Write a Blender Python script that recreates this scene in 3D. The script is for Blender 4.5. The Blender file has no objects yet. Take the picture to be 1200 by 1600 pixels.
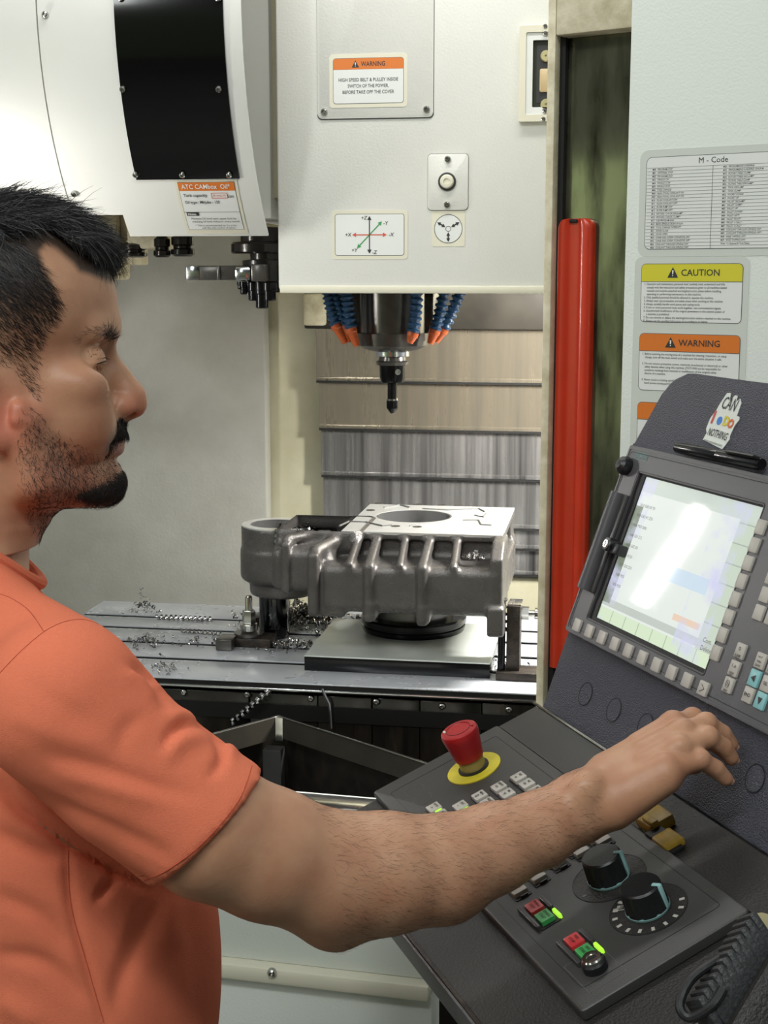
import bpy, bmesh, math, random
import numpy as np
from mathutils import Vector, Matrix, noise

random.seed(7)
RNG = np.random.default_rng(7)
SC = bpy.context.scene
COL = SC.collection
PI = math.pi

# ------------------------------------------------------------------ camera
FPX, PITCH, YAW, CAM_Z = 2222.0, math.radians(9.45), math.radians(9.1), 1.60
_cy, _sy, _cp, _sp = math.cos(YAW), math.sin(YAW), math.cos(PITCH), math.sin(PITCH)
FW = np.array([-_sy * _cp, _cy * _cp, -_sp])
RT = np.array([_cy, _sy, 0.0])
UP = np.cross(RT, FW)
CAM = np.array([0.0, 0.0, CAM_Z])
cam_data = bpy.data.cameras.new('camera')
cam_data.sensor_fit = 'HORIZONTAL'
cam_data.sensor_width = 36.0
cam_data.lens = 36.0 * FPX / 1200.0
cam_data.clip_start = 0.02
cam = bpy.data.objects.new('camera', cam_data)
COL.objects.link(cam)
cam.matrix_world = Matrix(((RT[0], UP[0], -FW[0], CAM[0]), (RT[1], UP[1], -FW[1], CAM[1]),
                           (RT[2], UP[2], -FW[2], CAM[2]), (0, 0, 0, 1)))
SC.camera = cam

# ------------------------------------------------------------------ exposure, world, lights
SC.view_settings.view_transform = 'Standard'
SC.view_settings.look = 'None'
SC.view_settings.gamma = 1.0
SC.view_settings.use_curve_mapping = False
SC.view_settings.exposure = 0.12
SC.cycles.use_denoising = True
SC.cycles.max_bounces = 8
world = bpy.data.worlds.new('shop_air')
SC.world = world
world.use_nodes = True
world.node_tree.nodes['Background'].inputs[0].default_value = (0.80, 0.86, 0.88, 1)
world.node_tree.nodes['Background'].inputs[1].default_value = 0.26


def area_light(name, loc, aim, sx, sy, power, color=(1, 1, 1)):
    l = bpy.data.lights.new(name, 'AREA')
    l.shape = 'RECTANGLE'
    l.size, l.size_y, l.energy, l.color = sx, sy, power, color
    o = bpy.data.objects.new(name, l)
    COL.objects.link(o)
    o.location = loc
    o.rotation_euler = (Vector(aim) - Vector(loc)).to_track_quat('-Z', 'Y').to_euler()
    return o


# work lamp under the machine's roof, shop tubes over the aisle
area_light('roof_work_lamp', (-0.35, 2.05, 2.75), (-0.45, 2.75, 1.0), 1.1, 0.12, 10, (1.0, 0.98, 0.94))
area_light('side_fill_light', (0.42, 2.78, 1.80), (-0.75, 3.2, 1.1), 0.12, 0.5, 68, (1.0, 0.98, 0.93))  # added fill light, hidden behind the door, brightens the chamber's back wall and table
area_light('aisle_tube', (-0.2, -0.6, 3.4), (-0.1, 1.4, 1.2), 2.4, 0.3, 40, (0.96, 1.0, 0.98))
area_light('side_aisle_tube', (-2.0, -1.3, 3.5), (-0.3, 1.5, 1.3), 0.3, 2.4, 36, (0.95, 1.0, 0.97))

area_light('wall_fill_light', (-11.5, -2.6, 2.6), (-10.2, -5.6, 1.9), 1.5, 0.4, 260, (0.95, 1.0, 0.95))  # added light, brightens the unseen green wall for its reflection in the door window

# ------------------------------------------------------------------ measuring helpers (photo pixel -> point on a real plane)


def ray(x, y):
    d = FW * FPX + RT * (x - 600.0) + UP * (800.0 - y)
    return d / (d @ FW)


def at_depth(x, y, d):
    return CAM + ray(x, y) * d


def on_y(x, y, Y):
    r = ray(x, y)
    return CAM + r * (Y / r[1])


def on_z(x, y, Z):
    r = ray(x, y)
    return CAM + r * ((Z - CAM_Z) / r[2])


def on_plane(x, y, p0, n):
    r = ray(x, y)
    return CAM + r * (((p0 - CAM) @ n) / (r @ n))


# ------------------------------------------------------------------ materials


def lin(c):
    return tuple(((v / 255.0) / 12.92 if v / 255.0 <= 0.04045 else ((v / 255.0 + 0.055) / 1.055) ** 2.4) for v in c[:3]) + (1.0,)


def mat(name, rgb, rough=0.5, metal=0.0, bump=0.0, bscale=200.0, var=0.0, vscale=8.0, rgb2=None, coat=0.0,
        emit=None, estr=0.0, spec=None, stretch=None, detail=4.0, rvar=0.0):
    m = bpy.data.materials.new(name)
    m.use_nodes = True
    nt = m.node_tree
    b = nt.nodes['Principled BSDF']
    b.inputs['Base Color'].default_value = lin(rgb)
    b.inputs['Roughness'].default_value = rough
    b.inputs['Metallic'].default_value = metal
    if coat:
        b.inputs['Coat Weight'].default_value = coat
        b.inputs['Coat Roughness'].default_value = 0.06
    if spec is not None:
        b.inputs['Specular IOR Level'].default_value = spec
    if emit:
        b.inputs['Emission Color'].default_value = lin(emit)
        b.inputs['Emission Strength'].default_value = estr
    tc = None
    if bump or var or rvar:
        tc = nt.nodes.new('ShaderNodeNewGeometry').outputs['Position']
        if stretch:
            mp = nt.nodes.new('ShaderNodeMapping')
            mp.inputs['Scale'].default_value = stretch
            nt.links.new(tc, mp.inputs['Vector'])
            tc = mp.outputs['Vector']
    if var or rvar:
        n = nt.nodes.new('ShaderNodeTexNoise')
        n.inputs['Scale'].default_value = vscale
        n.inputs['Detail'].default_value = detail
        n.inputs['Roughness'].default_value = 0.6
        nt.links.new(tc, n.inputs['Vector'])
        if var:
            r = nt.nodes.new('ShaderNodeMapRange')
            r.inputs['From Min'].default_value = 0.35
            r.inputs['From Max'].default_value = 0.7
            r.inputs['To Max'].default_value = var
            nt.links.new(n.outputs['Fac'], r.inputs['Value'])
            mx = nt.nodes.new('ShaderNodeMix')
            mx.data_type = 'RGBA'
            mx.inputs['A'].default_value = lin(rgb)
            mx.inputs['B'].default_value = lin(rgb2 if rgb2 else tuple(c * 0.6 for c in rgb))
            nt.links.new(r.outputs['Result'], mx.inputs['Factor'])
            nt.links.new(mx.outputs['Result'], b.inputs['Base Color'])
        if rvar:
            r2 = nt.nodes.new('ShaderNodeMapRange')
            r2.inputs['From Min'].default_value = 0.3
            r2.inputs['From Max'].default_value = 0.7
            r2.inputs['To Min'].default_value = max(0.03, rough - rvar)
            r2.inputs['To Max'].default_value = min(1, rough + rvar)
            nt.links.new(n.outputs['Fac'], r2.inputs['Value'])
            nt.links.new(r2.outputs['Result'], b.inputs['Roughness'])
    if bump:
        n2 = nt.nodes.new('ShaderNodeTexNoise')
        n2.inputs['Scale'].default_value = bscale
        n2.inputs['Detail'].default_value = 3.0
        nt.links.new(tc, n2.inputs['Vector'])
        bp = nt.nodes.new('ShaderNodeBump')
        bp.inputs['Strength'].default_value = min(1.0, bump)
        bp.inputs['Distance'].default_value = 0.004 * max(1.0, bump)
        nt.links.new(n2.outputs['Fac'], bp.inputs['Height'])
        nt.links.new(bp.outputs['Normal'], b.inputs['Normal'])
    return m


M = {}
M['white_paint'] = mat('white_paint', (226, 226, 220), 0.42, bump=0.10, bscale=260, var=0.35, vscale=3.0, rgb2=(208, 206, 192))
M['cover_paint'] = mat('cover_paint', (226, 226, 221), 0.34, var=0.3, vscale=3.5, rgb2=(212, 210, 198))
M['panel_paint'] = mat('panel_paint', (219, 224, 217), 0.5, bump=0.14, bscale=300)
M['cream_paint'] = mat('cream_paint', (220, 212, 186), 0.5, bump=0.1, bscale=250, var=0.8, vscale=30, rgb2=(170, 158, 124))
M['grey_sheet'] = mat('grey_sheet', (164, 163, 155), 0.46, 0.12, var=0.7, vscale=5, rgb2=(142, 140, 130), bump=0.12, bscale=130, rvar=0.1)
M['olive_sheet'] = mat('olive_sheet', (190, 186, 162), 0.45, 0.1, var=0.8, vscale=6, rgb2=(166, 160, 132), bump=0.04, bscale=90)
M['slat_steel'] = mat('slat_steel', (144, 135, 118), 0.32, 0.6, var=0.85, vscale=6, rgb2=(104, 98, 88), stretch=(5, 5, 0.25), rvar=0.12, detail=5)
M['slat_streaked'] = mat('slat_streaked', (150, 148, 146), 0.30, 0.6, var=1.0, vscale=7, rgb2=(54, 52, 52), stretch=(6, 6, 0.12), rvar=0.15, detail=6)
M['black_gap'] = mat('black_gap', (16, 15, 15), 0.7)
M['black_gloss'] = mat('black_gloss', (5, 5, 6), 0.12, coat=0.2)
M['oily_black'] = mat('oily_black', (24, 23, 23), 0.22, 0.3, var=0.6, vscale=30, rgb2=(52, 44, 36), bump=0.12, bscale=60)
M['apron_black'] = mat('apron_black', (20, 19, 18), 0.2, 0.2, var=0.8, vscale=7, rgb2=(44, 38, 30), stretch=(5, 5, 0.6), rvar=0.1)
M['dark_sheet'] = mat('dark_sheet', (58, 54, 47), 0.45, 0.3, var=0.8, vscale=9, rgb2=(34, 31, 28))
M['table_steel'] = mat('table_steel', (202, 205, 210), 0.30, 0.4, var=0.4, vscale=9, rgb2=(172, 176, 182), rvar=0.12)
M['slot_dark'] = mat('slot_dark', (20, 19, 18), 0.5, 0.4)
M['bright_steel'] = mat('bright_steel', (215, 216, 218), 0.16, 1.0)
M['bolt_steel'] = mat('bolt_steel', (190, 188, 182), 0.2, 1.0)
M['dark_steel'] = mat('dark_steel', (100, 97, 93), 0.25, 0.6, var=0.5, vscale=22, rgb2=(40, 38, 36))
M['tool_black'] = mat('tool_black', (30, 30, 32), 0.2, 0.7)
M['cast_iron'] = mat('cast_iron', (94, 91, 89), 0.30, 0.40, bump=0.32, bscale=480, var=0.8, vscale=14, rgb2=(70, 66, 63), rvar=0.12)
M['milled_face'] = mat('milled_face', (222, 223, 222), 0.3, 0.6, var=0.3, vscale=18, rgb2=(196, 190, 180))
M['plate_face'] = mat('plate_face', (206, 210, 203), 0.34, 0.25, var=0.4, vscale=10, rgb2=(170, 176, 168))
M['bore_steel'] = mat('bore_steel', (170, 170, 170), 0.22, 0.85)
M['plate_edge'] = mat('plate_edge', (24, 24, 26), 0.16, 0.5)
M['rust_black'] = mat('rust_black', (34, 30, 27), 0.5, 0.4, bump=0.3, bscale=220, var=0.7, vscale=60, rgb2=(70, 58, 48))
M['red_paint'] = mat('red_paint', (196, 52, 24), 0.32, bump=0.03, bscale=120, var=0.35, vscale=26, rgb2=(170, 44, 22), coat=0.3)
M['hose_blue'] = mat('hose_blue', (26, 74, 118), 0.35, var=0.6, vscale=120, rgb2=(46, 62, 70))
M['nozzle_orange'] = mat('nozzle_orange', (206, 96, 42), 0.45, var=0.4, vscale=150, rgb2=(150, 74, 40))
M['film_cream'] = mat('film_cream', (222, 218, 198), 0.45)
M['film_grey'] = mat('film_grey', (206, 210, 202), 0.4)
M['paper_white'] = mat('paper_white', (226, 228, 224), 0.4)
M['label_orange'] = mat('label_orange', (216, 118, 40), 0.4)
M['label_yellow'] = mat('label_yellow', (212, 204, 52), 0.4)
M['ink'] = mat('ink', (46, 46, 46), 0.5)
M['ink_grey'] = mat('ink_grey', (92, 92, 90), 0.5)
M['ink_red'] = mat('ink_red', (208, 84, 66), 0.5)
M['ink_green'] = mat('ink_green', (58, 150, 84), 0.5)
M['ink_teal'] = mat('ink_teal', (96, 160, 164), 0.5)
M['ink_white'] = mat('ink_white', (228, 226, 218), 0.5)
M['console_paint'] = mat('console_paint', (74, 74, 86), 0.28, bump=1.0, bscale=700, spec=0.7)
M['console_black'] = mat('console_black', (30, 29, 28), 0.5, bump=0.3, bscale=420, var=0.5, vscale=14, rgb2=(44, 38, 33))
M['console_edge'] = mat('console_edge', (92, 90, 92), 0.4, 0.2, bump=0.2, bscale=400)
M['mcp_plastic'] = mat('mcp_plastic', (57, 56, 55), 0.42, var=0.5, vscale=9, rgb2=(48, 46, 43), bump=0.08, bscale=900)
M['bezel_plastic'] = mat('bezel_plastic', (74, 73, 76), 0.4, bump=0.06, bscale=900)
M['groove'] = mat('groove', (22, 22, 23), 0.6)
M['key_grey'] = mat('key_grey', (176, 172, 164), 0.4, var=0.3, vscale=60, rgb2=(160, 152, 140))
M['key_dark'] = mat('key_dark', (52, 51, 51), 0.4)
M['key_teal'] = mat('key_teal', (128, 182, 184), 0.4)
M['key_red'] = mat('key_red', (196, 54, 58), 0.35, var=0.3, vscale=90)
M['key_green'] = mat('key_green', (62, 156, 80), 0.35, var=0.3, vscale=90)
M['estop_red'] = mat('estop_red', (168, 26, 30), 0.38, var=0.5, vscale=40, rgb2=(120, 16, 20))
M['estop_yellow'] = mat('estop_yellow', (206, 190, 46), 0.5, var=0.5, vscale=60, rgb2=(160, 150, 36))
M['collar_olive'] = mat('collar_olive', (150, 136, 84), 0.4, 0.3)
M['switch_yellow'] = mat('switch_yellow', (176, 142, 46), 0.45, var=0.5, vscale=90, rgb2=(110, 88, 30))
M['teal_pale'] = mat('teal_pale', (148, 190, 188), 0.45)
M['teal_dull'] = mat('teal_dull', (104, 136, 134), 0.5)
M['knob_black'] = mat('knob_black', (24, 24, 26), 0.38, bump=0.06, bscale=700)
M['led_green'] = mat('led_green', (120, 180, 30), 0.4, emit=(170, 230, 60), estr=0.9)
M['led_dim'] = mat('led_dim', (90, 120, 50), 0.4, emit=(130, 200, 60), estr=0.25)
M['cable_black'] = mat('cable_black', (26, 26, 27), 0.5, bump=0.1, bscale=200)
M['pendant_grey'] = mat('pendant_grey', (44, 45, 47), 0.5, bump=0.25, bscale=320)
M['pendant_blue'] = mat('pendant_blue', (30, 110, 190), 0.4)
M['gauge_glass'] = mat('gauge_glass', (58, 62, 54), 0.2, coat=0.4)
M['gauge_oil'] = mat('gauge_oil', (206, 182, 140), 0.3)
M['brass'] = mat('brass', (206, 196, 150), 0.3, 0.5)
M['concrete'] = mat('concrete', (126, 126, 120), 0.6, var=0.6, vscale=2)
M['shop_green'] = mat('shop_green', (170, 180, 142), 0.7)
M['shop_dark'] = mat('shop_dark', (22, 22, 22), 0.8)
M['swarf'] = mat('swarf', (196, 194, 192), 0.22, 1.0, var=0.9, vscale=90, rgb2=(54, 50, 48))
M['lamp_tube'] = mat('lamp_tube', (255, 255, 255), 0.5, emit=(255, 252, 246), estr=150.0)
M['lamp_case'] = mat('lamp_case', (52, 52, 52), 0.6)
M['pen_black'] = mat('pen_black', (18, 18, 19), 0.2)

# ------------------------------------------------------------------ mesh helpers


def frame(o, x, y, z=None):
    x, y = np.asarray(x, float), np.asarray(y, float)
    x = x / np.linalg.norm(x)
    y = y - x * (x @ y)
    y = y / np.linalg.norm(y)
    z = np.cross(x, y)
    return Matrix(((x[0], y[0], z[0], o[0]), (x[1], y[1], z[1], o[1]), (x[2], y[2], z[2], o[2]), (0, 0, 0, 1)))


def z_frame(o, z, xh=(1, 0, 0)):
    z = np.asarray(z, float)
    z = z / np.linalg.norm(z)
    xh = np.asarray(xh, float)
    if abs(xh @ z) > 0.95:
        xh = np.array([0, 1, 0.0])
    x = xh - z * (xh @ z)
    x = x / np.linalg.norm(x)
    return frame(o, x, np.cross(z, x))


def rrect(w, h, r, n=4, cx=0.0, cy=0.0):
    pts = []
    r = min(r, w / 2 - 1e-6, h / 2 - 1e-6)
    for (sx, sy, a0) in ((1, -1, -90), (1, 1, 0), (-1, 1, 90), (-1, -1, 180)):
        for i in range(n + 1):
            a = math.radians(a0 + 90.0 * i / n)
            pts.append((cx + sx * (w / 2 - r) + r * math.cos(a), cy + sy * (h / 2 - r) + r * math.sin(a)))
    return pts


def circle(r, n=24, cx=0.0, cy=0.0):
    return [(cx + r * math.cos(2 * PI * i / n), cy + r * math.sin(2 * PI * i / n)) for i in range(n)]


class MB:
    """Collects shapes; build() links them as ONE mesh object."""

    def __init__(self, fr=None):
        self.v, self.f, self.m, self.mats, self.cur = [], [], [], [], 0
        self.fr = fr if fr is not None else Matrix.Identity(4)

    def use(self, name):
        if name not in self.mats:
            self.mats.append(name)
        self.cur = self.mats.index(name)
        return self

    def add(self, vs, fs, fr=None):
        T = self.fr @ fr if fr is not None else self.fr
        b = len(self.v)
        A = np.array(T)
        P = np.asarray(vs, float).reshape(-1, 3) @ A[:3, :3].T + A[:3, 3]
        self.v.extend(P.tolist())
        for f in fs:
            self.f.append([b + i for i in f])
            self.m.append(self.cur)
        return self

    def bm_add(self, bm, fr=None):
        bm.verts.index_update()
        self.add([v.co[:] for v in bm.verts], [[v.index for v in f.verts] for f in bm.faces], fr)
        bm.free()
        return self

    def box(self, c, s, fr=None, bev=0.0, seg=2):
        bm = bmesh.new()
        bmesh.ops.create_cube(bm, size=1.0)
        for v in bm.verts:
            v.co = Vector((c[0] + v.co.x * s[0], c[1] + v.co.y * s[1], c[2] + v.co.z * s[2]))
        if bev:
            bmesh.ops.bevel(bm, geom=bm.edges[:], offset=bev, segments=seg, profile=0.5, affect='EDGES', clamp_overlap=True)
        return self.bm_add(bm, fr)

    def prism(self, poly, z0, z1, fr=None, bev=0.0, seg=2, both=False):
        bm = bmesh.new()
        a = [bm.verts.new((p[0], p[1], z0)) for p in poly]
        b = [bm.verts.new((p[0], p[1], z1)) for p in poly]
        n = len(poly)
        bm.faces.new(a[::-1])
        top = bm.faces.new(b)
        for i in range(n):
            bm.faces.new((a[i], a[(i + 1) % n], b[(i + 1) % n], b[i]))
        if bev:
            es = list(top.edges)
            bmesh.ops.bevel(bm, geom=es, offset=bev, segments=seg, profile=0.5, affect='EDGES', clamp_overlap=True)
        return self.bm_add(bm, fr)

    def ring(self, outer, inner, z0, z1, fr=None):
        """prism with a hole; outer and inner have the same number of points"""
        n = len(outer)
        vs = [(p[0], p[1], z0) for p in outer] + [(p[0], p[1], z1) for p in outer] + \
             [(p[0], p[1], z0) for p in inner] + [(p[0], p[1], z1) for p in inner]
        fs = []
        for i in range(n):
            j = (i + 1) % n
            fs += [(i, j, n + j, n + i), (n + i, n + j, 3 * n + j, 3 * n + i), (2 * n + j, 2 * n + i, 3 * n + i, 3 * n + j), (j, i, 2 * n + i, 2 * n + j)]
        return self.add(vs, fs, fr)

    def lathe(self, prof, seg=32, fr=None):
        vs, fs = [], []
        n = len(prof)
        for i in range(seg):
            a = 2 * PI * i / seg
            for (r, z) in prof:
                vs.append((r * math.cos(a), r * math.sin(a), z))
        for i in range(seg):
            j = (i + 1) % seg
            for k in range(n - 1):
                fs.append((i * n + k, j * n + k, j * n + k + 1, i * n + k + 1))
        if prof[0][0] > 1e-6:
            fs.append([i * n for i in range(seg)][::-1])
        if prof[-1][0] > 1e-6:
            fs.append([i * n + n - 1 for i in range(seg)])
        return self.add(vs, fs, fr)

    def cyl(self, p0, p1, r0, r1=None, seg=20, bev=0.0):
        r1 = r0 if r1 is None else r1
        p0, p1 = np.asarray(p0, float), np.asarray(p1, float)
        L = np.linalg.norm(p1 - p0)
        pr = [(r0, 0), (r1, L)] if not bev else [(r0 - bev, 0), (r0, bev), (r1, L - bev), (r1 - bev, L)]
        return self.lathe(pr, seg, z_frame(p0, p1 - p0))

    def tube(self, pts, r, seg=8, closed_ends=True, rad=None):
        P = np.asarray(pts, float)
        n = len(P)
        T = np.gradient(P, axis=0)
        T /= np.linalg.norm(T, axis=1)[:, None] + 1e-12
        u = np.cross(T[0], (0.3, 0.2, 0.93))
        u /= np.linalg.norm(u)
        vs, fs = [], []
        for i in range(n):
            u = u - T[i] * (u @ T[i])
            u /= np.linalg.norm(u) + 1e-12
            w = np.cross(T[i], u)
            rr = r if rad is None else rad[i]
            for k in range(seg):
                a = 2 * PI * k / seg
                vs.append(P[i] + rr * (math.cos(a) * u + math.sin(a) * w))
        for i in range(n - 1):
            for k in range(seg):
                l = (k + 1) % seg
                fs.append((i * seg + k, i * seg + l, (i + 1) * seg + l, (i + 1) * seg + k))
        if closed_ends:
            fs.append(list(range(seg))[::-1])
            fs.append([(n - 1) * seg + k for k in range(seg)])
        return self.add(vs, fs)

    def grid(self, P, thick=None, N=None):
        """P: (a,b,3) points, optional thickness along N (a,b,3)"""
        P = np.asarray(P, float)
        a, b = P.shape[:2]
        idx = np.arange(a * b).reshape(a, b)
        fs = [(idx[i, j], idx[i + 1, j], idx[i + 1, j + 1], idx[i, j + 1]) for i in range(a - 1) for j in range(b - 1)]
        if thick is None:
            return self.add(P.reshape(-1, 3), fs)
        Q = P - np.asarray(N) * thick
        o = a * b
        fs2 = [(f[3] + o, f[2] + o, f[1] + o, f[0] + o) for f in fs]
        rim = [idx[i, 0] for i in range(a)] + [idx[a - 1, j] for j in range(1, b)] + [idx[i, b - 1] for i in range(a - 2, -1, -1)] + [idx[0, j] for j in range(b - 2, 0, -1)]
        fs3 = [(rim[i], rim[i] + o, rim[(i + 1) % len(rim)] + o, rim[(i + 1) % len(rim)]) for i in range(len(rim))]
        return self.add(np.concatenate([P.reshape(-1, 3), Q.reshape(-1, 3)]), fs + fs2 + fs3)

    def data(self, name, mats=None, inv=None, angle=28.0):
        me = bpy.data.meshes.new(name)
        V = np.asarray(self.v, float).reshape(-1, 3)
        if inv is not None:
            A = np.array(inv)
            V = V @ A[:3, :3].T + A[:3, 3]
        me.from_pydata(V.tolist(), [], self.f)
        for mn in (self.mats or [mats]):
            me.materials.append(M[mn] if isinstance(mn, str) else mn)
        if self.mats:
            me.polygons.foreach_set('material_index', self.m)
        bm = bmesh.new()
        bm.from_mesh(me)
        bmesh.ops.recalc_face_normals(bm, faces=bm.faces[:])
        bm.to_mesh(me)
        bm.free()
        me.polygons.foreach_set('use_smooth', [True] * len(me.polygons))
        me.set_sharp_from_angle(angle=math.radians(angle))
        me.update()
        return me

    def build(self, name, mat_name=None, parent=None, angle=28.0):
        inv = wm(parent).inverted() if parent is not None else None
        o = bpy.data.objects.new(name, self.data(name, mat_name, inv, angle))
        COL.objects.link(o)
        if parent is not None:
            o.parent = parent
        return o


def wm(o):
    m = o.matrix_basis.copy()
    return wm(o.parent) @ m if o.parent else m


def tag(o, label, cat=None, group=None, kind=None):
    if label:
        o['label'] = label
    if cat:
        o['category'] = cat
    if group:
        o['group'] = group
    if kind:
        o['kind'] = kind
    return o


def thing(name, label, cat, fr, group=None):
    o = bpy.data.objects.new(name, None)
    o.empty_display_size = 0.05
    COL.objects.link(o)
    o.matrix_basis = fr if isinstance(fr, Matrix) else Matrix.Translation(Vector(fr))
    return tag(o, label, cat, group)


def place(name, me, parent, fr_world):
    """an object that shares mesh data, put at a world frame under its parent"""
    o = bpy.data.objects.new(name, me)
    COL.objects.link(o)
    if parent is not None:
        o.parent = parent
        o.matrix_basis = wm(parent).inverted() @ fr_world
    else:
        o.matrix_basis = fr_world
    return o


_txt = {}


def text_geo(s, size, align='LEFT', bold=0.0, line=1.0, shear=0.0, sx=1.0, res=2):
    c = bpy.data.curves.new('letters', 'FONT')
    c.body, c.size, c.align_x, c.align_y = s, size, align, 'CENTER'
    c.space_line, c.shear, c.resolution_u, c.offset = line, shear, res, bold * size
    c.fill_mode = 'FRONT'
    o = bpy.data.objects.new('letters', c)
    COL.objects.link(o)
    dg = bpy.context.evaluated_depsgraph_get()
    me = bpy.data.meshes.new_from_object(o.evaluated_get(dg))
    V = np.zeros(len(me.vertices) * 3)
    me.vertices.foreach_get('co', V)
    V = V.reshape(-1, 3)
    V[:, 0] *= sx
    F = [list(p.vertices) for p in me.polygons]
    bpy.data.objects.remove(o)
    bpy.data.curves.remove(c)
    bpy.data.meshes.remove(me)
    return V, F


def add_text(mb, s, x, y, z, size, align='LEFT', bold=0.0, line=1.0, shear=0.0, sx=1.0, fr=None, fit=None, warp=None):
    V, F = text_geo(s, size, align, bold, line, shear, sx)
    if len(V) == 0:
        return
    if fit:
        w = V[:, 0].max() - V[:, 0].min()
        V[:, 0] *= fit / w
    V = V + np.array([x, y, z])
    if warp is not None:
        V = warp(V)
    mb.add(V, F, fr)


def arrow(mb, p, q, z, w, hd, fr=None, both=True):
    p, q = np.array(p, float), np.array(q, float)
    d = (q - p) / np.linalg.norm(q - p)
    n = np.array([-d[1], d[0]])
    a = p + d * (hd if both else 0)
    b = q - d * hd
    pts = [a + n * w, a - n * w, b - n * w, b + n * w]
    mb.add([(k[0], k[1], z) for k in pts], [(0, 1, 2, 3)], fr)
    mb.add([(k[0], k[1], z) for k in (q, b + n * hd * .55, b - n * hd * .55)], [(0, 1, 2)], fr)
    if both:
        mb.add([(k[0], k[1], z) for k in (p, a + n * hd * .55, a - n * hd * .55)], [(0, 1, 2)], fr)


def warn_triangle(mb, x, y, s, z, fr=None):
    mb.use('ink').add([(x - s * .55, y - s * .45, z), (x + s * .55, y - s * .45, z), (x, y + s * .55, z)], [(0, 1, 2)], fr)
    mb.use('ink_white')
    mb.add([(x - s * .05, y - s * .12, z + 2e-4), (x + s * .05, y - s * .12, z + 2e-4), (x + s * .08, y + s * .25, z + 2e-4), (x - s * .08, y + s * .25, z + 2e-4)], [(0, 1, 2, 3)], fr)
    mb.add([(x + s * .06 * math.cos(k), y - s * .25 + s * .06 * math.sin(k), z + 2e-4) for k in np.linspace(0, 2 * PI, 8, endpoint=False)], [tuple(range(8))], fr)


# shared small hardware
def bolt_mesh(name, r, h, mat_name='bolt_steel'):
    mb = MB()
    mb.use(mat_name).lathe([(r * 1.0, 0), (r, h * .35), (r * .86, h * .75), (r * .55, h), (r * .42, h), (r * .42, h * .55), (0.0, h * .55)], 14)
    return mb.data(name)


BOLT_S = bolt_mesh('bolt', 0.0058, 0.006)
BOLT_M = bolt_mesh('bolt', 0.0068, 0.008)
BOLT_XS = bolt_mesh('bolt', 0.0042, 0.004)


# ------------------------------------------------------------------ signed-distance modelling (castings, body, clothes)
def smin(a, b, k):
    if k <= 0:
        return np.minimum(a, b)
    h = np.maximum(k - np.abs(a - b), 0.0) / k
    return np.minimum(a, b) - h * h * (k * 0.25)


def smax(a, b, k):
    return -smin(-a, -b, k)


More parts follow.
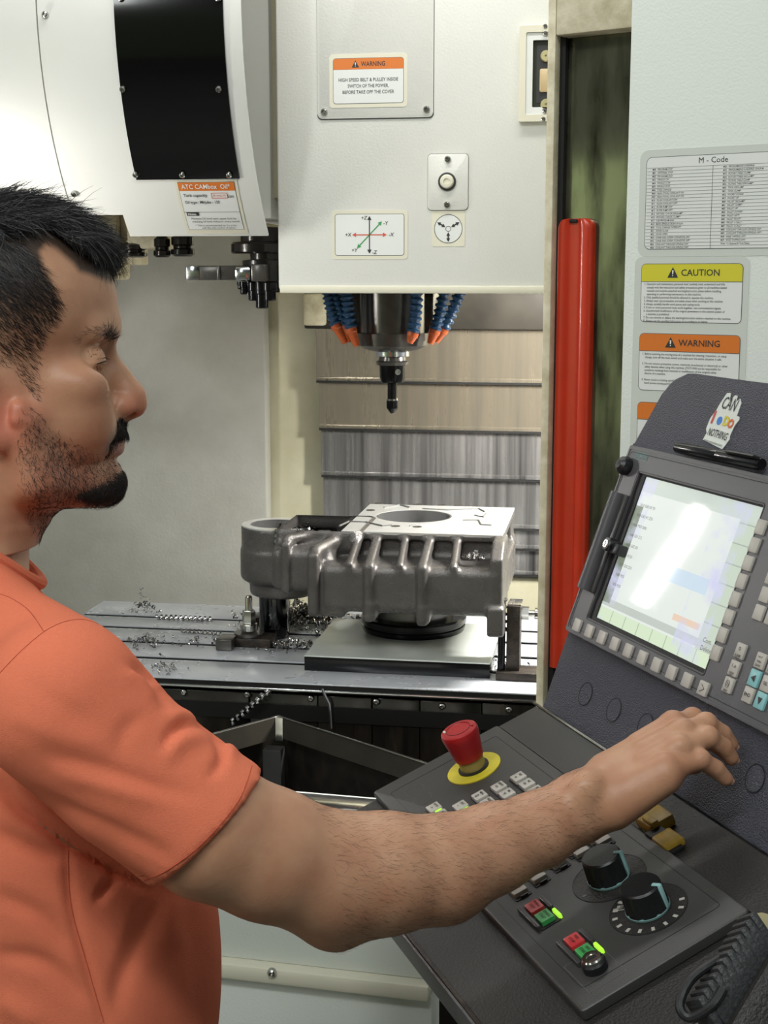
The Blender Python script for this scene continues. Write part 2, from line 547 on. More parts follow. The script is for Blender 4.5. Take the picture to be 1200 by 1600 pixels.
class Field:
    def __init__(self, xs, ys, zs):
        self.x, self.y, self.z = [np.asarray(a, np.float32) for a in (xs, ys, zs)]
        self.D = np.full((len(xs), len(ys), len(zs)), 0.5, np.float32)

    def sl(self, lo, hi):
        r = []
        for a, l, h in zip((self.x, self.y, self.z), lo, hi):
            i, j = np.searchsorted(a, l), np.searchsorted(a, h)
            r.append(slice(max(0, i - 1), min(len(a), j + 1)))
        return tuple(r)

    def pts(self, s):
        return self.x[s[0]][:, None, None], self.y[s[1]][None, :, None], self.z[s[2]][None, None, :]

    def put(self, lo, hi, fn, k=0.0, op='add'):
        s = self.sl(np.asarray(lo) - 1e-6, np.asarray(hi) + 1e-6)
        if any(q.stop - q.start < 2 for q in s):
            return
        d = fn(*self.pts(s)).astype(np.float32)
        if op == 'add':
            self.D[s] = smin(self.D[s], d, k)
        else:
            self.D[s] = smax(self.D[s], -d, k)

    def cap(self, a, b, ra, rb=None, k=0.0, op='add', pad=0.03):
        a, b = np.asarray(a, float), np.asarray(b, float)
        rb = ra if rb is None else rb
        R = max(ra, rb) + pad + k
        ab = b - a
        L2 = max(ab @ ab, 1e-12)

        def fn(x, y, z):
            t = np.clip(((x - a[0]) * ab[0] + (y - a[1]) * ab[1] + (z - a[2]) * ab[2]) / L2, 0, 1)
            return np.sqrt((x - a[0] - t * ab[0]) ** 2 + (y - a[1] - t * ab[1]) ** 2 + (z - a[2] - t * ab[2]) ** 2) - (ra + (rb - ra) * t)
        self.put(np.minimum(a, b) - R, np.maximum(a, b) + R, fn, k, op)

    def ell(self, c, r, fr=None, k=0.0, op='add', pad=0.03):
        """ellipsoid; fr = 3x3 whose columns are its axes"""
        c, r = np.asarray(c, float), np.asarray(r, float)
        A = np.eye(3) if fr is None else np.asarray(fr, float)
        ext = np.sqrt((A ** 2) @ (r ** 2)) + pad + k

        def fn(x, y, z):
            px, py, pz = x - c[0], y - c[1], z - c[2]
            q = [(px * A[0, i] + py * A[1, i] + pz * A[2, i]) for i in range(3)]
            k0 = np.sqrt(sum((q[i] / r[i]) ** 2 for i in range(3)))
            k1 = np.sqrt(sum((q[i] / r[i] ** 2) ** 2 for i in range(3))) + 1e-9
            return k0 * (k0 - 1.0) / k1
        self.put(c - ext, c + ext, fn, k, op)

    def box(self, c, h, fr=None, rnd=0.0, k=0.0, op='add', pad=0.02):
        c, h = np.asarray(c, float), np.asarray(h, float)
        A = np.eye(3) if fr is None else np.asarray(fr, float)
        ext = np.abs(A) @ h + pad + k

        def fn(x, y, z):
            px, py, pz = x - c[0], y - c[1], z - c[2]
            q = [np.abs(px * A[0, i] + py * A[1, i] + pz * A[2, i]) - (h[i] - rnd) for i in range(3)]
            out = np.sqrt(sum(np.maximum(v, 0) ** 2 for v in q))
            return out + np.minimum(np.maximum(np.maximum(q[0], q[1]), q[2]), 0) - rnd
        self.put(c - ext, c + ext, fn, k, op)

    def cylz(self, c, r, z0, z1, rnd=0.0, k=0.0, op='add', pad=0.02):
        R = r + pad + k
        zc, hz = (z0 + z1) / 2, (z1 - z0) / 2

        def fn(x, y, z):
            d = np.sqrt((x - c[0]) ** 2 + (y - c[1]) ** 2) - (r - rnd)
            e = np.abs(z - zc) - (hz - rnd)
            d, e = np.broadcast_arrays(d, e)
            return np.minimum(np.maximum(d, e), 0) + np.sqrt(np.maximum(d, 0) ** 2 + np.maximum(e, 0) ** 2) - rnd
        self.put((c[0] - R, c[1] - R, z0 - pad - k), (c[0] + R, c[1] + R, z1 + pad + k), fn, k, op)

    def mesh(self):
        D = self.D
        s = D < 0
        a, b, c = D.shape
        cnt = np.zeros((a - 1, b - 1, c - 1), np.uint8)
        for i in (0, 1):
            for j in (0, 1):
                for k in (0, 1):
                    cnt += s[i:a - 1 + i, j:b - 1 + j, k:c - 1 + k]
        lin_id = np.flatnonzero((cnt > 0) & (cnt < 8))
        ii, jj, kk = np.unravel_index(lin_id, cnt.shape)
        cr = [(i, j, k) for i in (0, 1) for j in (0, 1) for k in (0, 1)]
        val = np.stack([D[ii + i, jj + j, kk + k] for (i, j, k) in cr], 1).astype(np.float64)
        acc = np.zeros((len(ii), 3))
        w = np.zeros(len(ii))
        for p in range(8):
            for q in range(p + 1, 8):
                df = [cr[q][t] - cr[p][t] for t in range(3)]
                if sum(map(abs, df)) != 1:
                    continue
                va, vb = val[:, p], val[:, q]
                m = (va < 0) != (vb < 0)
                t = np.where(m, va / np.where(m, va - vb, 1), 0)
                for d in range(3):
                    acc[:, d] += np.where(m, cr[p][d] + t * df[d], 0)
                w += m
        loc = acc / w[:, None]
        V = np.empty((len(ii), 3))
        for d, (g, id_) in enumerate(((self.x, ii), (self.y, jj), (self.z, kk))):
            g = g.astype(np.float64)
            V[:, d] = g[id_] + loc[:, d] * (g[id_ + 1] - g[id_])
        sh = cnt.shape
        quads = []

        def look(i, j, k):
            return np.searchsorted(lin_id, (i * sh[1] + j) * sh[2] + k)
        for ax in range(3):
            if ax == 0:
                e = s[:-1, 1:-1, 1:-1] != s[1:, 1:-1, 1:-1]
            elif ax == 1:
                e = s[1:-1, :-1, 1:-1] != s[1:-1, 1:, 1:-1]
            else:
                e = s[1:-1, 1:-1, :-1] != s[1:-1, 1:-1, 1:]
            i, j, k = np.nonzero(e)
            if ax == 0:
                j, k = j + 1, k + 1
                c4 = [(i, j - 1, k - 1), (i, j, k - 1), (i, j, k), (i, j - 1, k)]
            elif ax == 1:
                i, k = i + 1, k + 1
                c4 = [(i - 1, j, k - 1), (i - 1, j, k), (i, j, k), (i, j, k - 1)]
            else:
                i, j = i + 1, j + 1
                c4 = [(i - 1, j - 1, k), (i, j - 1, k), (i, j, k), (i - 1, j, k)]
            q = np.stack([look(*t) for t in c4], 1)
            fl = ~s[i, j, k]
            q[fl] = q[fl][:, ::-1]
            quads.append(q)
        return V, np.concatenate(quads)


def relax(V, Q, it=1, lam=0.5):
    for _ in range(it):
        acc = np.zeros_like(V)
        n = np.zeros(len(V))
        for a in range(4):
            b = (a + 1) % 4
            for (p, q) in ((a, b), (b, a)):
                np.add.at(acc, Q[:, p], V[Q[:, q]])
                np.add.at(n, Q[:, p], 1)
        V = V + lam * (acc / np.maximum(n, 1)[:, None] - V)
    return V


def np_mesh(name, V, F, mats, mi=None, smooth=True, attrs=None, inv=None):
    V = np.asarray(V, float)
    if inv is not None:
        A = np.array(inv)
        V = V @ A[:3, :3].T + A[:3, 3]
    me = bpy.data.meshes.new(name)
    n, k = F.shape
    me.vertices.add(len(V))
    me.vertices.foreach_set('co', V.astype(np.float32).ravel())
    me.loops.add(n * k)
    me.loops.foreach_set('vertex_index', F.astype(np.int32).ravel())
    me.polygons.add(n)
    me.polygons.foreach_set('loop_start', np.arange(0, n * k, k, dtype=np.int32))
    if mi is not None:
        me.polygons.foreach_set('material_index', np.asarray(mi, np.int32))
    for m_ in mats:
        me.materials.append(M[m_] if isinstance(m_, str) else m_)
    me.update(calc_edges=True)
    me.validate()
    me.polygons.foreach_set('use_smooth', [smooth] * len(me.polygons))
    for an, arr in (attrs or {}).items():
        at = me.attributes.new(an, 'FLOAT', 'POINT')
        at.data.foreach_set('value', np.asarray(arr, np.float32))
    me.update()
    return me


def link(name, me, parent=None):
    o = bpy.data.objects.new(name, me)
    COL.objects.link(o)
    if parent is not None:
        o.parent = parent
    return o


def struct(name, mb, mat_name=None, label=None):
    o = mb.build(name, mat_name)
    o['kind'] = 'structure'
    if label:
        o['label'] = label
    return o

# ================================================================== the setting
mb = MB()
mb.box((-4, 0.5, -0.05), (24, 14, 0.1))
struct('floor', mb, 'concrete')
mb = MB()
mb.use('shop_green').box((-4.0, -5.6, 1.36), (24, 0.1, 2.72))
mb.use('shop_dark').box((-4.0, -5.6, 4.86), (24, 0.1, 4.28))  # dark band added in place of a roof, for the window's dark upper reflection
struct('wall_front', mb)
# sheet-metal walls of the machining chamber
xl = on_y(414, 600, 3.33)[0]
mb = MB()
mb.box(((-2.6 + xl) / 2, 3.355, 1.2), (xl + 2.6, 0.05, 2.4), bev=0.004)
struct('wall_left', mb, 'grey_sheet')
mb = MB()
mb.box((-0.2, 3.42, 1.25), (2.6, 0.05, 2.5))
struct('wall_back', mb, 'olive_sheet')
# deep floor of the chamber (chip trough base)
mb = MB()
mb.box((-0.6, 2.6, 0.30), (3.2, 1.7, 0.04))
struct('trim_1', mb, 'dark_sheet', 'dark sheet-metal base of the chip trough')

# ------------------------------------------------------------------ fixed front panel on the right, turned towards the operator
PA = math.radians(25.7)
PN = np.array([-math.sin(PA), -math.cos(PA), 0.0])
PX = np.array([math.cos(PA), -math.sin(PA), 0.0])
P0 = at_depth(975, 430, 1.95)
P0[2] = 0.0
PF = frame(P0, PX, (0, 0, 1))


def pan(x, y, z=0.0):
    """photo pixel -> panel coordinates (x along panel, y = height) on the plane z in front of the panel"""
    q = on_plane(x, y, P0 + PN * z, PN) - P0
    return float(q @ PX), float(q[2])


panel = thing('machine_cabinet', 'pale green-white textured machine panel carrying the printed code and safety stickers', 'machine panel', PF)
mb = MB(PF)
x0 = (pan(985, 60)[0] + pan(967, 700)[0]) / 2
mb.box((x0 + 0.75, 1.3, -0.03), (1.5, 2.4, 0.06), bev=0.004, seg=3)
mb.build('panel_sheet', 'panel_paint', panel)


def sticker_base(mb, cx, cy, w, h, r, z, fr_mat='film_grey', t=0.0006):
    mb.use(fr_mat).prism(rrect(w, h, r, 5, cx, cy), z, z + t)


def outlined(mb, cx, cy, w, h, r, z, lw=0.0008, head=None, head_h=0.0, paper='paper_white'):
    """printed frame: dark outline, white field, coloured header band"""
    mb.use('ink_grey').prism(rrect(w, h, r, 5, cx, cy), z, z + 0.0003)
    wi, hi = w - 2 * lw, h - 2 * lw
    mb.use(paper).prism(rrect(wi, hi, r - lw, 5, cx, cy), z + 0.0003, z + 0.0005)
    if head:
        pts = [p for p in rrect(wi, hi, r - lw, 5, cx, cy) if p[1] > cy + hi / 2 - head_h]
        pts = pts + [(cx - wi / 2, cy + hi / 2 - head_h), (cx + wi / 2, cy + hi / 2 - head_h)]
        pts.sort(key=lambda p: math.atan2(p[1] - (cy + hi / 2 - head_h / 2), p[0] - cx))
        mb.use(head).prism(pts, z + 0.0005, z + 0.0007)
        mb.use('ink_grey').box((cx, cy + hi / 2 - head_h, z + 0.0006), (wi, lw, 0.0004))


# M-code table
ax, ay = pan(1011, 246)
bx, by = pan(1006, 390)
W = 2 * (pan(1115, 250)[0] - ax)
H = ay - by
cx, cy = ax + W / 2, (ay + by) / 2
S = W / 0.2
mb = MB(PF)
sticker_base(mb, cx, cy, W + 0.019, H + 0.019, 0.012, 0.0)
outlined(mb, cx, cy, W, H, 0.008, 0.0006)
st = mb.build('code_table_sticker', None, panel)
L = MB(PF)
L.use('ink')
add_text(L, 'M - Code', cx, cy + H / 2 - 0.0075, 0.0014, 0.0105, 'CENTER', 0.0)
top = cy + H / 2 - 0.0145
left = ['M00   PROGRAM STOP', 'M01   OPTIONAL STOP', 'M02   PROGRAME END', 'M03   SPINDLE CW', 'M04   SPINDLE CCW', 'M05   SPINDLE STOP',
        'M06   TOOL CHANGE', 'M08   HEAD (TOOL) COOLANT ON', 'M09   HEAD (TOOL) COOLANT OFF', 'M10   FLUSH COOLANT ON*', 'M11   FLUSH COOLANT OFF*',
        'M12   FILTER PUMP ON*', 'M13   FILTER PUMP OFF*', 'M14   FIXTURE / CHUCK DECLAMP*', 'M15   FIXTURE / CHUCK CLAMP*', 'M17   SUB PROGRAM END',
        'M19   MAIN SPINDLE ORIENTATION', 'M20   TOOL CHANGE INTERRUPT', 'M21   DOOR CLOSE', 'M22   DOOR OPEN', 'M24   CHAIR AND SCREW CONVEYOR ON*',
        'M25   CHAIR AND SCREW CONVEYOR OFF*', 'M26   COOLANT THROUGH SPINDLE ON*', 'M28   COOLANT THROUGH SPINDLE OFF*']
right = ['M30   PROGRAM END & REWIND', 'M32   PROGRAM END & REWIND (SHOP M', 'M33   ROTARY TABLE CLAMP', 'M34   ROTARY TABLE DECLAMP*', 'M35   TILTING TABLE CLAMP',
         'M36   TILTING TABLE DECLAMP*', 'M50   TOOL DECLAMP', 'M51   TOOL CLAMP', 'M52   POCKET DOWN', 'M53   POCKET UP', 'M80   PALLET DECLAMP*',
         'M81   PALLET CLAMP*', 'M82   PALLET UP*', 'M83   PALLET DOWN*', 'M84   PALLET LEFT*', 'M85   PALLET RIGHT*', 'M86   PALLET 1 CALL*',
         'M87   PALLET 2 CALL*', 'M88   COOLANT THROUGH SPINDLE ON*', 'M89   COOLANT THROUGH SPINDLE OFF*', 'M28   RIGID TAPPING OFF*', 'M29   RIGID TAPPING ON*',
         'Note: * is Optional & *only Palate']
n = len(left)
rh = (top - (cy - H / 2)) / n
for i in range(n):
    yy = top - rh * (i + 0.5)
    add_text(L, left[i], cx - W / 2 + 0.009, yy, 0.0014, rh * 0.78, 'LEFT', 0.003, shear=0.15, sx=0.82)
    if i < len(right):
        add_text(L, right[i], cx + 0.014, yy, 0.0014, rh * 0.78, 'LEFT', 0.003, shear=0.15, sx=0.82)
L.use('ink_grey')
for i in range(n):
    L.box((cx, top - rh * i, 0.0013), (W * 0.985, 0.00035, 0.0002))
L.box((cx + 0.0, (top + cy - H / 2) / 2, 0.0013), (0.0005, top - cy + H / 2, 0.0002))
L.build('lettering', None, st)


def hazard_block(mb, L, x0, y0, w, h, head, word, lines, fs, lead, lx=0.005):
    cx, cy = x0 + w / 2, y0 - h / 2
    hh = 0.0235 * w / 0.145
    outlined(mb, cx, cy, w, h, 0.0065, 0.0006, head=head, head_h=hh)
    hy = y0 - 0.0008 - hh / 2
    warn_triangle(L, cx - w * 0.18, hy, hh * 0.6, 0.0017)
    L.use('ink')
    add_text(L, word, cx - w * 0.10, hy, 0.0017, hh * 0.52, 'LEFT', 0.008)
    for (k, s, ind) in lines:
        add_text(L, s, x0 + lx + ind, y0 - hh - lead * (k + 0.9), 0.0015, fs, 'LEFT', 0.002, sx=0.86)


ax, ay = pan(1003, 412)
bw = pan(1162, 420)[0] - ax
ch = ay - pan(1000, 503)[1]
wy = pan(999, 520)[1]
wx = pan(998, 530)[0]
gap = 0.008
mb, L = MB(PF), MB(PF)
low = ay - 0.36
sticker_base(mb, ax + bw / 2 - 0.001, (ay + 0.009 + low) / 2, bw + 0.018, ay + 0.009 - low, 0.01, 0.0)
lead = (ch - 0.0235 * bw / 0.145) / 12.3
hazard_block(mb, L, ax, ay, bw, ch, 'label_yellow', 'CAUTION',
             [(0, '1. Operator and maintenance personal must carefully read, understand and fully', 0), (1, 'comply with the instruction and safety precautions given to all machine-related', .004),
              (2, 'manuals and machine-attached warning/instruction plates before installing,', .004), (3, 'operating or performing maintenance on this machine.', .004),
              (4, '2. Only qualified personal should be allowed to operate this machine.', 0), (5, '3. Always wear eye protection and safety shoes when working at this machine', 0),
              (6, '4. Always carefully handle work pieces and cutting tools.', 0), (7, '5. If two or more personnel must work together, use communication signals.', 0),
              (8, '6. Unauthorised modification of the original parameters in the control system of', 0), (9, 'a machine is prohibited.', .004),
              (10, '7. Do not remove or deface the warning/instruction stickers attached on this machine.', 0), (11, '8. Always use the specified lubrication oil according to its below.', 0)],
             lead * 0.92, lead)
wh = wy - pan(994, 609)[1]
hazard_block(mb, L, ax, wy, bw, wh, 'label_orange', 'WARNING',
             [(0.2, '1. Before entering the moving area of a machine for cleaning, inspection, or setup', 0), (1.2, 'change, turn off the main switch and make sure the entire situation is safe.', .004),
              (3.1, '2. Do not remove protective covers, interlocks (mechanical or electrical) or other', 0), (4.1, 'safety devices when using this machine. JYOTI Will not be responsible for', .004),
              (5.1, 'accidents resulting from removal or modification of the original safety', .004), (6.1, 'devices of a machine.', .004),
              (8.0, '3. Never touch a rotating spindle or a tool with your bare', 0), (9.0, 'hand (some moving parts).', .004)],
             lead * 0.95, lead)
oy = wy - (ay - wy)
hazard_block(mb, L, ax, pan(994, 627)[1], bw, 0.10, 'label_orange', 'WARNING', [], lead, lead)
st = mb.build('safety_sticker', None, panel)
L.build('lettering', None, st)

# ------------------------------------------------------------------ sliding door with its dark window, cream stile and red handle
DZ = -0.05
door = thing('sliding_door', 'sliding machine door with dark scratched window, cream edge strip and long red handle', 'machine door', PF)
sx0, sx1 = pan(853, 540, DZ)[0], pan(865, 540, DZ)[0]
mb = MB(PF)
mb.box(((sx0 + sx1) / 2, 1.35, DZ + 0.004), (sx1 - sx0, 2.3, 0.016), bev=0.002)
mb.build('edge_strip', 'cream_paint', door)
ty = pan(930, 52, DZ)[1]
rx0, rx1 = sx1 + 0.001, x0 + 0.05
mb = MB(PF)
mb.box(((rx0 + rx1) / 2, ty + 0.25, DZ - 0.006), (rx1 - rx0, 0.5, 0.04), bev=0.003)
mb.build('top_rail', 'cream_paint', door)
mb = MB(PF)
mb.box(((rx0 + rx1) / 2, 1.0, DZ - 0.022), (rx1 - rx0 - 0.002, 2 * (ty - 1.0), 0.008))
# window pane: polycarbonate, scratched, grimy low down
m = mat('door_glass', (46, 50, 36), 0.16, var=0.0)
nt = m.node_tree
b = nt.nodes['Principled BSDF']
pos = nt.nodes.new('ShaderNodeNewGeometry').outputs['Position']
mp = nt.nodes.new('ShaderNodeMapping')
mp.inputs['Scale'].default_value = (9, 9, 2.2)
nt.links.new(pos, mp.inputs['Vector'])
nz = nt.nodes.new('ShaderNodeTexNoise')
nz.inputs['Scale'].default_value = 3.0
nz.inputs['Detail'].default_value = 8.0
nt.links.new(mp.outputs['Vector'], nz.inputs['Vector'])
cr = nt.nodes.new('ShaderNodeValToRGB')
cr.color_ramp.elements[0].position, cr.color_ramp.elements[0].color = 0.40, lin((120, 122, 100))
cr.color_ramp.elements[1].position, cr.color_ramp.elements[1].color = 0.72, lin((20, 17, 14))
nt.links.new(nz.outputs['Fac'], cr.inputs['Fac'])
nt.links.new(cr.outputs['Color'], b.inputs['Base Color'])
rr = nt.nodes.new('ShaderNodeMapRange')
rr.inputs['From Min'].default_value, rr.inputs['From Max'].default_value = 0.35, 0.75
rr.inputs['To Min'].default_value, rr.inputs['To Max'].default_value = 0.05, 0.20
nt.links.new(nz.outputs['Fac'], rr.inputs['Value'])
nt.links.new(rr.outputs['Result'], b.inputs['Roughness'])
b.inputs['Metallic'].default_value = 0.7
M['door_glass'] = m
mb.build('window_pane', 'door_glass', door)
# handle: ribbed channel with a rounded top
hx0, hx1 = pan(864, 640, DZ - .002)[0], pan(917, 640, DZ - .002)[0]
hy1, hy0 = pan(905, 341, DZ - .002)[1], pan(880, 1046, DZ - .002)[1]
hw = (hx1 - hx0) / 2
hc = (hx0 + hx1) / 2
prof = [(-1, 0), (-1, .55), (-.93, .85), (-.8, .97), (-.62, 1.0), (-.42, .93), (-.34, .74), (-.2, .70), (0, .72), (.2, .70), (.34, .74), (.42, .93), (.62, 1.0), (.8, .97), (.93, .85), (1, .55), (1, 0)]
rows = []
for yy, sw, sz in [(hy0, 1, 1)] + [(hy0 + (hy1 - hy0) * t, 1, 1) for t in (.2, .4, .6, .8, .95)] + \
        [(hy1 - hw * .55 * (1 - math.sin(a)), .55 + .45 * math.cos(a), 1 if a < 1.2 else .75) for a in np.linspace(0, 1.57, 8)]:
    rows.append([(hc + hw * sw * p[0], yy, DZ - 0.018 + (0.017 * p[1] * sz)) for p in prof])
mb = MB(PF)
mb.grid(rows)
mb.add(rows[-1], [tuple(range(len(prof)))[::-1]])
mb.add(rows[0], [tuple(range(len(prof)))])
hd = mb.build('handle', 'red_paint', door, angle=50)
mb = MB(PF)
mb.box((hc - 0.001, hy1 - 0.0035, DZ - .003), (0.012, 0.005, 0.004), bev=0.001)
mb.build('handle_notch', 'black_gap', hd)
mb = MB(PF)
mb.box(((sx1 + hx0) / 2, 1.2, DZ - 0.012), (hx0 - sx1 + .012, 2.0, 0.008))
mb.build('dark_gap_strip', 'black_gap', door)  # black strip added to darken the gap between edge strip and handle

# ------------------------------------------------------------------ lower front of the enclosure, seen under the arm
LA = math.radians(-4)
ly = 1.86
q0 = on_y(350, 1400, ly)
LF = frame((q0[0], ly, 0), (math.cos(LA), -math.sin(LA) * -1, 0), (0, 0, 1))
lower = thing('machine_skirt', 'white lower front panel of the machine with a bolted ledge, under the outstretched arm', 'machine panel', LF)
zsill = on_y(510, 1268, ly)[2]
zl1, zl0 = on_y(360, 1507, ly)[2], on_y(360, 1532, ly)[2]
mb = MB(LF)
mb.box((-0.45, (zsill + zl1) / 2, -0.05), (1.5, zsill - zl1, 0.06), bev=0.003)
mb.build('upper_sheet', 'panel_paint', lower)
mb = MB(LF)
mb.box((-0.45, (zl1 + zl0) / 2, -0.035), (1.5, zl1 - zl0, 0.07), bev=0.006)
lg = mb.build('ledge', 'cream_white', lower) if 'cream_white' in M else mb.build('ledge', 'film_cream', lower)
mb = MB(LF)
mb.box((-0.45, (zl0 + 0.0) / 2, -0.05), (1.5, zl0 - 0.0, 0.06), bev=0.003)
mb.build('lower_sheet', 'panel_paint', lower)
mb = MB(LF)
mb.box((-0.45, zsill - 0.006, -0.04), (1.5, 0.02, 0.05), bev=0.002)
mb.build('sill', 'bright_steel', lower)
for px in (425, 690):
    q = on_plane(px, 1519, np.array(LF.translation) + np.array(LF.col[2][:3]) * 0.0, np.array(LF.col[2][:3]))
    place('bolt', BOLT_M, lg, z_frame(q - 0.001 * np.array(LF.col[2][:3]), LF.col[2][:3]))

# ================================================================== tool changer drum (upper left)
DR, DYC, DZC = 0.52, 2.30 + 0.52, 2.05


def drum_pt(X, a, off=0.0):
    return np.array([X, DYC - (DR + off) * math.cos(a), DZC + (DR + off) * math.sin(a)])


def drum_hit(px, py):
    r = ray(px, py)
    A = r[1] ** 2 + r[2] ** 2
    B = 2 * (r[1] * (-DYC) + r[2] * (CAM_Z - DZC))
    Cc = DYC ** 2 + (CAM_Z - DZC) ** 2 - DR ** 2
    t = (-B - math.sqrt(max(0, B * B - 4 * A * Cc))) / (2 * A)
    q = CAM + r * t
    return q[0], math.atan2(q[2] - DZC, DYC - q[1])


drum = thing('tool_changer', 'white curved tool changer drum with a black window, upper left of the chamber', 'tool changer', (-1.0, DYC, DZC))


def drum_patch(mb, xa, xb, a0, a1, off, thick, nx=2, na=20, xcurve=None):
    P, N = [], []
    for i in range(na + 1):
        a = a0 + (a1 - a0) * i / na
        row, nr = [], []
        for j in range(nx + 1):
            X = xa + (xb - xa) * j / nx
            row.append(drum_pt(X, a, off))
            nr.append((0, -math.cos(a), math.sin(a)))
        P.append(row)
        N.append(nr)
    mb.grid(P, thick, N)


x_right = drum_hit(378, 60)[0]
x_seam = drum_hit(60, 60)[0]
x_step1, a_low = drum_hit(196, 367)
a_low = drum_hit(300, 369)[1]
a_step = drum_hit(150, 336)[1]
x_step0 = drum_hit(182, 337)[0]
A_TOP = 0.9
mb = MB()
drum_patch(mb, x_step0 + 0.012, x_right, a_low, A_TOP, 0.0, 0.004, 3, 30)
drum_patch(mb, x_seam + 0.0012, x_step0 + 0.014, a_step, A_TOP, 0.0, 0.004, 2, 28)
cov = mb.build('cover', 'cover_paint', drum, angle=25)
mb = MB()
drum_patch(mb, -1.75, x_seam - 0.0012, drum_hit(160, 400)[1], A_TOP, 0.0, 0.004, 3, 28)
cov2 = mb.build('side_cover', 'cover_paint', drum, angle=25)
# window
wx0, wx1 = drum_hit(187, 120)[0], drum_hit(355, 120)[0]
wa = drum_hit(285, 279)[1]
mb = MB()
drum_patch(mb, wx0, wx1, wa, A_TOP - 0.1, 0.003, 0.0028, 2, 26)
win = mb.build('window', 'black_gloss', drum, angle=25)


def drum_bolt(px, py, parent, off=0.003, me=BOLT_S):
    X, a = drum_hit(px, py)
    q = drum_pt(X, a, off)
    place('bolt', me, parent, z_frame(q, (0, -math.cos(a), math.sin(a))))


for p in ((190, -2), (342, -2), (193, 139), (343, 139), (213, 271), (286, 271), (359, 271)):
    drum_bolt(p[0], p[1], win)
for p in ((71, 23), (116, 302), ):
    drum_bolt(p[0], p[1], cov, 0.0005)
drum_bolt(103, 342, cov2, 0.0005)
# oil label, bent with the cover
lx0, la1 = drum_hit(277, 284)
lx1 = drum_hit(366, 284)[0]
la0 = drum_hit(330, 358)[1]


def lab(V, off=0.0):
    V = np.asarray(V, float)
    return np.array([drum_pt(lx0 + v[0], la0 + v[1] / DR, 0.0012 + v[2]) for v in V])


LW, LH = lx1 - lx0, (la1 - la0) * DR
mb = MB()
mb.use('film_cream')
drum_patch(mb, lx0 - 0.005, lx1 + 0.005, la0 - 0.010 / DR, la1 + 0.003 / DR, 0.0009, 0.0008, 1, 8)
mb.use('ink_grey')
drum_patch(mb, lx0, lx1, la0, la1, 0.0013, 0.0003, 1, 8)
mb.use('paper_white')
drum_patch(mb, lx0 + 0.0008, lx1 - 0.0008, la0 + 0.0008 / DR, la1 - 0.0008 / DR, 0.0016, 0.0003, 1, 8)
mb.use('label_orange')
drum_patch(mb, lx0 + 0.0008, lx1 - 0.0008, la1 - 0.017 / DR, la1 - 0.0008 / DR, 0.0019, 0.0003, 1, 4)
st = mb.build('oil_label', None, drum)
L = MB()
L.use('ink_white')
add_text(L, 'ATC CAMbox  Oil*', 0.006, LH - 0.0088, 0.0016, 0.0125, 'LEFT', 0.012, warp=lab, fit=LW * .86)
L.use('ink')
add_text(L, 'Tank capacity', 0.006, LH - 0.026, 0.0012, 0.0085, 'LEFT', 0.01, warp=lab, fit=LW * .42)
add_text(L, 'Ltrs', LW - 0.016, LH - 0.028, 0.0012, 0.0085, 'LEFT', 0.01, warp=lab, sx=.8)
add_text(L, 'Oil type : Mitjube - 150', 0.006, LH - 0.040, 0.0012, 0.0085, 'LEFT', 0.01, warp=lab, fit=LW * .62)
add_text(L, 'Maintain Oil level upto upper limit by', LW * .1, 0.026, 0.0012, 0.006, 'LEFT', 0.0, warp=lab, fit=LW * .8)
add_text(L, 'checking oil level indicator every month', LW * .1, 0.0195, 0.0012, 0.006, 'LEFT', 0.0, warp=lab, fit=LW * .85)
add_text(L, '* This is recommended by To order', LW * .14, 0.0105, 0.0012, 0.0055, 'LEFT', 0.0, warp=lab, fit=LW * .75)
add_text(L, 'with the code number of splines', LW * .25, 0.005, 0.0012, 0.0055, 'LEFT', 0.0, warp=lab, fit=LW * .6)
for (x0_, y0_, w_, h_) in ((0.001, 0.040, LW - .002, .0006),):
    V = lab([(x0_, y0_, .0012), (x0_ + w_, y0_, .0012), (x0_ + w_, y0_ + h_, .0012), (x0_, y0_ + h_, .0012)])
    L.add(V, [(0, 1, 2, 3)])
V = lab([(0.004, 0.0325, .0012), (0.026, 0.0325, .0012), (0.026, 0.040, .0012), (0.004, 0.040, .0012)])
L.add(V, [(0, 1, 2, 3)])
bx_ = [(LW * .56, LH - .0315), (LW * .84, LH - .0315), (LW * .84, LH - .0215), (LW * .56, LH - .0215)]
L.use('ink_red')
for i in range(4):
    p, q = np.array(bx_[i]), np.array(bx_[(i + 1) % 4])
    d = (q - p) / np.linalg.norm(q - p)
    nn = np.array([-d[1], d[0]]) * .0005
    V = lab([(*(p - nn), .0012), (*(q - nn), .0012), (*(q + nn), .0012), (*(p + nn), .0012)])
    L.add(V, [(0, 1, 2, 3)])
add_text(L, '60 mm(L.M)', LW * .585, LH - .0265, 0.0012, 0.0058, 'LEFT', 0.0, warp=lab, fit=LW * .22)
L.use('ink_white')
add_text(L, 'Note:', 0.006, 0.0362, 0.0014, 0.0065, 'LEFT', 0.02, warp=lab)
L.build('lettering', None, st)
# flat end housing beside the drum
ex0, ex1, ez = on_y(366, 100, 2.57)[0], on_y(421, 100, 2.57)[0], on_y(414, 342, 2.57)[2]
mb = MB()
mb.box(((ex0 + ex1) / 2, 2.75, (ez + 2.6) / 2), (ex1 - ex0, 0.36, 2.6 - ez), bev=0.004)
mb.build('end_housing', 'cover_paint', drum)
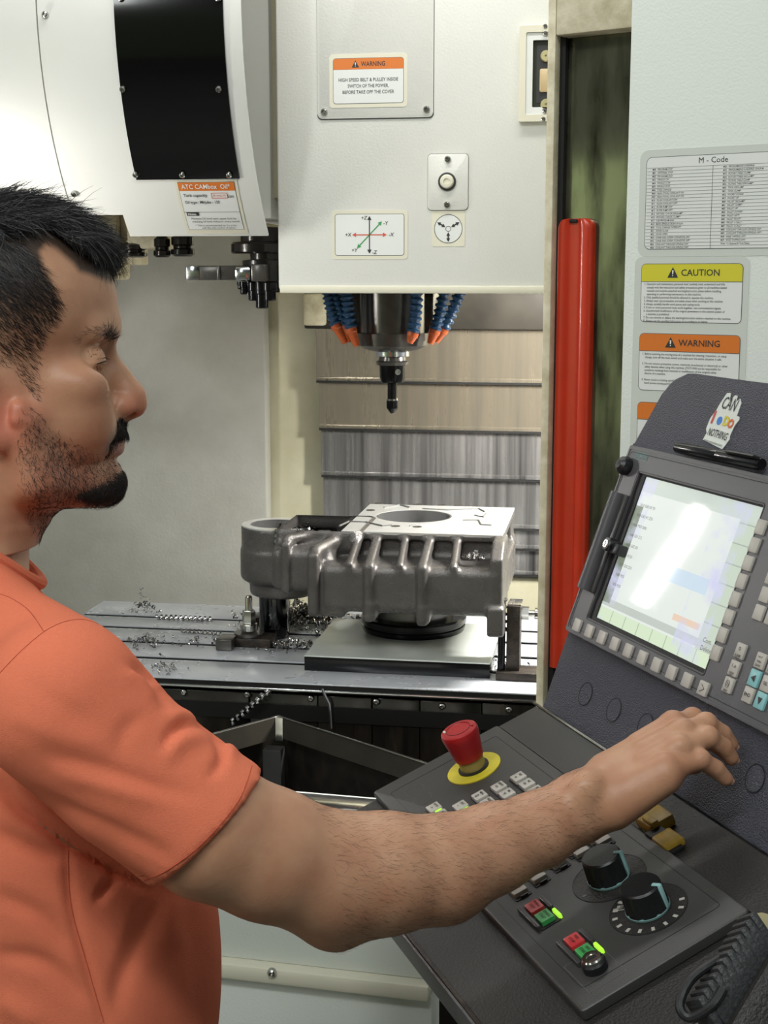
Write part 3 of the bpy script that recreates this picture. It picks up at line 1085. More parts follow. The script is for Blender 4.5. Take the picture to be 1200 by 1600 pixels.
# dark inner back of the drum and the cream carrier block, tool pots
mb = MB()
mb.box(((-1.6 + x_right) / 2, DYC + 0.02, 2.1), (x_right + 1.6, 0.5, 0.72))
mb.build('drum_core', 'olive_sheet', drum)
YB = 2.70
za, zb = on_y(150, 330, YB)[2], on_y(150, 438, YB)[2]
xa, xb = on_y(126, 400, YB)[0], on_y(178, 400, YB)[0]
mb = MB()
mb.box(((xa + xb) / 2, YB + 0.05, (za + zb) / 2 + .02), (xb - xa, 0.10, za - zb + .04), bev=0.008)
mb.box((xb + 0.012, YB + 0.09, (za + zb) / 2 + .03), (0.024, 0.1, za - zb), bev=0.004)
mb.cyl((xa + .03, YB - .004, zb + .06), (xa + .03, YB + .02, zb + .06), .014)
mb.build('carrier_block', 'cream_paint', drum)
mb = MB()
x2, x3 = on_y(196, 370, YB)[0], on_y(300, 370, YB)[0]
mb.box((on_y(222, 360, YB)[0], YB + 0.06, on_y(222, 368, YB)[2]), (0.07, 0.1, 0.05), bev=0.006)
mb.build('carrier_foot', 'cream_paint', drum)
zt, zb2 = on_y(250, 372, YB)[2], on_y(250, 402, YB)[2]
for k, (pa, pb, z1, z0) in enumerate(((180, 222, .62, 0), (236, 262, .9, .0), (262, 298, .95, .05))):
    xa, xb = on_y(pa, 390, YB)[0], on_y(pb, 390, YB)[0]
    h = zt - zb2
    mb = MB()
    r = (xb - xa) / 2
    mb.lathe([(r * .7, 0), (r, .004), (r, h * .35), (r * .8, h * .42), (r * .8, h * .55), (r * .95, h * .62), (r * .95, h), (r * .5, h * 1.2)], 18,
             Matrix.Translation(((xa + xb) / 2, YB + r, zb2 + h * z0)) @ Matrix.Diagonal((1, 1, z1 + .05, 1)))
    mb.build('tool_pot', 'oily_black', drum)

# ------------------------------------------------------------------ change arm with its hub
YA = 2.62
hx = on_y(402, 430, YA)[0]
zd = [on_y(402, y, YA)[2] for y in (372, 378, 396, 412, 441, 462, 482)]
pxm = YA / FPX * 1.0
arm = thing('change_arm', 'dark steel tool change arm with oily hub hanging between drum and spindle head', 'tool changer arm', (hx, YA, zd[0]))
mb = MB()
mb.lathe([(.036, zd[6] + .03), (.036, zd[4]), (.044, zd[4] + .002), (.044, zd[3] + .006), (.030, zd[3] + .008), (.030, zd[2])], 28, Matrix.Translation((hx + .012, YA + .02, 0)))
mb.build('hub', 'oily_black', arm)
mb = MB()
mb.lathe([(.054, zd[2]), (.056, zd[2] + .003), (.056, zd[1] - .004), (.052, zd[1]), (.038, zd[1] + .002), (.038, zd[0] + .02)], 32, Matrix.Translation((hx, YA + .03, 0)))
mb.build('hub_flange', 'oily_black', arm)
mb = MB()
x0a, x1a = on_y(298, 425, YA)[0], on_y(372, 425, YA)[0]
zc, hz = (zd[3] + zd[4]) / 2, (zd[3] - zd[4]) * .78
mb.use('dark_steel').box(((x0a + x1a) / 2 + .006, YA, zc), (x1a - x0a + .012, .05, hz), bev=.003)
mb.use('bright_steel').box((x0a - .0005 + .012, YA - .0255, zc), (.024, .002, hz * .96), bev=.0008)  # bright plate added as the white reflection on the bar's left end
mb.use('dark_steel').box((x0a + .062, YA - .026, zc), (.006, .004, hz), bev=.001)
mb.build('arm_bar', None, arm)
mb = MB()
xg0, xg1 = on_y(371, 425, YA - .03)[0], on_y(397, 425, YA - .03)[0]
mb.use('bright_steel').box(((xg0 + xg1) / 2, YA - .03, zc - .001), (xg1 - xg0, .05, hz * 1.05), bev=.007)
mb.use('dark_steel').box((xg1 + .014, YA - .03, zc), (.028, .046, hz * 1.2), bev=.003)
mb.build('gripper', None, arm)
for (px, y0, y1, r) in ((376, 440, 452, .006), (381, 440, 460, .007), (390, 440, 456, .006), (397, 442, 470, .011), (409, 442, 482, .012), (421, 442, 470, .012), (406, 440, 452, .008)):
    p0 = on_y(px, y0, YA - .02)
    p1 = on_y(px, y1, YA - .02)
    mb = MB()
    h = p0[2] - p1[2]
    mb.lathe([(r * .75, -h), (r, -h + .002), (r, -h * .45), (r * 1.15, -h * .42), (r * 1.15, 0)], 14, Matrix.Translation(p0))
    mb.build('gripper_pin', 'tool_black', arm)

# ================================================================== spindle head
HY = 2.50
HF = frame((0, HY, 0), (1, 0, 0), (0, 0, 1))


def hp(x, y, z=0.0):
    q = on_y(x, y, HY - z)
    return q[0], q[2]


head = thing('spindle_head', 'large white spindle head cover with warning and axis stickers above the spindle', 'spindle head', HF)
hx0, hz0 = hp(435, 458)
hx1 = hp(1010, 458)[0]
mb = MB(HF)
mb.box(((hx0 + hx1) / 2, (hz0 + .006 + 2.6) / 2, -.26), (hx1 - hx0, 2.6 - hz0 - .006, .52), bev=.005, seg=3)
mb.build('housing', 'white_paint', head)
mb = MB(HF)
mb.box(((hx0 + hx1) / 2, hz0 + .0065, -.002), (hx1 - hx0 - .006, .013, .01), bev=.002)
mb.build('bottom_lip', 'film_cream', head)
mb = MB(HF)
mb.box(((hx0 + hx1) / 2, hz0 + .008, -.27), (hx1 - hx0 - .02, .006, .50))
mb.build('underside', 'dark_sheet', head)
# access cover plate
ax, ay = hp(497, 187)
bx = hp(677, 183)[0]
mb = MB(HF)
mb.use('ink_grey').prism(rrect(bx - ax + .002, .62, .008, 5, (ax + bx) / 2, ay + .309), 0, .0006)
mb.use('white_paint').prism(rrect(bx - ax, .618, .008, 5, (ax + bx) / 2, ay + .310), 0, .003, bev=.001)
acc = mb.build('access_cover', None, head)
for p in ((507, 175), (667, 171)):
    x, y = hp(*p)
    place('bolt', BOLT_S, acc, HF @ Matrix.Translation((x, y, .003)))


def head_sticker(px0, py0, px1, py1, z, name, rim=.004, r=.006):
    ax, ay = hp(px0, py0)
    bx, by = hp(px1, py1)
    cx, cy, w, h = (ax + bx) / 2, (ay + by) / 2, bx - ax, ay - by
    mb = MB(HF)
    mb.use('film_cream').prism(rrect(w, h, r, 5, cx, cy), z, z + .0006)
    return mb, cx, cy, w - 2 * rim, h - 2 * rim, z


mb, cx, cy, w, h, z = head_sticker(515, 86, 637, 167, .003, 'warning', .0065)
hh = h * .25
mb.use('ink_grey').prism(rrect(w, h, .005, 5, cx, cy), z + .0006, z + .0009)
mb.use('paper_white').prism(rrect(w - .0014, h - .0014, .0045, 5, cx, cy), z + .0009, z + .0011)
pts = [p for p in rrect(w - .0014, h - .0014, .0045, 5, cx, cy) if p[1] > cy + h / 2 - hh] + [(cx - w / 2 + .0007, cy + h / 2 - hh), (cx + w / 2 - .0007, cy + h / 2 - hh)]
pts.sort(key=lambda p: math.atan2(p[1] - (cy + h / 2 - hh / 2), p[0] - cx))
mb.use('label_orange').prism(pts, z + .0011, z + .0013)
st = mb.build('warning_sticker', None, head)
L = MB(HF)
warn_triangle(L, cx - w * .18, cy + h / 2 - hh * .55, hh * .62, z + .0016)
L.use('ink')
add_text(L, 'WARNING', cx - w * .10, cy + h / 2 - hh * .55, z + .0016, hh * .58, 'LEFT', .012, fit=w * .34)
for i, (s, f) in enumerate((('HIGH SPEED BELT & PULLEY INSIDE', .84), ('SWITCH OF THE POWER,', .58), ('BEFORE TAKE OFF THE COVER', .73))):
    V, F = text_geo(s, h * .105, 'CENTER', .006)
    V[:, 0] *= w * f / (V[:, 0].max() - V[:, 0].min())
    L.add(V + np.array([cx, cy + h * (.02 - .135 * i), z + .0014]), F)
L.build('lettering', None, st)
# axis sticker
mb, cx, cy, w, h, z = head_sticker(518, 329, 637, 405, 0, 'axis', .006)
mb.use('ink_grey').prism(rrect(w, h, .005, 5, cx, cy), z + .0006, z + .0009)
mb.use('paper_white').prism(rrect(w - .0018, h - .0018, .0042, 5, cx, cy), z + .0009, z + .0011)
st = mb.build('axis_sticker', None, head)
L = MB(HF)
zz = z + .0014
lw = .0009
L.use('ink_red')
arrow(L, (cx - w * .25, cy), (cx + w * .25, cy), zz, lw, .007)
L.use('ink_green')
arrow(L, (cx - w * .18, cy - h * .32), (cx + w * .18, cy + h * .32), zz + .0001, lw, .007)
L.use('ink')
arrow(L, (cx, cy - h * .45), (cx, cy + h * .45), zz + .0002, lw, .007)
for s, x, y in (('+Z', -.08, .4), ('-Y', .23, .27), ('+X', -.31, .0), ('-X', .31, 0), ('+Y', -.22, -.37), ('-Z', .07, -.42)):
    add_text(L, s, cx + w * x, cy + h * y, zz, h * .12, 'CENTER', .01, shear=.15)
L.build('lettering', None, st)
# sensor plate
ax, ay = hp(669, 241)
bx, by = hp(731, 328)
cx, cy, w, h = (ax + bx) / 2, (ay + by) / 2, bx - ax, ay - by
mb = MB(HF)
mb.use('ink_grey').prism(rrect(w + .0016, h + .0016, .007, 5, cx, cy), 0, .0006)
mb.use('white_paint').prism(rrect(w, h, .0065, 5, cx, cy), 0, .003, bev=.001)
pl = mb.build('air_plate', None, head)
for p in ((700, 249), (699, 320)):
    x, y = hp(*p)
    place('bolt', BOLT_S, pl, HF @ Matrix.Translation((x, y, .003)))
x, y = hp(699, 284)
mb = MB(HF)
mb.use('ink').lathe([(.0155, .003), (.0155, .006), (.0125, .0065), (.0125, .003)], 28, Matrix.Translation((x, y, 0)))
mb.use('film_cream').lathe([(.012, .003), (.012, .008), (.010, .011), (.0055, .0115), (.0055, .010), (0, .010)], 24, Matrix.Translation((x, y, 0)))
mb.build('plug_ring', None, pl)
# jaw sticker
ax, ay = hp(675, 330)
bx, by = hp(726, 385)
cx, cy, w, h = (ax + bx) / 2, (ay + by) / 2, bx - ax, ay - by
mb = MB(HF)
mb.use('film_cream').prism(rrect(w, h, .002, 2, cx, cy), 0, .0006)
mb.use('ink').ring(circle(w * .43, 36, cx, cy), circle(w * .413, 36, cx, cy), .0006, .0009)
mb.use('paper_white').prism(circle(w * .413, 36, cx, cy), .0006, .0008)
mb.use('ink').ring(circle(w * .085, 20, cx, cy), circle(w * .07, 20, cx, cy), .0008, .0010)
for a in (90 + 120 + 60, 90 - 60, 90 + 60):
    a = math.radians(a)
    arrow(mb, (cx + w * .10 * math.cos(a), cy + w * .10 * math.sin(a)), (cx + w * .39 * math.cos(a), cy + w * .39 * math.sin(a)), .0012, .0012, .0062)
mb.build('clamp_sticker', None, head)
# sight gauge half hidden by the door edge
g0x, g0y = hp(812, 40, .012)
g1y = hp(812, 190, .012)[1]
gw = hp(905, 100, .012)[0] - g0x
gc = g0x + gw / 2
gy, gh = (g0y + g1y) / 2, g0y - g1y
mb = MB(HF)
mb.use('film_cream').ring(rrect(gw, gh, .004, 3, gc, gy), rrect(gw * .78, gh * .86, .003, 3, gc, gy), 0, .012)
mb.use('paper_white').ring(rrect(gw * .78, gh * .86, .003, 3, gc, gy), rrect(gw * .55, gh * .70, .002, 3, gc, gy), 0, .009)
mb.use('gauge_glass').prism(rrect(gw * .56, gh * .71, .002, 3, gc, gy), 0, .003)
mb.use('ink').prism(rrect(gw * .42, gh * .60, .002, 3, gc, gy), .003, .0036)
gg = mb.build('oil_gauge', None, head)
ux = hp(850, 110, .01)[0]
mb = MB(HF)
mb.use('brass')
for py in (87, 163):
    x, y = hp(853, py, .01)
    mb.lathe([(.0095, .0036), (.0095, .007), (.008, .009), (.002, .009), (.002, .006), (0, .006)], 18, Matrix.Translation((x, y, 0)))
mb.use('gauge_oil')
x, y = hp(857, 125, .01)
mb.prism(rrect(.03, .038, .003, 3, x, y), .0036, .007, bev=.001)
mb.build('gauge_tube', None, gg)
for p in ((852, 41), (852, 52), (851, 173), (849, 186)):
    x, y = hp(p[0], p[1], .012)
    place('bolt', BOLT_XS, gg, HF @ Matrix.Translation((x, y, .010)))

# spindle nose and nozzles under the head
SX, SY = at_depth(613, 600, 2.8)[0], 2.77


def sz(y):
    return on_y(613, y, SY)[2]


T0 = Matrix.Translation((SX, SY, 0))
mb = MB()
k = SY / FPX * 1.02
mb.use('dark_steel').lathe([(.035 * 1, sz(549)), (40 * k, sz(546)), (56 * k, sz(539)), (57 * k, sz(520)), (50 * k, sz(519)), (50 * k, sz(430))], 48, T0)
mb.use('oily_black').box((SX - .01, SY + .10, sz(480)), (138 * k, .14, sz(430) - sz(528)), bev=.006)
mb.build('spindle_nose', None, head)
# segmented coolant hoses
for (pts, nz, dy) in (((512, 455, 515, 480, 526, 510), (540, 536), -.05), ((541, 455, 543, 480, 549, 516), (558, 541), -.08), ((520, 455, 530, 482, 538, 512), (545, 535), .02),
                      ((651, 455, 651, 490, 645, 522), (640, 536), -.08), ((694, 455, 688, 490, 679, 518), (672, 537), -.05), ((719, 455, 710, 482, 692, 516), (681, 534), -.01)):
    Y = SY + dy
    p = [on_y(pts[i], pts[i + 1], Y) for i in (0, 2, 4)]
    e = on_y(nz[0], nz[1], Y)
    pts3, rad = [], []
    nseg = 7
    for i in range(nseg * 4 + 1):
        t = i / (nseg * 4)
        q = p[0] * (1 - t) ** 2 + 2 * t * (1 - t) * (p[1] * 1.0) + p[2] * t * t
        pts3.append(q)
        rad.append((.0085, .0128, .0125, .0085)[i % 4])
    mb = MB()
    mb.tube(pts3, .01, 12, rad=rad)
    hs = mb.build('coolant_hose', 'hose_blue', head, angle=60)
    mb = MB()
    d = e - p[2]
    mb.lathe([(.011, -.004), (.011, .004), (.0095, .006), (.0062, np.linalg.norm(d) * .95), (.0062, np.linalg.norm(d)), (.003, np.linalg.norm(d)), (.003, np.linalg.norm(d) * .8)], 14, z_frame(p[2], d))
    mb.build('nozzle', 'nozzle_orange', hs)

# tool holder
tool = thing('tool_holder', 'black tool holder with a slim shank tool clamped in the spindle', 'tool holder', (SX, SY, sz(645)))
mb = MB()
k2 = SY / FPX * 1.0
mb.use('bright_steel').lathe([(20 * k2, sz(556)), (27 * k2, sz(556)), (27 * k2, sz(548)), (20 * k2, sz(547)), (20 * k2, sz(541))], 40, T0)
mb.use('dark_steel').lathe([(19 * k2, sz(571)), (25 * k2, sz(570)), (26 * k2, sz(565)), (22 * k2, sz(563)), (21 * k2, sz(557)), (26 * k2, sz(556)), (19 * k2, sz(555))], 40, T0)
mb.build('taper_flange', None, tool)
mb = MB()
mb.use('tool_black').lathe([(10 * k2, sz(598)), (18 * k2, sz(597)), (20 * k2, sz(590)), (20.5 * k2, sz(571)), (15 * k2, sz(570))], 36, T0)
ch = mb.build('chuck', None, tool)
mb = MB()
q = np.array([SX + 11 * k2, SY - 17.2 * k2, sz(580)])
mb.use('bolt_steel').lathe([(.0058, 0), (.0058, .002), (.0035, .002), (.0035, -.001), (0, -.001)], 14, z_frame(q, (.5, -.86, 0)))
mb.build('clamp_screw', None, ch)
mb = MB()
mb.use('tool_black').lathe([(0, sz(646)), (3 * k2, sz(645.5)), (9 * k2, sz(638)), (9.3 * k2, sz(636)), (9.3 * k2, sz(624)), (7.6 * k2, sz(623)), (7.6 * k2, sz(597))], 28, T0)
mb.use('bright_steel').lathe([(9.4 * k2, sz(625.5)), (9.5 * k2, sz(623)), (7.7 * k2, sz(622)), (7.7 * k2, sz(625))], 28, T0)
mb.build('cutter', None, tool)

# ------------------------------------------------------------------ telescopic way cover behind the spindle
YC = 3.36
wc = thing('way_cover', 'stack of streaked steel telescopic cover plates behind the spindle', 'way cover', (-0.4, YC, 0.9))
rows = [(512, 597, 495), (597, 672, 499), (672, 746, 502), (746, 822, 505), (822, 853, 508), (853, 893, 511)]
for i, (y0, y1, xl_) in enumerate(rows):
    Y = YC + .006 * i
    z1, z0 = on_y(650, y0 - (14 if i else 0), Y)[2], on_y(650, y1, Y)[2]
    xa, xb = on_y(xl_, 650, Y)[0], .12
    mb = MB()
    sm_ = 'slat_steel' if i < 2 else 'slat_streaked'
    mb.use(sm_).box(((xa + xb) / 2, Y, (z0 + z1) / 2), (xb - xa, .004, z1 - z0))
    mb.use(sm_).box(((xa + xb) / 2, Y - .0015, z0 + .006), (xb - xa, .005, .010), bev=.0012)
    mb.use('black_gap').box(((xa + xb) / 2, Y + .001, z0 - .0015), (xb - xa, .010, .005))
    mb.build('slat', None, wc)
mb = MB()
mb.use('dark_sheet').box((on_y(690, 480, YC - .02)[0], YC + .01, on_y(690, 486, YC)[2]), (.66, .05, .085), bev=.004)
mb.build('top_rail', None, wc)
mb = MB()
xa, xb = on_y(474, 486, YC - .03)[0], on_y(508, 486, YC - .03)[0]
mb.box(((xa + xb) / 2, YC + .01, on_y(490, 484, YC - .03)[2]), (xb - xa, .09, .075), bev=.006)
mb.build('end_block', 'cream_paint', wc)

# ================================================================== machine table and the job on it
ZT = 0.85
table = thing('machine_table', 'wet steel machine table with long T-slots carrying the grey casting', 'machine table', (-0.4, 2.8, 0.6))
YF, YBK = 2.505, 3.10
TX0, TX1 = -1.16, 0.75
slots = [2.637, 2.752, 2.866, 2.966]
edges = [YF] + slots + [YBK]
for i in range(5):
    a = edges[i] + (0 if i == 0 else .0095)
    b = edges[i + 1] - (0 if i == 4 else .0095)
    mb = MB()
    th_ = .012 if i == 0 else .036
    mb.use('slot_dark').box(((TX0 + TX1) / 2, (a + b) / 2, ZT - .002 - th_ / 2), (TX1 - TX0, b - a - .001, th_))
    mb.use('table_steel').box(((TX0 + TX1) / 2, (a + b) / 2, ZT - .0015), (TX1 - TX0, b - a, .003), bev=.0008)
    mb.build('table_rail', None, table)
mb = MB()
mb.box(((TX0 + TX1) / 2, (YF + YBK) / 2, ZT - .06), (TX1 - TX0 - .01, YBK - YF - .01, .03))
mb.build('slot_bed', 'slot_dark', table)
mb = MB()
mb.box(((TX0 + TX1) / 2, YF + .004, ZT - .0145), (TX1 - TX0, .012, .006), bev=.002)
mb.build('front_edge', 'bright_steel', table)
apron = thing('table_apron', 'oily black apron below the front edge of the machine table, with steel bolts', 'apron', (-0.4, YF, 0.4))
xs_ = [on_y(p, 1100, YF)[0] for p in (180, 388, 495, 580, 655, 752, 846, 960)]
for i in range(len(xs_) - 1):
    mb = MB()
    mb.box(((xs_[i] + xs_[i + 1]) / 2, YF + .018 + .0015 * (i % 2), .66), (xs_[i + 1] - xs_[i] - .0015, .02, .33), bev=.002)
    mb.build('apron_plate', 'apron_black', apron)
mb = MB()
mb.box(((TX0 + TX1) / 2, YF + .045, .62), (TX1 - TX0, .03, .40))
mb.build('apron_backing', 'black_gap', apron)
for p in ((288, 1081), (387, 1085), (486, 1091), (588, 1096), (691, 1103), (795, 1108), (895, 1113)):
    q = on_y(p[0], p[1], YF + .008)
    place('bolt', BOLT_M, apron, z_frame(q, (0, -1, 0)))

# chip trough: two bent side sheets meeting in a ridge, and the well below
zr = on_y(437, 1119, 2.44)[2]
pk = np.array(on_y(437, 1119, 2.44))
rt_ = on_z(690, 1200, zr)
lf_ = on_z(250, 1170, zr)
trough = thing('chip_trough', 'dark sheet-metal chip trough meeting in a ridge below the table', 'chip trough', (pk[0], pk[1], .32))
for nm, e in (('side_sheet', rt_), ('side_sheet', lf_)):
    d = e - pk
    e2 = pk + d * 1.5
    u = d / np.linalg.norm(d)
    nrm = np.array([-u[1], u[0], 0])
    if nrm[1] > 0:
        nrm = -nrm
    fr = frame(pk, u, (0, 0, 1))
    Lh = np.linalg.norm(d) * 1.5
    mb = MB(fr)
    mb.use('dark_sheet').box((Lh / 2, -.02, 0), (Lh, .04, .003))
    mb.use('oily_black').box((Lh / 2, -.25, -.02 * (1 if np.cross(u, (0, 0, 1)) @ nrm > 0 else -1)), (Lh, .44, .003))
    mb.build(nm, None, trough)
    mb = MB(fr)
    mb.box((Lh / 2, .0008, .002), (Lh, .0018, .005), bev=.0006)
    mb.build('bent_lip', 'bolt_steel', trough)
mb = MB()
mb.box((pk[0], pk[1] - .006, zr - .022), (.016, .008, .046), bev=.002)
mb.build('ridge_strip', 'bolt_steel', trough)
mb = MB()
mb.box((pk[0] - .005, pk[1] - .03, zr - .26), (.035, .03, .42), bev=.003)
mb.build('ridge_post', 'black_gap', trough)

# fixture plate and riser disc
a = on_z(476, 1047, ZT)
b = on_z(765, 1061, ZT)
PY = (a[1] + b[1]) / 2
zp = on_y(600, 1029, PY)[2]
back = on_z(520, 966, zp)[1]
plate = thing('fixture_plate', 'thick ground steel fixture plate with dark edges lying across the table slots', 'fixture plate', ((a[0] + b[0]) / 2, PY, ZT))
mb = MB()
c = ((a[0] + b[0]) / 2, (PY + back) / 2, (ZT + zp) / 2)
s = (b[0] - a[0], back - PY, zp - ZT)
mb.use('plate_edge').box((c[0], c[1], c[2] - .0015), (s[0], s[1], s[2] - .003), bev=.001)
mb.use('plate_face').box((c[0], c[1], zp - .0015), (s[0], s[1], .003), bev=.0008)
pobj = mb.build('plate_body', None, plate)
dc = on_z(646, 981, zp)
disc = thing('riser_disc', 'round black stepped riser disc between fixture plate and casting', 'riser', (dc[0], dc[1], zp))
mb = MB()
R = 88 * 1.24e-3
mb.use('tool_black').lathe([(R * .96, zp), (R * .98, zp + .006), (R * .98, zp + .010), (R * .95, zp + .012), (R * .95, zp + .015), (R, zp + .017), (R, zp + .026), (R * .97, zp + .030), (R * .76, zp + .031)], 64, Matrix.Translation((dc[0], dc[1], 0)))
mb.build('rim', None, disc)
mb = MB()
mb.use('dark_steel').lathe([(R * .76, zp + .02), (R * .75, zp + .055), (R * .2, zp + .056)], 48, Matrix.Translation((dc[0], dc[1], 0)))
mb.build('neck', None, disc)

# grey iron casting
GY = 2.555                      # front of the lower body
gx = lambda px, Y=GY: on_y(px, 900, Y)[0]
gz = lambda py, Y=GY: on_y(640, py, Y)[2]
FTY = 2.645                     # front edge of the milled top
ztop = on_y(655, 834, FTY)[2]
ybk = on_z(690, 791, ztop)[1]
zsh, zbo = gz(887), gz(962)
bx0, bx1 = gx(497), gx(784)
tx0, tx1 = on_y(533, 834, FTY)[0], on_y(785, 836, FTY)[0]
cast = thing('gearbox_casting', 'grey ribbed iron gearbox casting with a shiny milled top and bores', 'casting', (dc[0], dc[1], zp + .056))
hres = 0.0028
LCX0 = on_y(379, 880, 2.86)[0]
F = Field(np.arange(min(bx0 - .2, LCX0 - .04), bx1 + .05, hres), np.arange(GY - .03, ybk + .03, hres), np.arange(zbo - .045, ztop + .006, hres))
cxm = (bx0 + bx1) / 2
# lower body, upper neck up to the top flange
F.box((cxm, (GY + ybk - .03) / 2, (zsh + zbo) / 2), ((bx1 - bx0) / 2, (ybk - .03 - GY) / 2, (zsh - zbo) / 2), rnd=.016)
F.box(((tx0 + tx1) / 2, (FTY + ybk) / 2 + .004, (zsh + ztop) / 2 - .01), ((tx1 - tx0) / 2, (ybk - FTY) / 2 - .006, (ztop - zsh) / 2 + .005), rnd=.006, k=.015)
F.box(((tx0 + tx1) / 2, (FTY + ybk) / 2, ztop - .007), ((tx1 - tx0) / 2, (ybk - FTY) / 2, .0065), rnd=.002, k=.006)
# waist and left neck
wx0 = gx(432)
F.box(((wx0 + bx0) / 2, 2.60 + .10, (gz(868) + gz(938)) / 2), ((bx0 - wx0) / 2 + .02, .115, (gz(868) - gz(938)) / 2), rnd=.018, k=.012)
F.box(((wx0 + bx0) / 2 + .02, 2.60 + .12, (gz(842) + gz(880)) / 2), ((bx0 - wx0) / 2 + .04, .09, (gz(842) - gz(880)) / 2), rnd=.012, k=.02)
# left barrel
LCY = 2.86
LCX = on_y(437, 880, LCY)[0]
LR = LCX - on_y(379, 880, LCY)[0]
lz1, lz0 = on_z(425, 817, 0)[2] if False else on_y(425, 820, LCY - .01)[2], on_y(425, 940, LCY - LR)[2]
lzm = lz1 - (lz1 - lz0) * .30
F.cylz((LCX, LCY), LR * .985, lzm, lz1, rnd=.004, k=.0)
F.cylz((LCX, LCY), LR * 1.02, lz0 + .03, lzm + .004, rnd=.014, k=.006)
F.cylz((LCX + .006, LCY), LR * .86, lz0, lz0 + .05, rnd=.008, k=.012)
F.box((LCX + .07, LCY - .03, lz1 - .012), (.06, .05, .012), rnd=.004, k=.01)
# ribs
def rib(px, w, full, top_px=None):
    x = gx(px)
    xt = x if top_px is None else on_y(top_px, 840, FTY)[0]
    a = np.array([xt, FTY + .012, ztop - .014])
    b = np.array([x, GY + .006, zsh - .002])
    d = b - a
    Ln = np.linalg.norm(d)
    d = d / Ln
    sx_ = np.array([1, 0, 0]) - d * d[0]
    sx_ /= np.linalg.norm(sx_)
    A = np.stack([sx_, np.cross(d, sx_), d], 1)
    F.box((a + b) / 2 - np.cross(d, sx_) * 0, (w / 2, .010, Ln / 2 + .006), A, rnd=.0055, k=.010)
    F.box((a + b) / 2 + np.array([0, .02, -.012]), (w / 2 * .8, .02, Ln / 2), A, rnd=.004, k=.006)
    if full:
        z0 = zbo - full
        F.box((x, GY + .004, (zsh + z0) / 2), (w / 2, .011, (zsh - z0) / 2 + .004), rnd=.0055, k=.008)
        if full > .005:
            F.box((x + .004, GY + .014, z0 + .016), (w * .62, .018, .016), rnd=.005, k=.01)
rib(576, .017, .010, 588)
rib(659, .017, .014, 671)
rib(545, .013, 0, 559)
rib(624, .013, 0, 632)
rib(708, .014, 0, 714)
# strong rib at the waist with a swept top
x = gx(490)
F.box((x, GY + .02, (gz(868) + gz(968)) / 2), (.011, .03, (gz(868) - gz(968)) / 2), rnd=.007, k=.008)
F.cap((x, GY + .02, gz(868)), (on_y(533, 842, FTY)[0], FTY + .01, ztop - .012), .0115, .010, k=.012)
F.cap((x - .002, GY + .012, gz(962)), (x + .05, GY + .012, gz(965)), .008, k=.01)
x = gx(441)
F.box((x, 2.60, (gz(858) + gz(940)) / 2), (.009, .02, (gz(858) - gz(940)) / 2), rnd=.006, k=.006)
F.cap((x, 2.60, gz(855)), (gx(498, 2.62), 2.66, ztop - .006), .009, .008, k=.012)
# end flange on the right
xf = gx(772)
F.box((xf + .004, (GY + FTY) / 2 + .02, (ztop + zbo) / 2), (.012, (FTY - GY) / 2 + .02, (ztop - zbo) / 2 - .001), rnd=.005, k=.006)
F.box((xf + .004, GY + .012, zbo - .006), (.016, .02, .028), rnd=.005, k=.006)
sl = np.array([0, FTY - GY, ztop - zsh])
# cut the flange's upper front corner along the slope
nn = np.array([0, -(ztop - zsh), (FTY - GY)])
nn /= np.linalg.norm(nn)
F.box(np.array([xf, GY - .004, zsh + .012]) + nn * .05 + np.array([0, .045, .03]), (.05, .05, .12), np.stack([(1, 0, 0), nn, np.cross((1, 0, 0), nn)], 1), k=.004, op='sub')
# right end window and bores
F.box((bx1 + .005, (FTY + ybk) / 2 - .01, (zsh + ztop) / 2 - .012), (.05, .09, (ztop - zsh) / 2 - .004), rnd=.012, k=.004, op='sub')
bc = on_z(647, 807, ztop)
BR = 60 * 1.27e-3
F.cylz((bc[0], bc[1]), BR, zbo - .1, ztop + .1, k=.0, op='sub')
lc = on_z(424, 818, lz1)
LB = 42 * 1.27e-3
F.cylz((LCX - .008, LCY), LB, lz0 - .1, lz1 + .1, op='sub')
V, Q = F.mesh()
V = relax(V, Q, 1, .35)
body = link('cast_body', np_mesh('cast_body', V, Q, ['cast_iron'], inv=wm(cast).inverted()), cast)
del F
# milled top face with bore and oil grooves
mb = MB()
n = 64
cxT, cyT = (tx0 + tx1) / 2, (FTY + ybk) / 2
def rect_dir(a):
    dx, dy = math.cos(a), math.sin(a)
    cand = []
    for (lim, o, d) in ((tx0, bc[0], dx), (tx1, bc[0], dx), (FTY, bc[1], dy), (ybk, bc[1], dy)):
        if abs(d) > 1e-9:
            t = (lim - o) / d
            if t > 1e-6:
                cand.append(t)
    t = min(cand)
    return (bc[0] + dx * t, bc[1] + dy * t)
angs = sorted(list(np.linspace(0, 2 * PI, n, endpoint=False)) + [math.atan2(y - bc[1], x - bc[0]) % (2 * PI) for x in (tx0, tx1) for y in (FTY, ybk)])
out = [rect_dir(a_) for a_ in angs]
inn = [(bc[0] + (BR + .001) * math.cos(a_), bc[1] + (BR + .001) * math.sin(a_)) for a_ in angs]
mb.use('milled_face').ring(out, inn, ztop - .004, ztop + .001)
mf = mb.build('milled_top', None, cast)
mb = MB()
mb.use('bore_steel').ring([(bc[0] + BR * math.cos(a_), bc[1] + BR * math.sin(a_)) for a_ in angs], [(bc[0] + (BR - .003) * math.cos(a_), bc[1] + (BR - .003) * math.sin(a_)) for a_ in angs], ztop - .05, ztop + .0005)
mb.build('bore_liner', None, cast)
mb = MB()
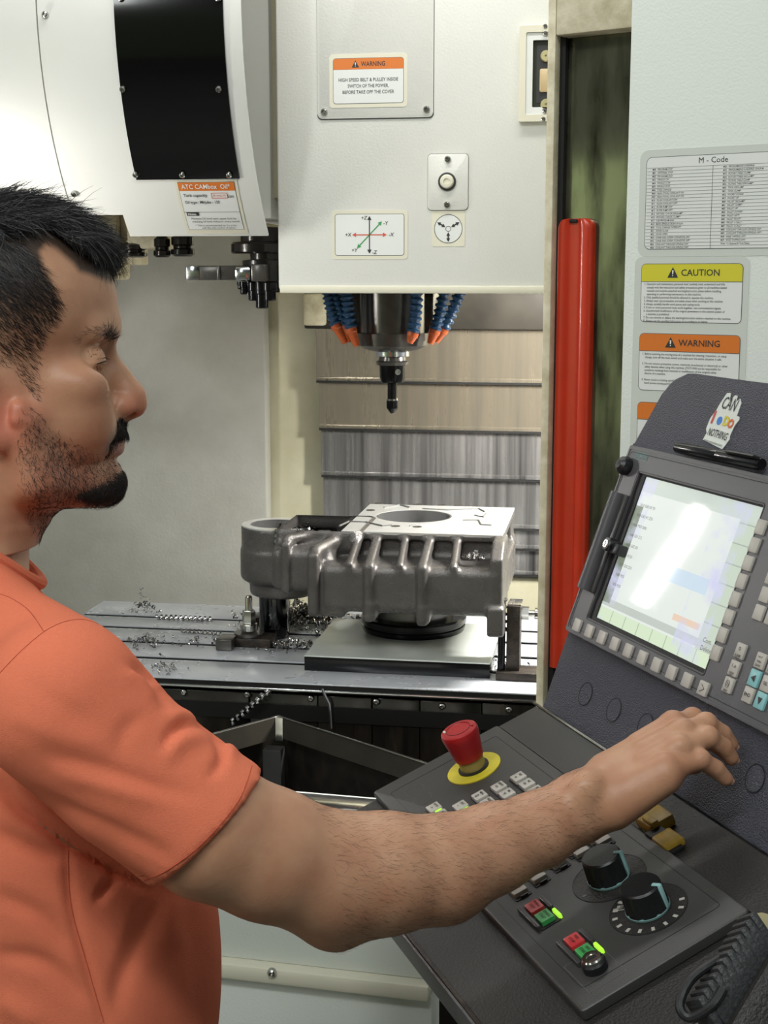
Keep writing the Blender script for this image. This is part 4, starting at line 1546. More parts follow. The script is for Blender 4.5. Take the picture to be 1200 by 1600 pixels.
for pts in (((530, 822), (545, 815), (572, 816), (598, 822), (612, 821)), ((640, 822), (690, 818), (722, 813), (748, 813), (752, 820), (768, 821)),
            ((600, 793), (625, 789), (640, 793)), ((660, 795), (700, 797), (748, 795), (758, 800), (775, 798)), ((742, 805), (755, 808), (760, 802))):
    P = [on_z(x_, y_, ztop + .0015) for (x_, y_) in pts]
    mb.tube(P, .0022, 6)
mb.use('ink_grey')
mb.build('oil_groove', 'dark_steel', mf)
for p in ((592, 787), (579, 798), (652, 789), (690, 790), (716, 790), (618, 823), (652, 824)):
    c_ = on_z(p[0], p[1], ztop)
    mb = MB()
    mb.ring(circle(.0095, 18, c_[0], c_[1]), circle(.0062, 18, c_[0], c_[1]), ztop, ztop + .0016)
    mb.prism(circle(.0062, 18, c_[0], c_[1]), ztop + .0002, ztop + .0012)
    mb.build('bolt_hole', 'dark_steel', mf)
mb = MB()
mb.use('milled_face').ring(circle(LR * .97, 48, LCX, LCY), circle(LB, 48, LCX - .008, LCY), lz1 - .003, lz1 + .001)
mb.use('bore_steel').ring(circle(LB, 48, LCX - .008, LCY), circle(LB - .002, 48, LCX - .008, LCY), lz1 - .05, lz1 + .0008)
mb.build('barrel_rim', None, cast)

# supports and clamps round the casting
q = on_z(412, 965, ZT)
jack = thing('support_block', 'round black support block standing under the barrel end of the casting', 'support', (q[0], q[1] + .03, ZT))
mb = MB()
mb.use('black_gloss').lathe([(.030, ZT), (.032, ZT + .003), (.032, lz0 + .002), (.03, lz0 + .004)], 32, Matrix.Translation((LCX - .008, LCY - .02, 0)))
mb.build('block_body', None, jack)
SY_ = 2.77
sx_ = on_y(389, 965, SY_)[0]
zz_ = lambda y: on_y(389, y, SY_)[2]
stud = thing('clamp_stud', 'steel clamping stud with hex nut and washer in front of the black support block', 'clamp', (sx_, SY_, ZT))
T1 = Matrix.Translation((sx_, SY_, 0))
mb = MB()
mb.use('bolt_steel').lathe([(.0075, ZT + .02), (.0075, zz_(934)), (.006, zz_(931))], 16, T1)
mb.build('threaded_rod', None, stud)
mb = MB()
mb.use('bolt_steel').lathe([(.0125, zz_(975)), (.014, zz_(973)), (.014, zz_(956)), (.0125, zz_(953)), (.008, zz_(953))], 6, T1)
mb.lathe([(.017, zz_(985)), (.018, zz_(984)), (.018, zz_(975)), (.012, zz_(974))], 24, T1)
mb.build('hex_nut', None, stud, angle=25)
mb = MB()
mb.use('dark_steel').lathe([(.03, ZT + .018), (.031, ZT + .02), (.031, ZT + .025), (.014, ZT + .026)], 28, T1)
mb.build('washer', None, stud)
mb = MB()
mb.use('rust_black').box((sx_ + .01, SY_ - .002, ZT + .0095), (.085, .06, .019), bev=.003)
mb.build('clamp_bar', None, stud)
mb = MB()
mb.use('dark_steel').box((on_y(352, 1000, SY_ - .05)[0], SY_ - .04, ZT + .012), (.034, .05, .024), bev=.003)
mb.build('heel_block', None, stud)
q = on_z(440, 975, ZT)
strap = thing('clamp_strap', 'black steel strap clamp lying on the table beside the support block', 'clamp', (q[0], q[1], ZT))
mb = MB()
fr = frame((q[0] + .0, q[1] + .02, ZT), (.75, .66, 0), (-.66, .75, 0))
mb = MB(fr)
mb.use('oily_black').box((0, 0, .012), (.18, .05, .024), bev=.003)
mb.use('dark_steel').box((.03, 0, .0245), (.07, .014, .002))
mb.build('strap_body', None, strap)
# right hand clamp: post with levelling screw
CY_ = 2.60
cx_ = on_y(802, 1000, CY_)[0]
zz_ = lambda y: on_y(802, y, CY_)[2]
post = thing('clamp_post', 'rusty square clamp post with a knurled screw, right of the casting', 'clamp', (cx_, CY_, ZT))
wpx = 21 * 1.19e-3
mb = MB()
mb.use('rust_black').box((cx_, CY_ + .02, (zz_(946) + ZT) / 2 + .004), (wpx, .05, zz_(946) - ZT - .008), bev=.002)
mb.use('bright_steel').box((cx_ + .002, CY_ + .022, zz_(945)), (wpx, .046, .003), bev=.001)
mb.build('post_body', None, post)
mb = MB()
mb.box((cx_ + .012, CY_ + .01, ZT + .008), (.085, .06, .016), bev=.002)
mb.build('post_foot', 'rust_black', post)
zc = zz_(961)
mb = MB()
mb.use('bolt_steel').cyl((cx_ + wpx / 2 - .002, CY_ + .02, zc), (cx_ + wpx / 2 + .015, CY_ + .02, zc), .013, seg=6)
mb.cyl((cx_ + wpx / 2 + .01, CY_ + .02, zc), (cx_ + wpx / 2 + .036, CY_ + .02, zc), .006)
mb.cyl((cx_ + wpx / 2 + .026, CY_ + .02, zc), (cx_ + wpx / 2 + .033, CY_ + .02, zc), .012, .012, 20, .001)
mb.build('clamp_screw', None, post)
mb = MB()
for k in range(5):
    mb.lathe([(.008, 0), (.012, .003), (.008, .006)], 14, z_frame((cx_ - .022, CY_ + .0, zc - .03 + .014 * k), (0, 0, 1)))
mb.cyl((cx_ - .022, CY_, ZT), (cx_ - .022, CY_, zc + .03), .007)
mb.build('jack_screw', 'tool_black', post)

# ------------------------------------------------------------------ swarf
def curl_strip(V, Fc, o, r, pitch, turns, w, axis, tw=0.0, step=14):
    """a spiral chip as a thin ribbon"""
    fr = np.array(z_frame(o, axis))[:3, :3]
    n = int(turns * step)
    b = len(V)
    for i in range(n + 1):
        a = 2 * PI * i / step
        rr = r * (1 + tw * math.sin(i * 1.3))
        for e in (-.5, .5):
            p = np.array([rr * math.cos(a), rr * math.sin(a), pitch * i / step + e * w])
            V.append(o + fr @ p)
    for i in range(n):
        Fc.append((b + 2 * i, b + 2 * i + 1, b + 2 * i + 3, b + 2 * i + 2))


def chips(name, label, cx, cy, z, sx_, sy_, hz_, n, rmin=.0015, rmax=.005):
    V, Fc = [], []
    for _ in range(n):
        g = RNG.normal(size=2)
        px, py = cx + g[0] * sx_, cy + g[1] * sy_
        hh = hz_ * math.exp(-(g @ g) * .5) * RNG.random()
        r = rmin + (rmax - rmin) * RNG.random() ** 2
        ax_ = RNG.normal(size=3)
        curl_strip(V, Fc, np.array([px, py, z + hh + r * .8]), r, r * (.4 + RNG.random()), .4 + 1.4 * RNG.random(), r * .7, ax_, step=9)
    o = link(name, np_mesh(name, np.array(V), np.array(Fc), ['swarf'], smooth=True))
    return tag(o, label, 'metal chips', kind='stuff')


q = on_z(470, 975, ZT)
chips('swarf_heap', 'dark heap of curled metal chips beside the fixture plate under the casting', q[0] - .02, q[1] + .02, ZT, .05, .045, .045, 700, .0018, .0065)
q = on_z(420, 1010, ZT)
chips('swarf_scatter', 'bright metal chips scattered along the table in front of the clamping stud', q[0], q[1], ZT, .07, .022, .012, 240)
q = on_z(235, 1003, ZT)
chips('swarf_scatter', 'loose metal chips on the left of the table near the orange sleeve', q[0], q[1], ZT, .05, .03, .006, 90)
q = on_z(255, 1048, ZT)
chips('swarf_scatter', 'small clump of metal chips on the front table edge by the sleeve', q[0], q[1], ZT, .015, .012, .015, 50)
q = on_z(225, 957, ZT)
chips('swarf_scatter', 'upright tangle of metal chips near the far edge of the table', q[0], q[1], ZT, .014, .012, .05, 60)
q = on_z(787, 1045, ZT)
chips('swarf_scatter', 'chips gathered at the foot of the rusty clamp post', q[0], q[1], ZT, .02, .02, .015, 70)
q = on_z(752, 868, 0)
q = on_y(742, 866, GY + .03)
chips('swarf_scatter', 'bright clump of chips caught between the ribs of the casting', q[0], q[1], q[2] - .008, .009, .007, .008, 40)
q = on_y(474, 838, LCY - .04)
chips('swarf_scatter', 'tangle of chips beside the barrel bore on top of the casting', q[0], q[1], lz1 - .004, .02, .02, .015, 70)


def spiral(name, label, a, b, r, pitch, w):
    V, Fc = [], []
    a, b = np.asarray(a), np.asarray(b)
    L_ = np.linalg.norm(b - a)
    curl_strip(V, Fc, a, r, pitch, L_ / pitch, w, b - a, tw=.08)
    o = link(name, np_mesh(name, np.array(V), np.array(Fc), ['swarf']))
    return tag(o, label, 'metal chip', 'long spiral chips on and below the table')


spiral('spiral_chip', 'long spiral chip lying in the farthest table slot', on_z(243, 964, ZT + .006), on_z(332, 967, ZT + .006), .006, .011, .005)
spiral('spiral_chip', 'spiral chip lying beside the clamp bar on the table', on_z(282, 985, ZT + .005), on_z(345, 990, ZT + .005), .005, .010, .004)
spiral('spiral_chip', 'spiral chip hanging down the black apron from the table edge', on_y(421, 1078, YF - .012), on_y(360, 1130, YF - .03), .0065, .012, .006)
spiral('spiral_chip', 'short spiral chip hanging over the barrel of the casting', on_y(436, 818, LCY - LR - .004), on_y(430, 852, LCY - LR - .01), .005, .011, .006)
mb = MB()
mb.tube([on_y(x_, y_, YF - .004) for x_, y_ in ((503, 1076), (508, 1088), (514, 1100), (516, 1118), (517, 1138))], .0028, 6)
tag(mb.build('coolant_trickle', 'bright_steel'), 'thin trickle of coolant running down the apron below the table edge', 'coolant')

# ================================================================== control console
TILT, HEAD_A = 0.390331, 0.4936
CW = np.array([-math.sin(HEAD_A), math.cos(HEAD_A), 0.0])          # along the console, towards its far end
NH = np.array([-math.cos(HEAD_A), -math.sin(HEAD_A), 0.0])
CV = -NH * math.cos(TILT) + np.array([0, 0, math.sin(TILT)])
CN = np.cross(CV, CW)
MCP_W, MCP_H = 0.483, 0.155
PB = np.array([-0.00882, 0.99369, 1.05438])
PA_ = PB + CW * MCP_W                                                # far, front corner of the key panel
KF = frame(PA_, -CW, CV)                                             # x: operator's right, y: up the slope
T2 = 1.2165
DV = -NH * math.cos(T2) + np.array([0, 0, math.sin(T2)])
DN = np.cross(DV, CW)
FU = 0.2065
fold = PA_ + CV * FU
r0 = ray(990, 697)
kd = ((fold - CAM) @ DN) / (r0 @ DN)
TL = CAM + r0 * kd
kk = kd / (2.2492 * 0.692)
DF = frame(TL, -CW, DV)                                              # display frame, origin at its upper far corner
fold_y = float((fold - TL) @ DV)
SH = float((fold - TL) @ (-CW))                                      # key-panel x=0 seen in display x


def kp(x, y, z=0.0):
    q = on_plane(x, y, PA_ + CN * z, CN) - PA_
    return float(q @ -CW), float(q @ CV)


def dp(x, y, z=0.0):
    q = on_plane(x, y, TL + DN * z, DN) - TL
    return float(q @ -CW), float(q @ DV)


console = thing('control_console', 'dark textured operator console with sloping key desk and upright display hood', 'control console', Matrix.Translation((fold[0] + .15, fold[1] - .2, .62)))
XN = 0.545                      # near end
# desk: prism along the console with cross-section in (y up-slope, z normal)
mb = MB(KF)
lip = -0.064
sec = [(lip, -.004), (FU, -.004), (FU + .12, -.02), (FU + .12, -.2), (.05, -.2), (lip + .004, -.05)]
def sweep(mb, sec, x0, x1, fr=None):
    n = len(sec)
    vs = [(x0, p[0], p[1]) for p in sec] + [(x1, p[0], p[1]) for p in sec]
    fs = [tuple(range(n))[::-1], tuple(range(n, 2 * n))] + [(i, (i + 1) % n, n + (i + 1) % n, n + i) for i in range(n)]
    mb.add(vs, fs, fr)
mb.use('console_black')
sweep(mb, sec, .0005, XN)
mb.build('desk', None, console, angle=20)
mb = MB(KF)
mb.box((XN / 2 + .001, lip - .002, -.024), (XN, .004, .042), bev=.0015)
mb.build('front_strip', 'console_edge', console)
mb = MB(KF)
mb.box((XN / 2 + .001, lip + .0005, -.0025), (XN, .004, .003), bev=.001)
mb.build('worn_edge', 'rust_edge' if 'rust_edge' in M else 'rust_black', console)
mb = MB(KF)
mb.use('console_edge').box((XN + .002, .07, -.03), (.004, .28, .052), bev=.0015)
mb.build('end_cheek', None, console)
# plain desk skin beyond the key panel, up to the fold
mb = MB(KF)
mb.prism([(0, MCP_H + .0015), (0.0, FU), (XN, FU), (XN, MCP_H + .0015)], -.004, .0005)
mb.build('desk_skin', 'console_black', console)
mb = MB(KF)
mb.prism([(0, .0015), (0, FU - .002), (.15, FU - .002), (.15, .0015)], -.003, .0)
# hood: front plate polygon, extruded backwards
hood_pts = [dp(843, 1106), dp(905, 940), dp(985, 692), dp(1036, 606)]
c0, c1 = dp(1060, 581), dp(1200, 597)
arc = []
ca, cb = np.array(dp(1030, 614)), np.array(dp(1082, 582))
cm = np.array(dp(1046, 579))
for t in np.linspace(0, 1, 7):
    arc.append(tuple(ca * (1 - t) ** 2 + 2 * cm * t * (1 - t) + cb * t * t))
x_l = hood_pts[2][0]
poly = [(SH - .002, fold_y), (x_l, dp(985, 692)[1]), (x_l, dp(985, 692)[1] + .002)] + arc + [(XN + SH, c1[1]), (XN + SH, fold_y)]
mb = MB(DF)
mb.prism(poly, -.13, -.0035, bev=.004, seg=3)
mb.build('display_hood', 'console_paint', console)
mb = MB(KF)
mb.box((.13, FU + .0005, .0012), (.29, .0035, .0025), bev=.001)
mb.build('fold_edge', 'bolt_steel', console)
# blanked button holes below the display
for p in ((911, 1083), (955, 1108), (1004, 1133), (1175, 1215)):
    x, y = dp(*p)
    mb = MB(DF)
    mb.use('groove').ring(circle(.0128, 32, x, y), circle(.0116, 32, x, y), -.0036, -.0028)
    mb.use('console_paint').prism(circle(.0115, 32, x, y), -.0036, -.0029)
    mb.build('blanking_plug', None, console)
# supporting arm behind
mb = MB()
pm = TL + np.array([.36, -.18, -.30])
mb.box((pm[0] - .02, pm[1] - .02, .5), (.16, .16, 1.0), bev=.01)
mb.build('console_pillar', 'console_black', console)
# round badge-like cut sticker on the hood
x, y = dp(1124, 662)
stF = DF @ Matrix.Translation((x, y, -.0034)) @ Matrix.Rotation(math.radians(-4), 4, 'Z')
mb = MB(stF)
s_ = .001
outl = [(-23, -21), (18, -24), (24, -12), (22, -9), (23, 2), (27, 10), (25, 13), (20, 13), (19, 27), (14, 31), (9, 26), (8, 33), (3, 33), (-3, 25), (-6, 34), (-13, 33), (-18, 20), (-20, 12), (-25, 3), (-25, -9), (-21, -13)]
mb.use('film_grey').prism([(px * s_ * .95, py * s_ * .95) for px, py in outl], 0, .0006)
st = mb.build('round_sticker', None, console)
L = MB(stF)
L.use('pendant_blue')
for cx_, cy_, r in ((-6, 3, .0045),):
    L.prism(circle(r, 12, cx_ * s_, cy_ * s_), .0006, .0009)
L.use('ink')
add_text(L, 'CAN', 0, .021, .0011, .018, 'CENTER', .004, fit=.026, shear=.2)
add_text(L, 'NOTHING', 0, -.0105, .0011, .011, 'CENTER', .01, fit=.036, shear=.2)
L.use('ink_grey')
add_text(L, 'www.canmotions.com', -.002, -.0195, .0011, .004, 'CENTER', .0, fit=.034)
L.use('key_red')
add_text(L, 'I', -.018, .004, .0011, .017, 'CENTER', .05)
L.use('estop_yellow')
add_text(L, 'D', .006, .004, .0011, .013, 'CENTER', .05)
L.use('nozzle_orange')
add_text(L, 'O', .015, .003, .0011, .012, 'CENTER', .05)
L.build('lettering', None, st)

# ------------------------------------------------------------------ display unit
disp = thing('display_unit', 'charcoal display unit with glaring screen, beige soft keys and flap, in the console hood', 'display', DF)
DW, DH = .483, .2145 * kk
sx0, sy1 = dp(1010, 745)
sx1, sy0 = dp(1105, 1047)
mb = MB(DF)
# bezel: ring around the screen opening
def rect4(x0, y0, x1, y1, r=0.003, n=4):
    return rrect(x1 - x0, y1 - y0, r, n, (x0 + x1) / 2, (y0 + y1) / 2)
gx0 = sx0 - .010
mb.use('bezel_plastic').ring(rect4(0, -DH, DW, 0, .004), rect4(gx0, sy0 - .004, sx1 + .003, sy1 + .002, .002), -.006, .0045)
mb.use('bezel_plastic').ring(rect4(.0016, -DH + .0016, DW - .0016, -.0016, .004), rect4(.004, -DH + .004, DW - .004, -.004, .003), .0045, .0052)
bz = mb.build('bezel', None, disp)
mb = MB(DF)
mb.use('groove').ring(rect4(.0065, -DH + .0065, DW - .0065, -.0065, .003), rect4(.0072, -DH + .0072, DW - .0072, -.0072, .003), .0045, .0048)
mb.use('groove').ring(rect4(gx0 - .002, sy0 - .006, sx1 + .005, sy1 + .004, .003), rect4(gx0 - .0012, sy0 - .0052, sx1 + .0042, sy1 + .0032, .003), .0045, .0048)
mb.use('groove').ring(rect4(gx0, sy0 - .004, sx1 + .003, sy1 + .002, .002), rect4(sx0 + .0005, sy0, sx1, sy1, .001), -.005, .0018)
mb.build('bezel_groove', None, bz)
# screen glass
m = mat('screen', (96, 100, 100), 0.05, spec=0.5)
nt = m.node_tree
b = nt.nodes['Principled BSDF']
tcn = nt.nodes.new('ShaderNodeTexCoord').outputs['Generated']
sp = nt.nodes.new('ShaderNodeSeparateXYZ')
nt.links.new(tcn, sp.inputs[0])


def mnode(op, a, b_=None, c=None):
    n_ = nt.nodes.new('ShaderNodeMath')
    n_.operation = op
    for i_, v in enumerate((a, b_, c)):
        if v is None:
            continue
        if isinstance(v, (int, float)):
            n_.inputs[i_].default_value = v
        else:
            nt.links.new(v, n_.inputs[i_])
    return n_.outputs[0]


def band(val, lo, hi):
    return mnode('MULTIPLY', mnode('GREATER_THAN', val, lo), mnode('LESS_THAN', val, hi))


def mixc(fac, a, b_):
    n_ = nt.nodes.new('ShaderNodeMix')
    n_.data_type = 'RGBA'
    nt.links.new(fac, n_.inputs['Factor'])
    for nm, v in (('A', a), ('B', b_)):
        if isinstance(v, tuple):
            n_.inputs[nm].default_value = v
        else:
            nt.links.new(v, n_.inputs[nm])
    return n_.outputs['Result']


U, Vv = sp.outputs[0], sp.outputs[1]
col = mixc(band(U, .86, 1.0), lin((214, 220, 214)), lin((186, 198, 180)))                      # soft-key column
rowl = mnode('LESS_THAN', mnode('FRACT', mnode('MULTIPLY', Vv, 8.0)), .06)
col = mixc(mnode('MULTIPLY', rowl, band(U, .86, 1.0)), col, lin((150, 160, 150)))
col = mixc(band(Vv, 0.0, .085), col, lin((200, 216, 184)))                                     # soft-key row
coll = mnode('LESS_THAN', mnode('FRACT', mnode('MULTIPLY', U, 8.0)), .05)
col = mixc(mnode('MULTIPLY', coll, band(Vv, 0, .085)), col, lin((150, 168, 140)))
col = mixc(band(Vv, .10, .15), col, lin((178, 186, 178)))
col = mixc(band(Vv, .90, 1.0), col, lin((190, 200, 190)))
col = mixc(mnode('MULTIPLY', band(U, .42, .80), band(Vv, .40, .50)), col, lin((190, 208, 222)))
col = mixc(mnode('MULTIPLY', band(U, .62, .84), band(Vv, .19, .23)), col, lin((220, 190, 166)))
col = mixc(mnode('MULTIPLY', band(U, .0, .07), band(Vv, .12, .80)), col, lin((110, 120, 100)))
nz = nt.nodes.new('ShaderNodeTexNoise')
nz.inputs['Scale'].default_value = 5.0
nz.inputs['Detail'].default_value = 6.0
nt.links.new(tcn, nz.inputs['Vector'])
smear_haze = mnode('MULTIPLY', mnode('MULTIPLY', mnode('SUBTRACT', nz.outputs['Fac'], .45), 4.0), mnode('MAXIMUM', band(U, .68, .92), band(U, .0, .12)))  # dirty smears, with their scattered light painted into the screen's emission
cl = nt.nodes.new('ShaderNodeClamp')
nt.links.new(smear_haze, cl.inputs['Value'])
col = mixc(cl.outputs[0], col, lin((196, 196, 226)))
nt.links.new(col, b.inputs['Emission Color'])
b.inputs['Emission Strength'].default_value = 0.95
rr2 = nt.nodes.new('ShaderNodeMapRange')
rr2.inputs['To Min'].default_value, rr2.inputs['To Max'].default_value = .02, .05
nt.links.new(nz.outputs['Fac'], rr2.inputs['Value'])
nt.links.new(rr2.outputs[0], b.inputs['Roughness'])
M['screen'] = m
mb = MB(DF)
mb.box(((sx0 + sx1) / 2, (sy0 + sy1) / 2, -.001), (sx1 - sx0, sy1 - sy0, .002))
scr = mb.build('screen', 'screen', disp)
L = MB(DF)
L.use('ink_grey')
for i, (s, v) in enumerate((('Cont.', .155), ('Delete', .105))):
    add_text(L, s, sx1 - .022, sy0 + (sy1 - sy0) * v, .0002, .0065, 'LEFT', .0)
for i in range(9):
    add_text(L, ('N10 G00 X0 Y0', 'N20 G43 H1 Z50', 'N30 M03 S800', 'N40 G01 Z-5', 'N50 G02 I20', 'N60 X120', 'N70 G00 Z50', 'N80 M05', 'N90 M30')[i], sx0 + .008, sy1 - .03 - i * .011, .0002, .0045, 'LEFT', .0)
L.build('lettering', None, scr)
# flap with lock on the left of the screen
mb = MB(DF)
fx0, fx1, fy1, fy0 = dp(962, 770, .010)[0] - .008, gx0 - .012, dp(960, 768, .01)[1], dp(915, 922, .01)[1]
nn_ = 10
prof_ = [(fx0 + (fx1 - fx0) * (.5 - .5 * math.cos(PI * i / nn_)), .003 + .013 * math.sin(PI * i / nn_) ** .7) for i in range(nn_ + 1)]
mb.grid([[(p[0], yy, p[1]) for p in prof_] for yy in (fy0, fy0 + .002, fy1 - .002, fy1)])
mb.add([(p[0], fy0, p[1]) for p in prof_], [tuple(range(nn_ + 1))])
mb.add([(p[0], fy1, p[1]) for p in prof_], [tuple(range(nn_ + 1))[::-1]])
flap = mb.build('port_flap', 'bezel_plastic', disp)
mb = MB(DF)
mb.box((gx0 - .006, (fy0 + fy1) / 2, .0055), (.009, fy1 - fy0, .004), bev=.001)
mb.build('flap_hinge', 'key_dark', flap)
lx, ly_ = dp(946, 849, .018)
mb = MB(DF)
mb.use('knob_black').box((lx + .011, ly_ - .002, .007), (.018, .012, .013), bev=.002)
mb.use('knob_black').lathe([(.0075, .006), (.0075, .0165), (.0062, .0178)], 24, Matrix.Translation((lx, ly_, 0)))
mb.use('bolt_steel').lathe([(.0042, .0168), (.0042, .0183), (.001, .0183)], 18, Matrix.Translation((lx, ly_, 0)))
mb.use('groove').box((lx, ly_, .0185), (.001, .006, .0004))
mb.build('flap_lock', None, flap)
kx, ky = dp(977, 728, .008)
mb = MB(DF)
mb.lathe([(.0, -.0105), (.006, -.0085), (.0095, -.004), (.0105, .001), (.009, .006), (.005, .0095), (0, .0105)], 28, Matrix.Translation((kx, ky, .008)))
mb.cyl((kx, ky, -.02), (kx, ky, .006), .003)
mb.build('ball_knob', 'knob_black', disp)
L = MB(DF)
x, y = dp(1006, 715)
L.use('teal_dull').ring(rect4(x - .010, y - .0042, x + .016, y + .0042, .0005, 1), rect4(x - .0095, y - .0037, x + .0155, y + .0037, .0005, 1), .0045, .0048)
add_text(L, 'SIEMENS', x + .003, y, .0049, .0058, 'CENTER', .01, fit=.023)
L.build('maker_plate', None, disp)


def key_mesh(name, w, h, t, mname, bev=.0009):
    mb = MB()
    mb.use(mname).prism(rrect(w, h, .0012, 3), 0, t, bev=bev)
    return mb.data(name)


KEY_S = key_mesh('key', .0145, .0135, .0026, 'key_grey')
KEY_F = key_mesh('key', .0138, .0142, .0022, 'key_grey')
KEY_T = key_mesh('key', .0145, .0150, .0022, 'key_teal')


def dkey(me, x, y, legend=None, size=.004):
    k = place('key', me, disp, DF @ Matrix.Translation((x, y, .0045)))
    if legend:
        L = MB(DF)
        L.use('ink')
        for (s, dx, dy, sc) in legend:
            if s in '<>^v_':
                a = {'>': 0, '^': 90, '<': 180, 'v': 270}[s]
                Rm = Matrix.Translation((x + dx, y + dy, .0072)) @ Matrix.Rotation(math.radians(a), 4, 'Z')
                L.add([(-.0028, .0033, 0), (.0034, 0, 0), (-.0028, -.0033, 0)], [(0, 1, 2)], Rm)
            else:
                add_text(L, s, x + dx, y + dy, .0072, sc, 'CENTER', .01)
        L.build('legend', None, k)
    return k


ybk_ = -.2040 * kk
for i in range(10):
    x = (.0246 + .0282 * i) * kk
    dkey(KEY_S, x, ybk_)
    if i == 9:
        L = MB(DF)
        L.use('ink')
        for sg in (1, -1):
            L.add([(x - .0025, ybk_ + .004 * sg, .0073), (x - .0025, ybk_ + .003 * sg, .0073), (x + .0028, ybk_ - .0002 * sg, .0073), (x + .0038, ybk_ + .0002 * sg, .0073)], [(0, 1, 2, 3)])
        L.build('key_arrow', None, disp)
for i in range(8):
    dkey(KEY_F, .2776 * kk, (-.0473 - .01745 * i) * kk)
g = [('!', 0, .003, .006), ('MACHINE', 0, -.0045, .0022)]
dkey(KEY_F, .3117 * kk, -.1587 * kk, [('o', 0, .0025, .007), ('ALARM', 0, -.0042, .0026), ('CANCEL', 0, -.006, .0022)])
dkey(KEY_F, .3117 * kk, -.1753 * kk, [('1..n', 0, .0025, .0045), ('CHAN', 0, -.0042, .0026), ('NEL', 0, -.006, .0022)])
dkey(KEY_F, .3117 * kk, -.1910 * kk, [('(i)', 0, .0015, .0075), ('HELP', 0, -.0052, .0028)])
for cx_ in (.3434, .3620, .3806):
    dkey(KEY_F, cx_ * kk, -.1595 * kk, [('NEXT', 0, .003, .0026), ('WIN', 0, -.001, .003), ('DOW', 0, -.0045, .0028)])
dkey(KEY_T, .3434 * kk, -.1757 * kk, [('<', 0, 0, 0)])
dkey(KEY_F, .3620 * kk, -.1757 * kk, [('SEL', 0, 0, .004)])
dkey(KEY_T, .3806 * kk, -.1757 * kk, [('>', 0, 0, 0)])
dkey(KEY_F, .3434 * kk, -.1912 * kk, [('END', 0, 0, .0045)])
dkey(KEY_T, .3620 * kk, -.1912 * kk, [('v', 0, 0, 0)])
for r in range(7):
    for c in range(7):
        dkey(KEY_F, (.318 + .0186 * c) * kk, (-.02 - .0168 * r) * kk)

# ------------------------------------------------------------------ key panel on the desk
mcp = thing('key_panel', 'charcoal machine key panel with red mushroom stop button, keys and two override knobs', 'control panel', KF)
mb = MB(KF)
mb.prism(rrect(MCP_W, MCP_H, .004, 4, MCP_W / 2, MCP_H / 2), -.003, .006, bev=.0025, seg=3)
pl = mb.build('panel_plate', 'mcp_plastic', mcp)
mb = MB(KF)
mb.use('mcp_plastic').prism([(0.0, MCP_H + .0012), (0, FU - .003), (.26, FU - .003), (.26, MCP_H + .0012)], -.003, .0035, bev=.001)
mb.build('desk_cover', None, mcp)
mb = MB(KF)
mb.use('groove').ring(rect4(.022, .013, MCP_W - .022, MCP_H - .012, .004), rect4(.0225, .0135, MCP_W - .0225, MCP_H - .0125, .004), .006, .0062)
ksx, ksy = kp(931, 1513, .006)
mb.use('console_edge').ring(rect4(ksx - .022, ksy - .018, ksx + .022, ksy + .016, .001), rect4(ksx - .0215, ksy - .0175, ksx + .0215, ksy + .0155, .001), .006, .0062)
for p in ((648, 1235), (660, 1248)):
    x, y = kp(p[0], p[1], .006)
    mb.ring(circle(.0105, 28, x, y), circle(.0099, 28, x, y), .006, .0062)
mb.build('panel_groove', None, mcp)
Z0 = .006
# emergency stop
ex, ey = kp(741, 1201, Z0)
TE = KF @ Matrix.Translation((ex, ey, Z0))
mb = MB(TE)
mb.use('estop_yellow').ring(circle(.029, 48), circle(.012, 48), 0, .0012)
mb.build('stop_ring', None, mcp)
mb = MB(TE)
mb.use('groove').lathe([(.0165, 0), (.0165, .003), (.0135, .003)], 32)
mb.use('collar_olive').lathe([(.0135, .001), (.0135, .016), (.010, .017)], 32)
mb.build('stop_collar', None, mcp)
tx_, ty_ = kp(723, 1141, Z0 + .047)
mb = MB(TE)
mb.lathe([(.0125, .0135), (.0150, .0145), (.0160, .020), (.0195, .040), (.0200, .044), (.0192, .0470), (.0175, .0482), (.0125, .0486), (.0120, .0480), (.0, .0480)], 48)
mush = mb.build('stop_button', 'estop_red', mcp)
mb = MB(TE)
for a_ in (60, 240):
    a_ = math.radians(a_)
    mb.use('film_cream' if a_ > 3 else 'estop_red').box((.015 * math.cos(a_), .015 * math.sin(a_), .0488), (.004, .0025, .0012), bev=.0004)
mb.use('groove').ring(circle(.0130, 40), circle(.0126, 40), .0484, .0489)
mb.build('turn_arrow', None, mush)
# maker word
L = MB(KF)
x, y = kp(788, 1152, .0035)
L.use('ink_teal').ring(rect4(x - .017, y - .005, x + .017, y + .005, .0006, 1), rect4(x - .0163, y - .0043, x + .0163, y + .0043, .0006, 1), .0035, .0038)
add_text(L, 'SIEMENS', x, y, .0038, .0068, 'CENTER', .02, fit=.029)
L.build('maker_plate', None, mcp)
KEY_B = key_mesh('key', .0150, .0135, .0042, 'key_grey', .0008)
KEY_W = key_mesh('key_well', .0215, .0160, .0008, 'groove', .0002)
KEY_L = key_mesh('key_rail', .0038, .0140, .0030, 'key_dark', .0006)
LED_ON = key_mesh('key_light', .0026, .0075, .0042, 'led_green', .0005)
LED_OFF = key_mesh('key_light', .0022, .0075, .0022, 'key_dark', .0005)


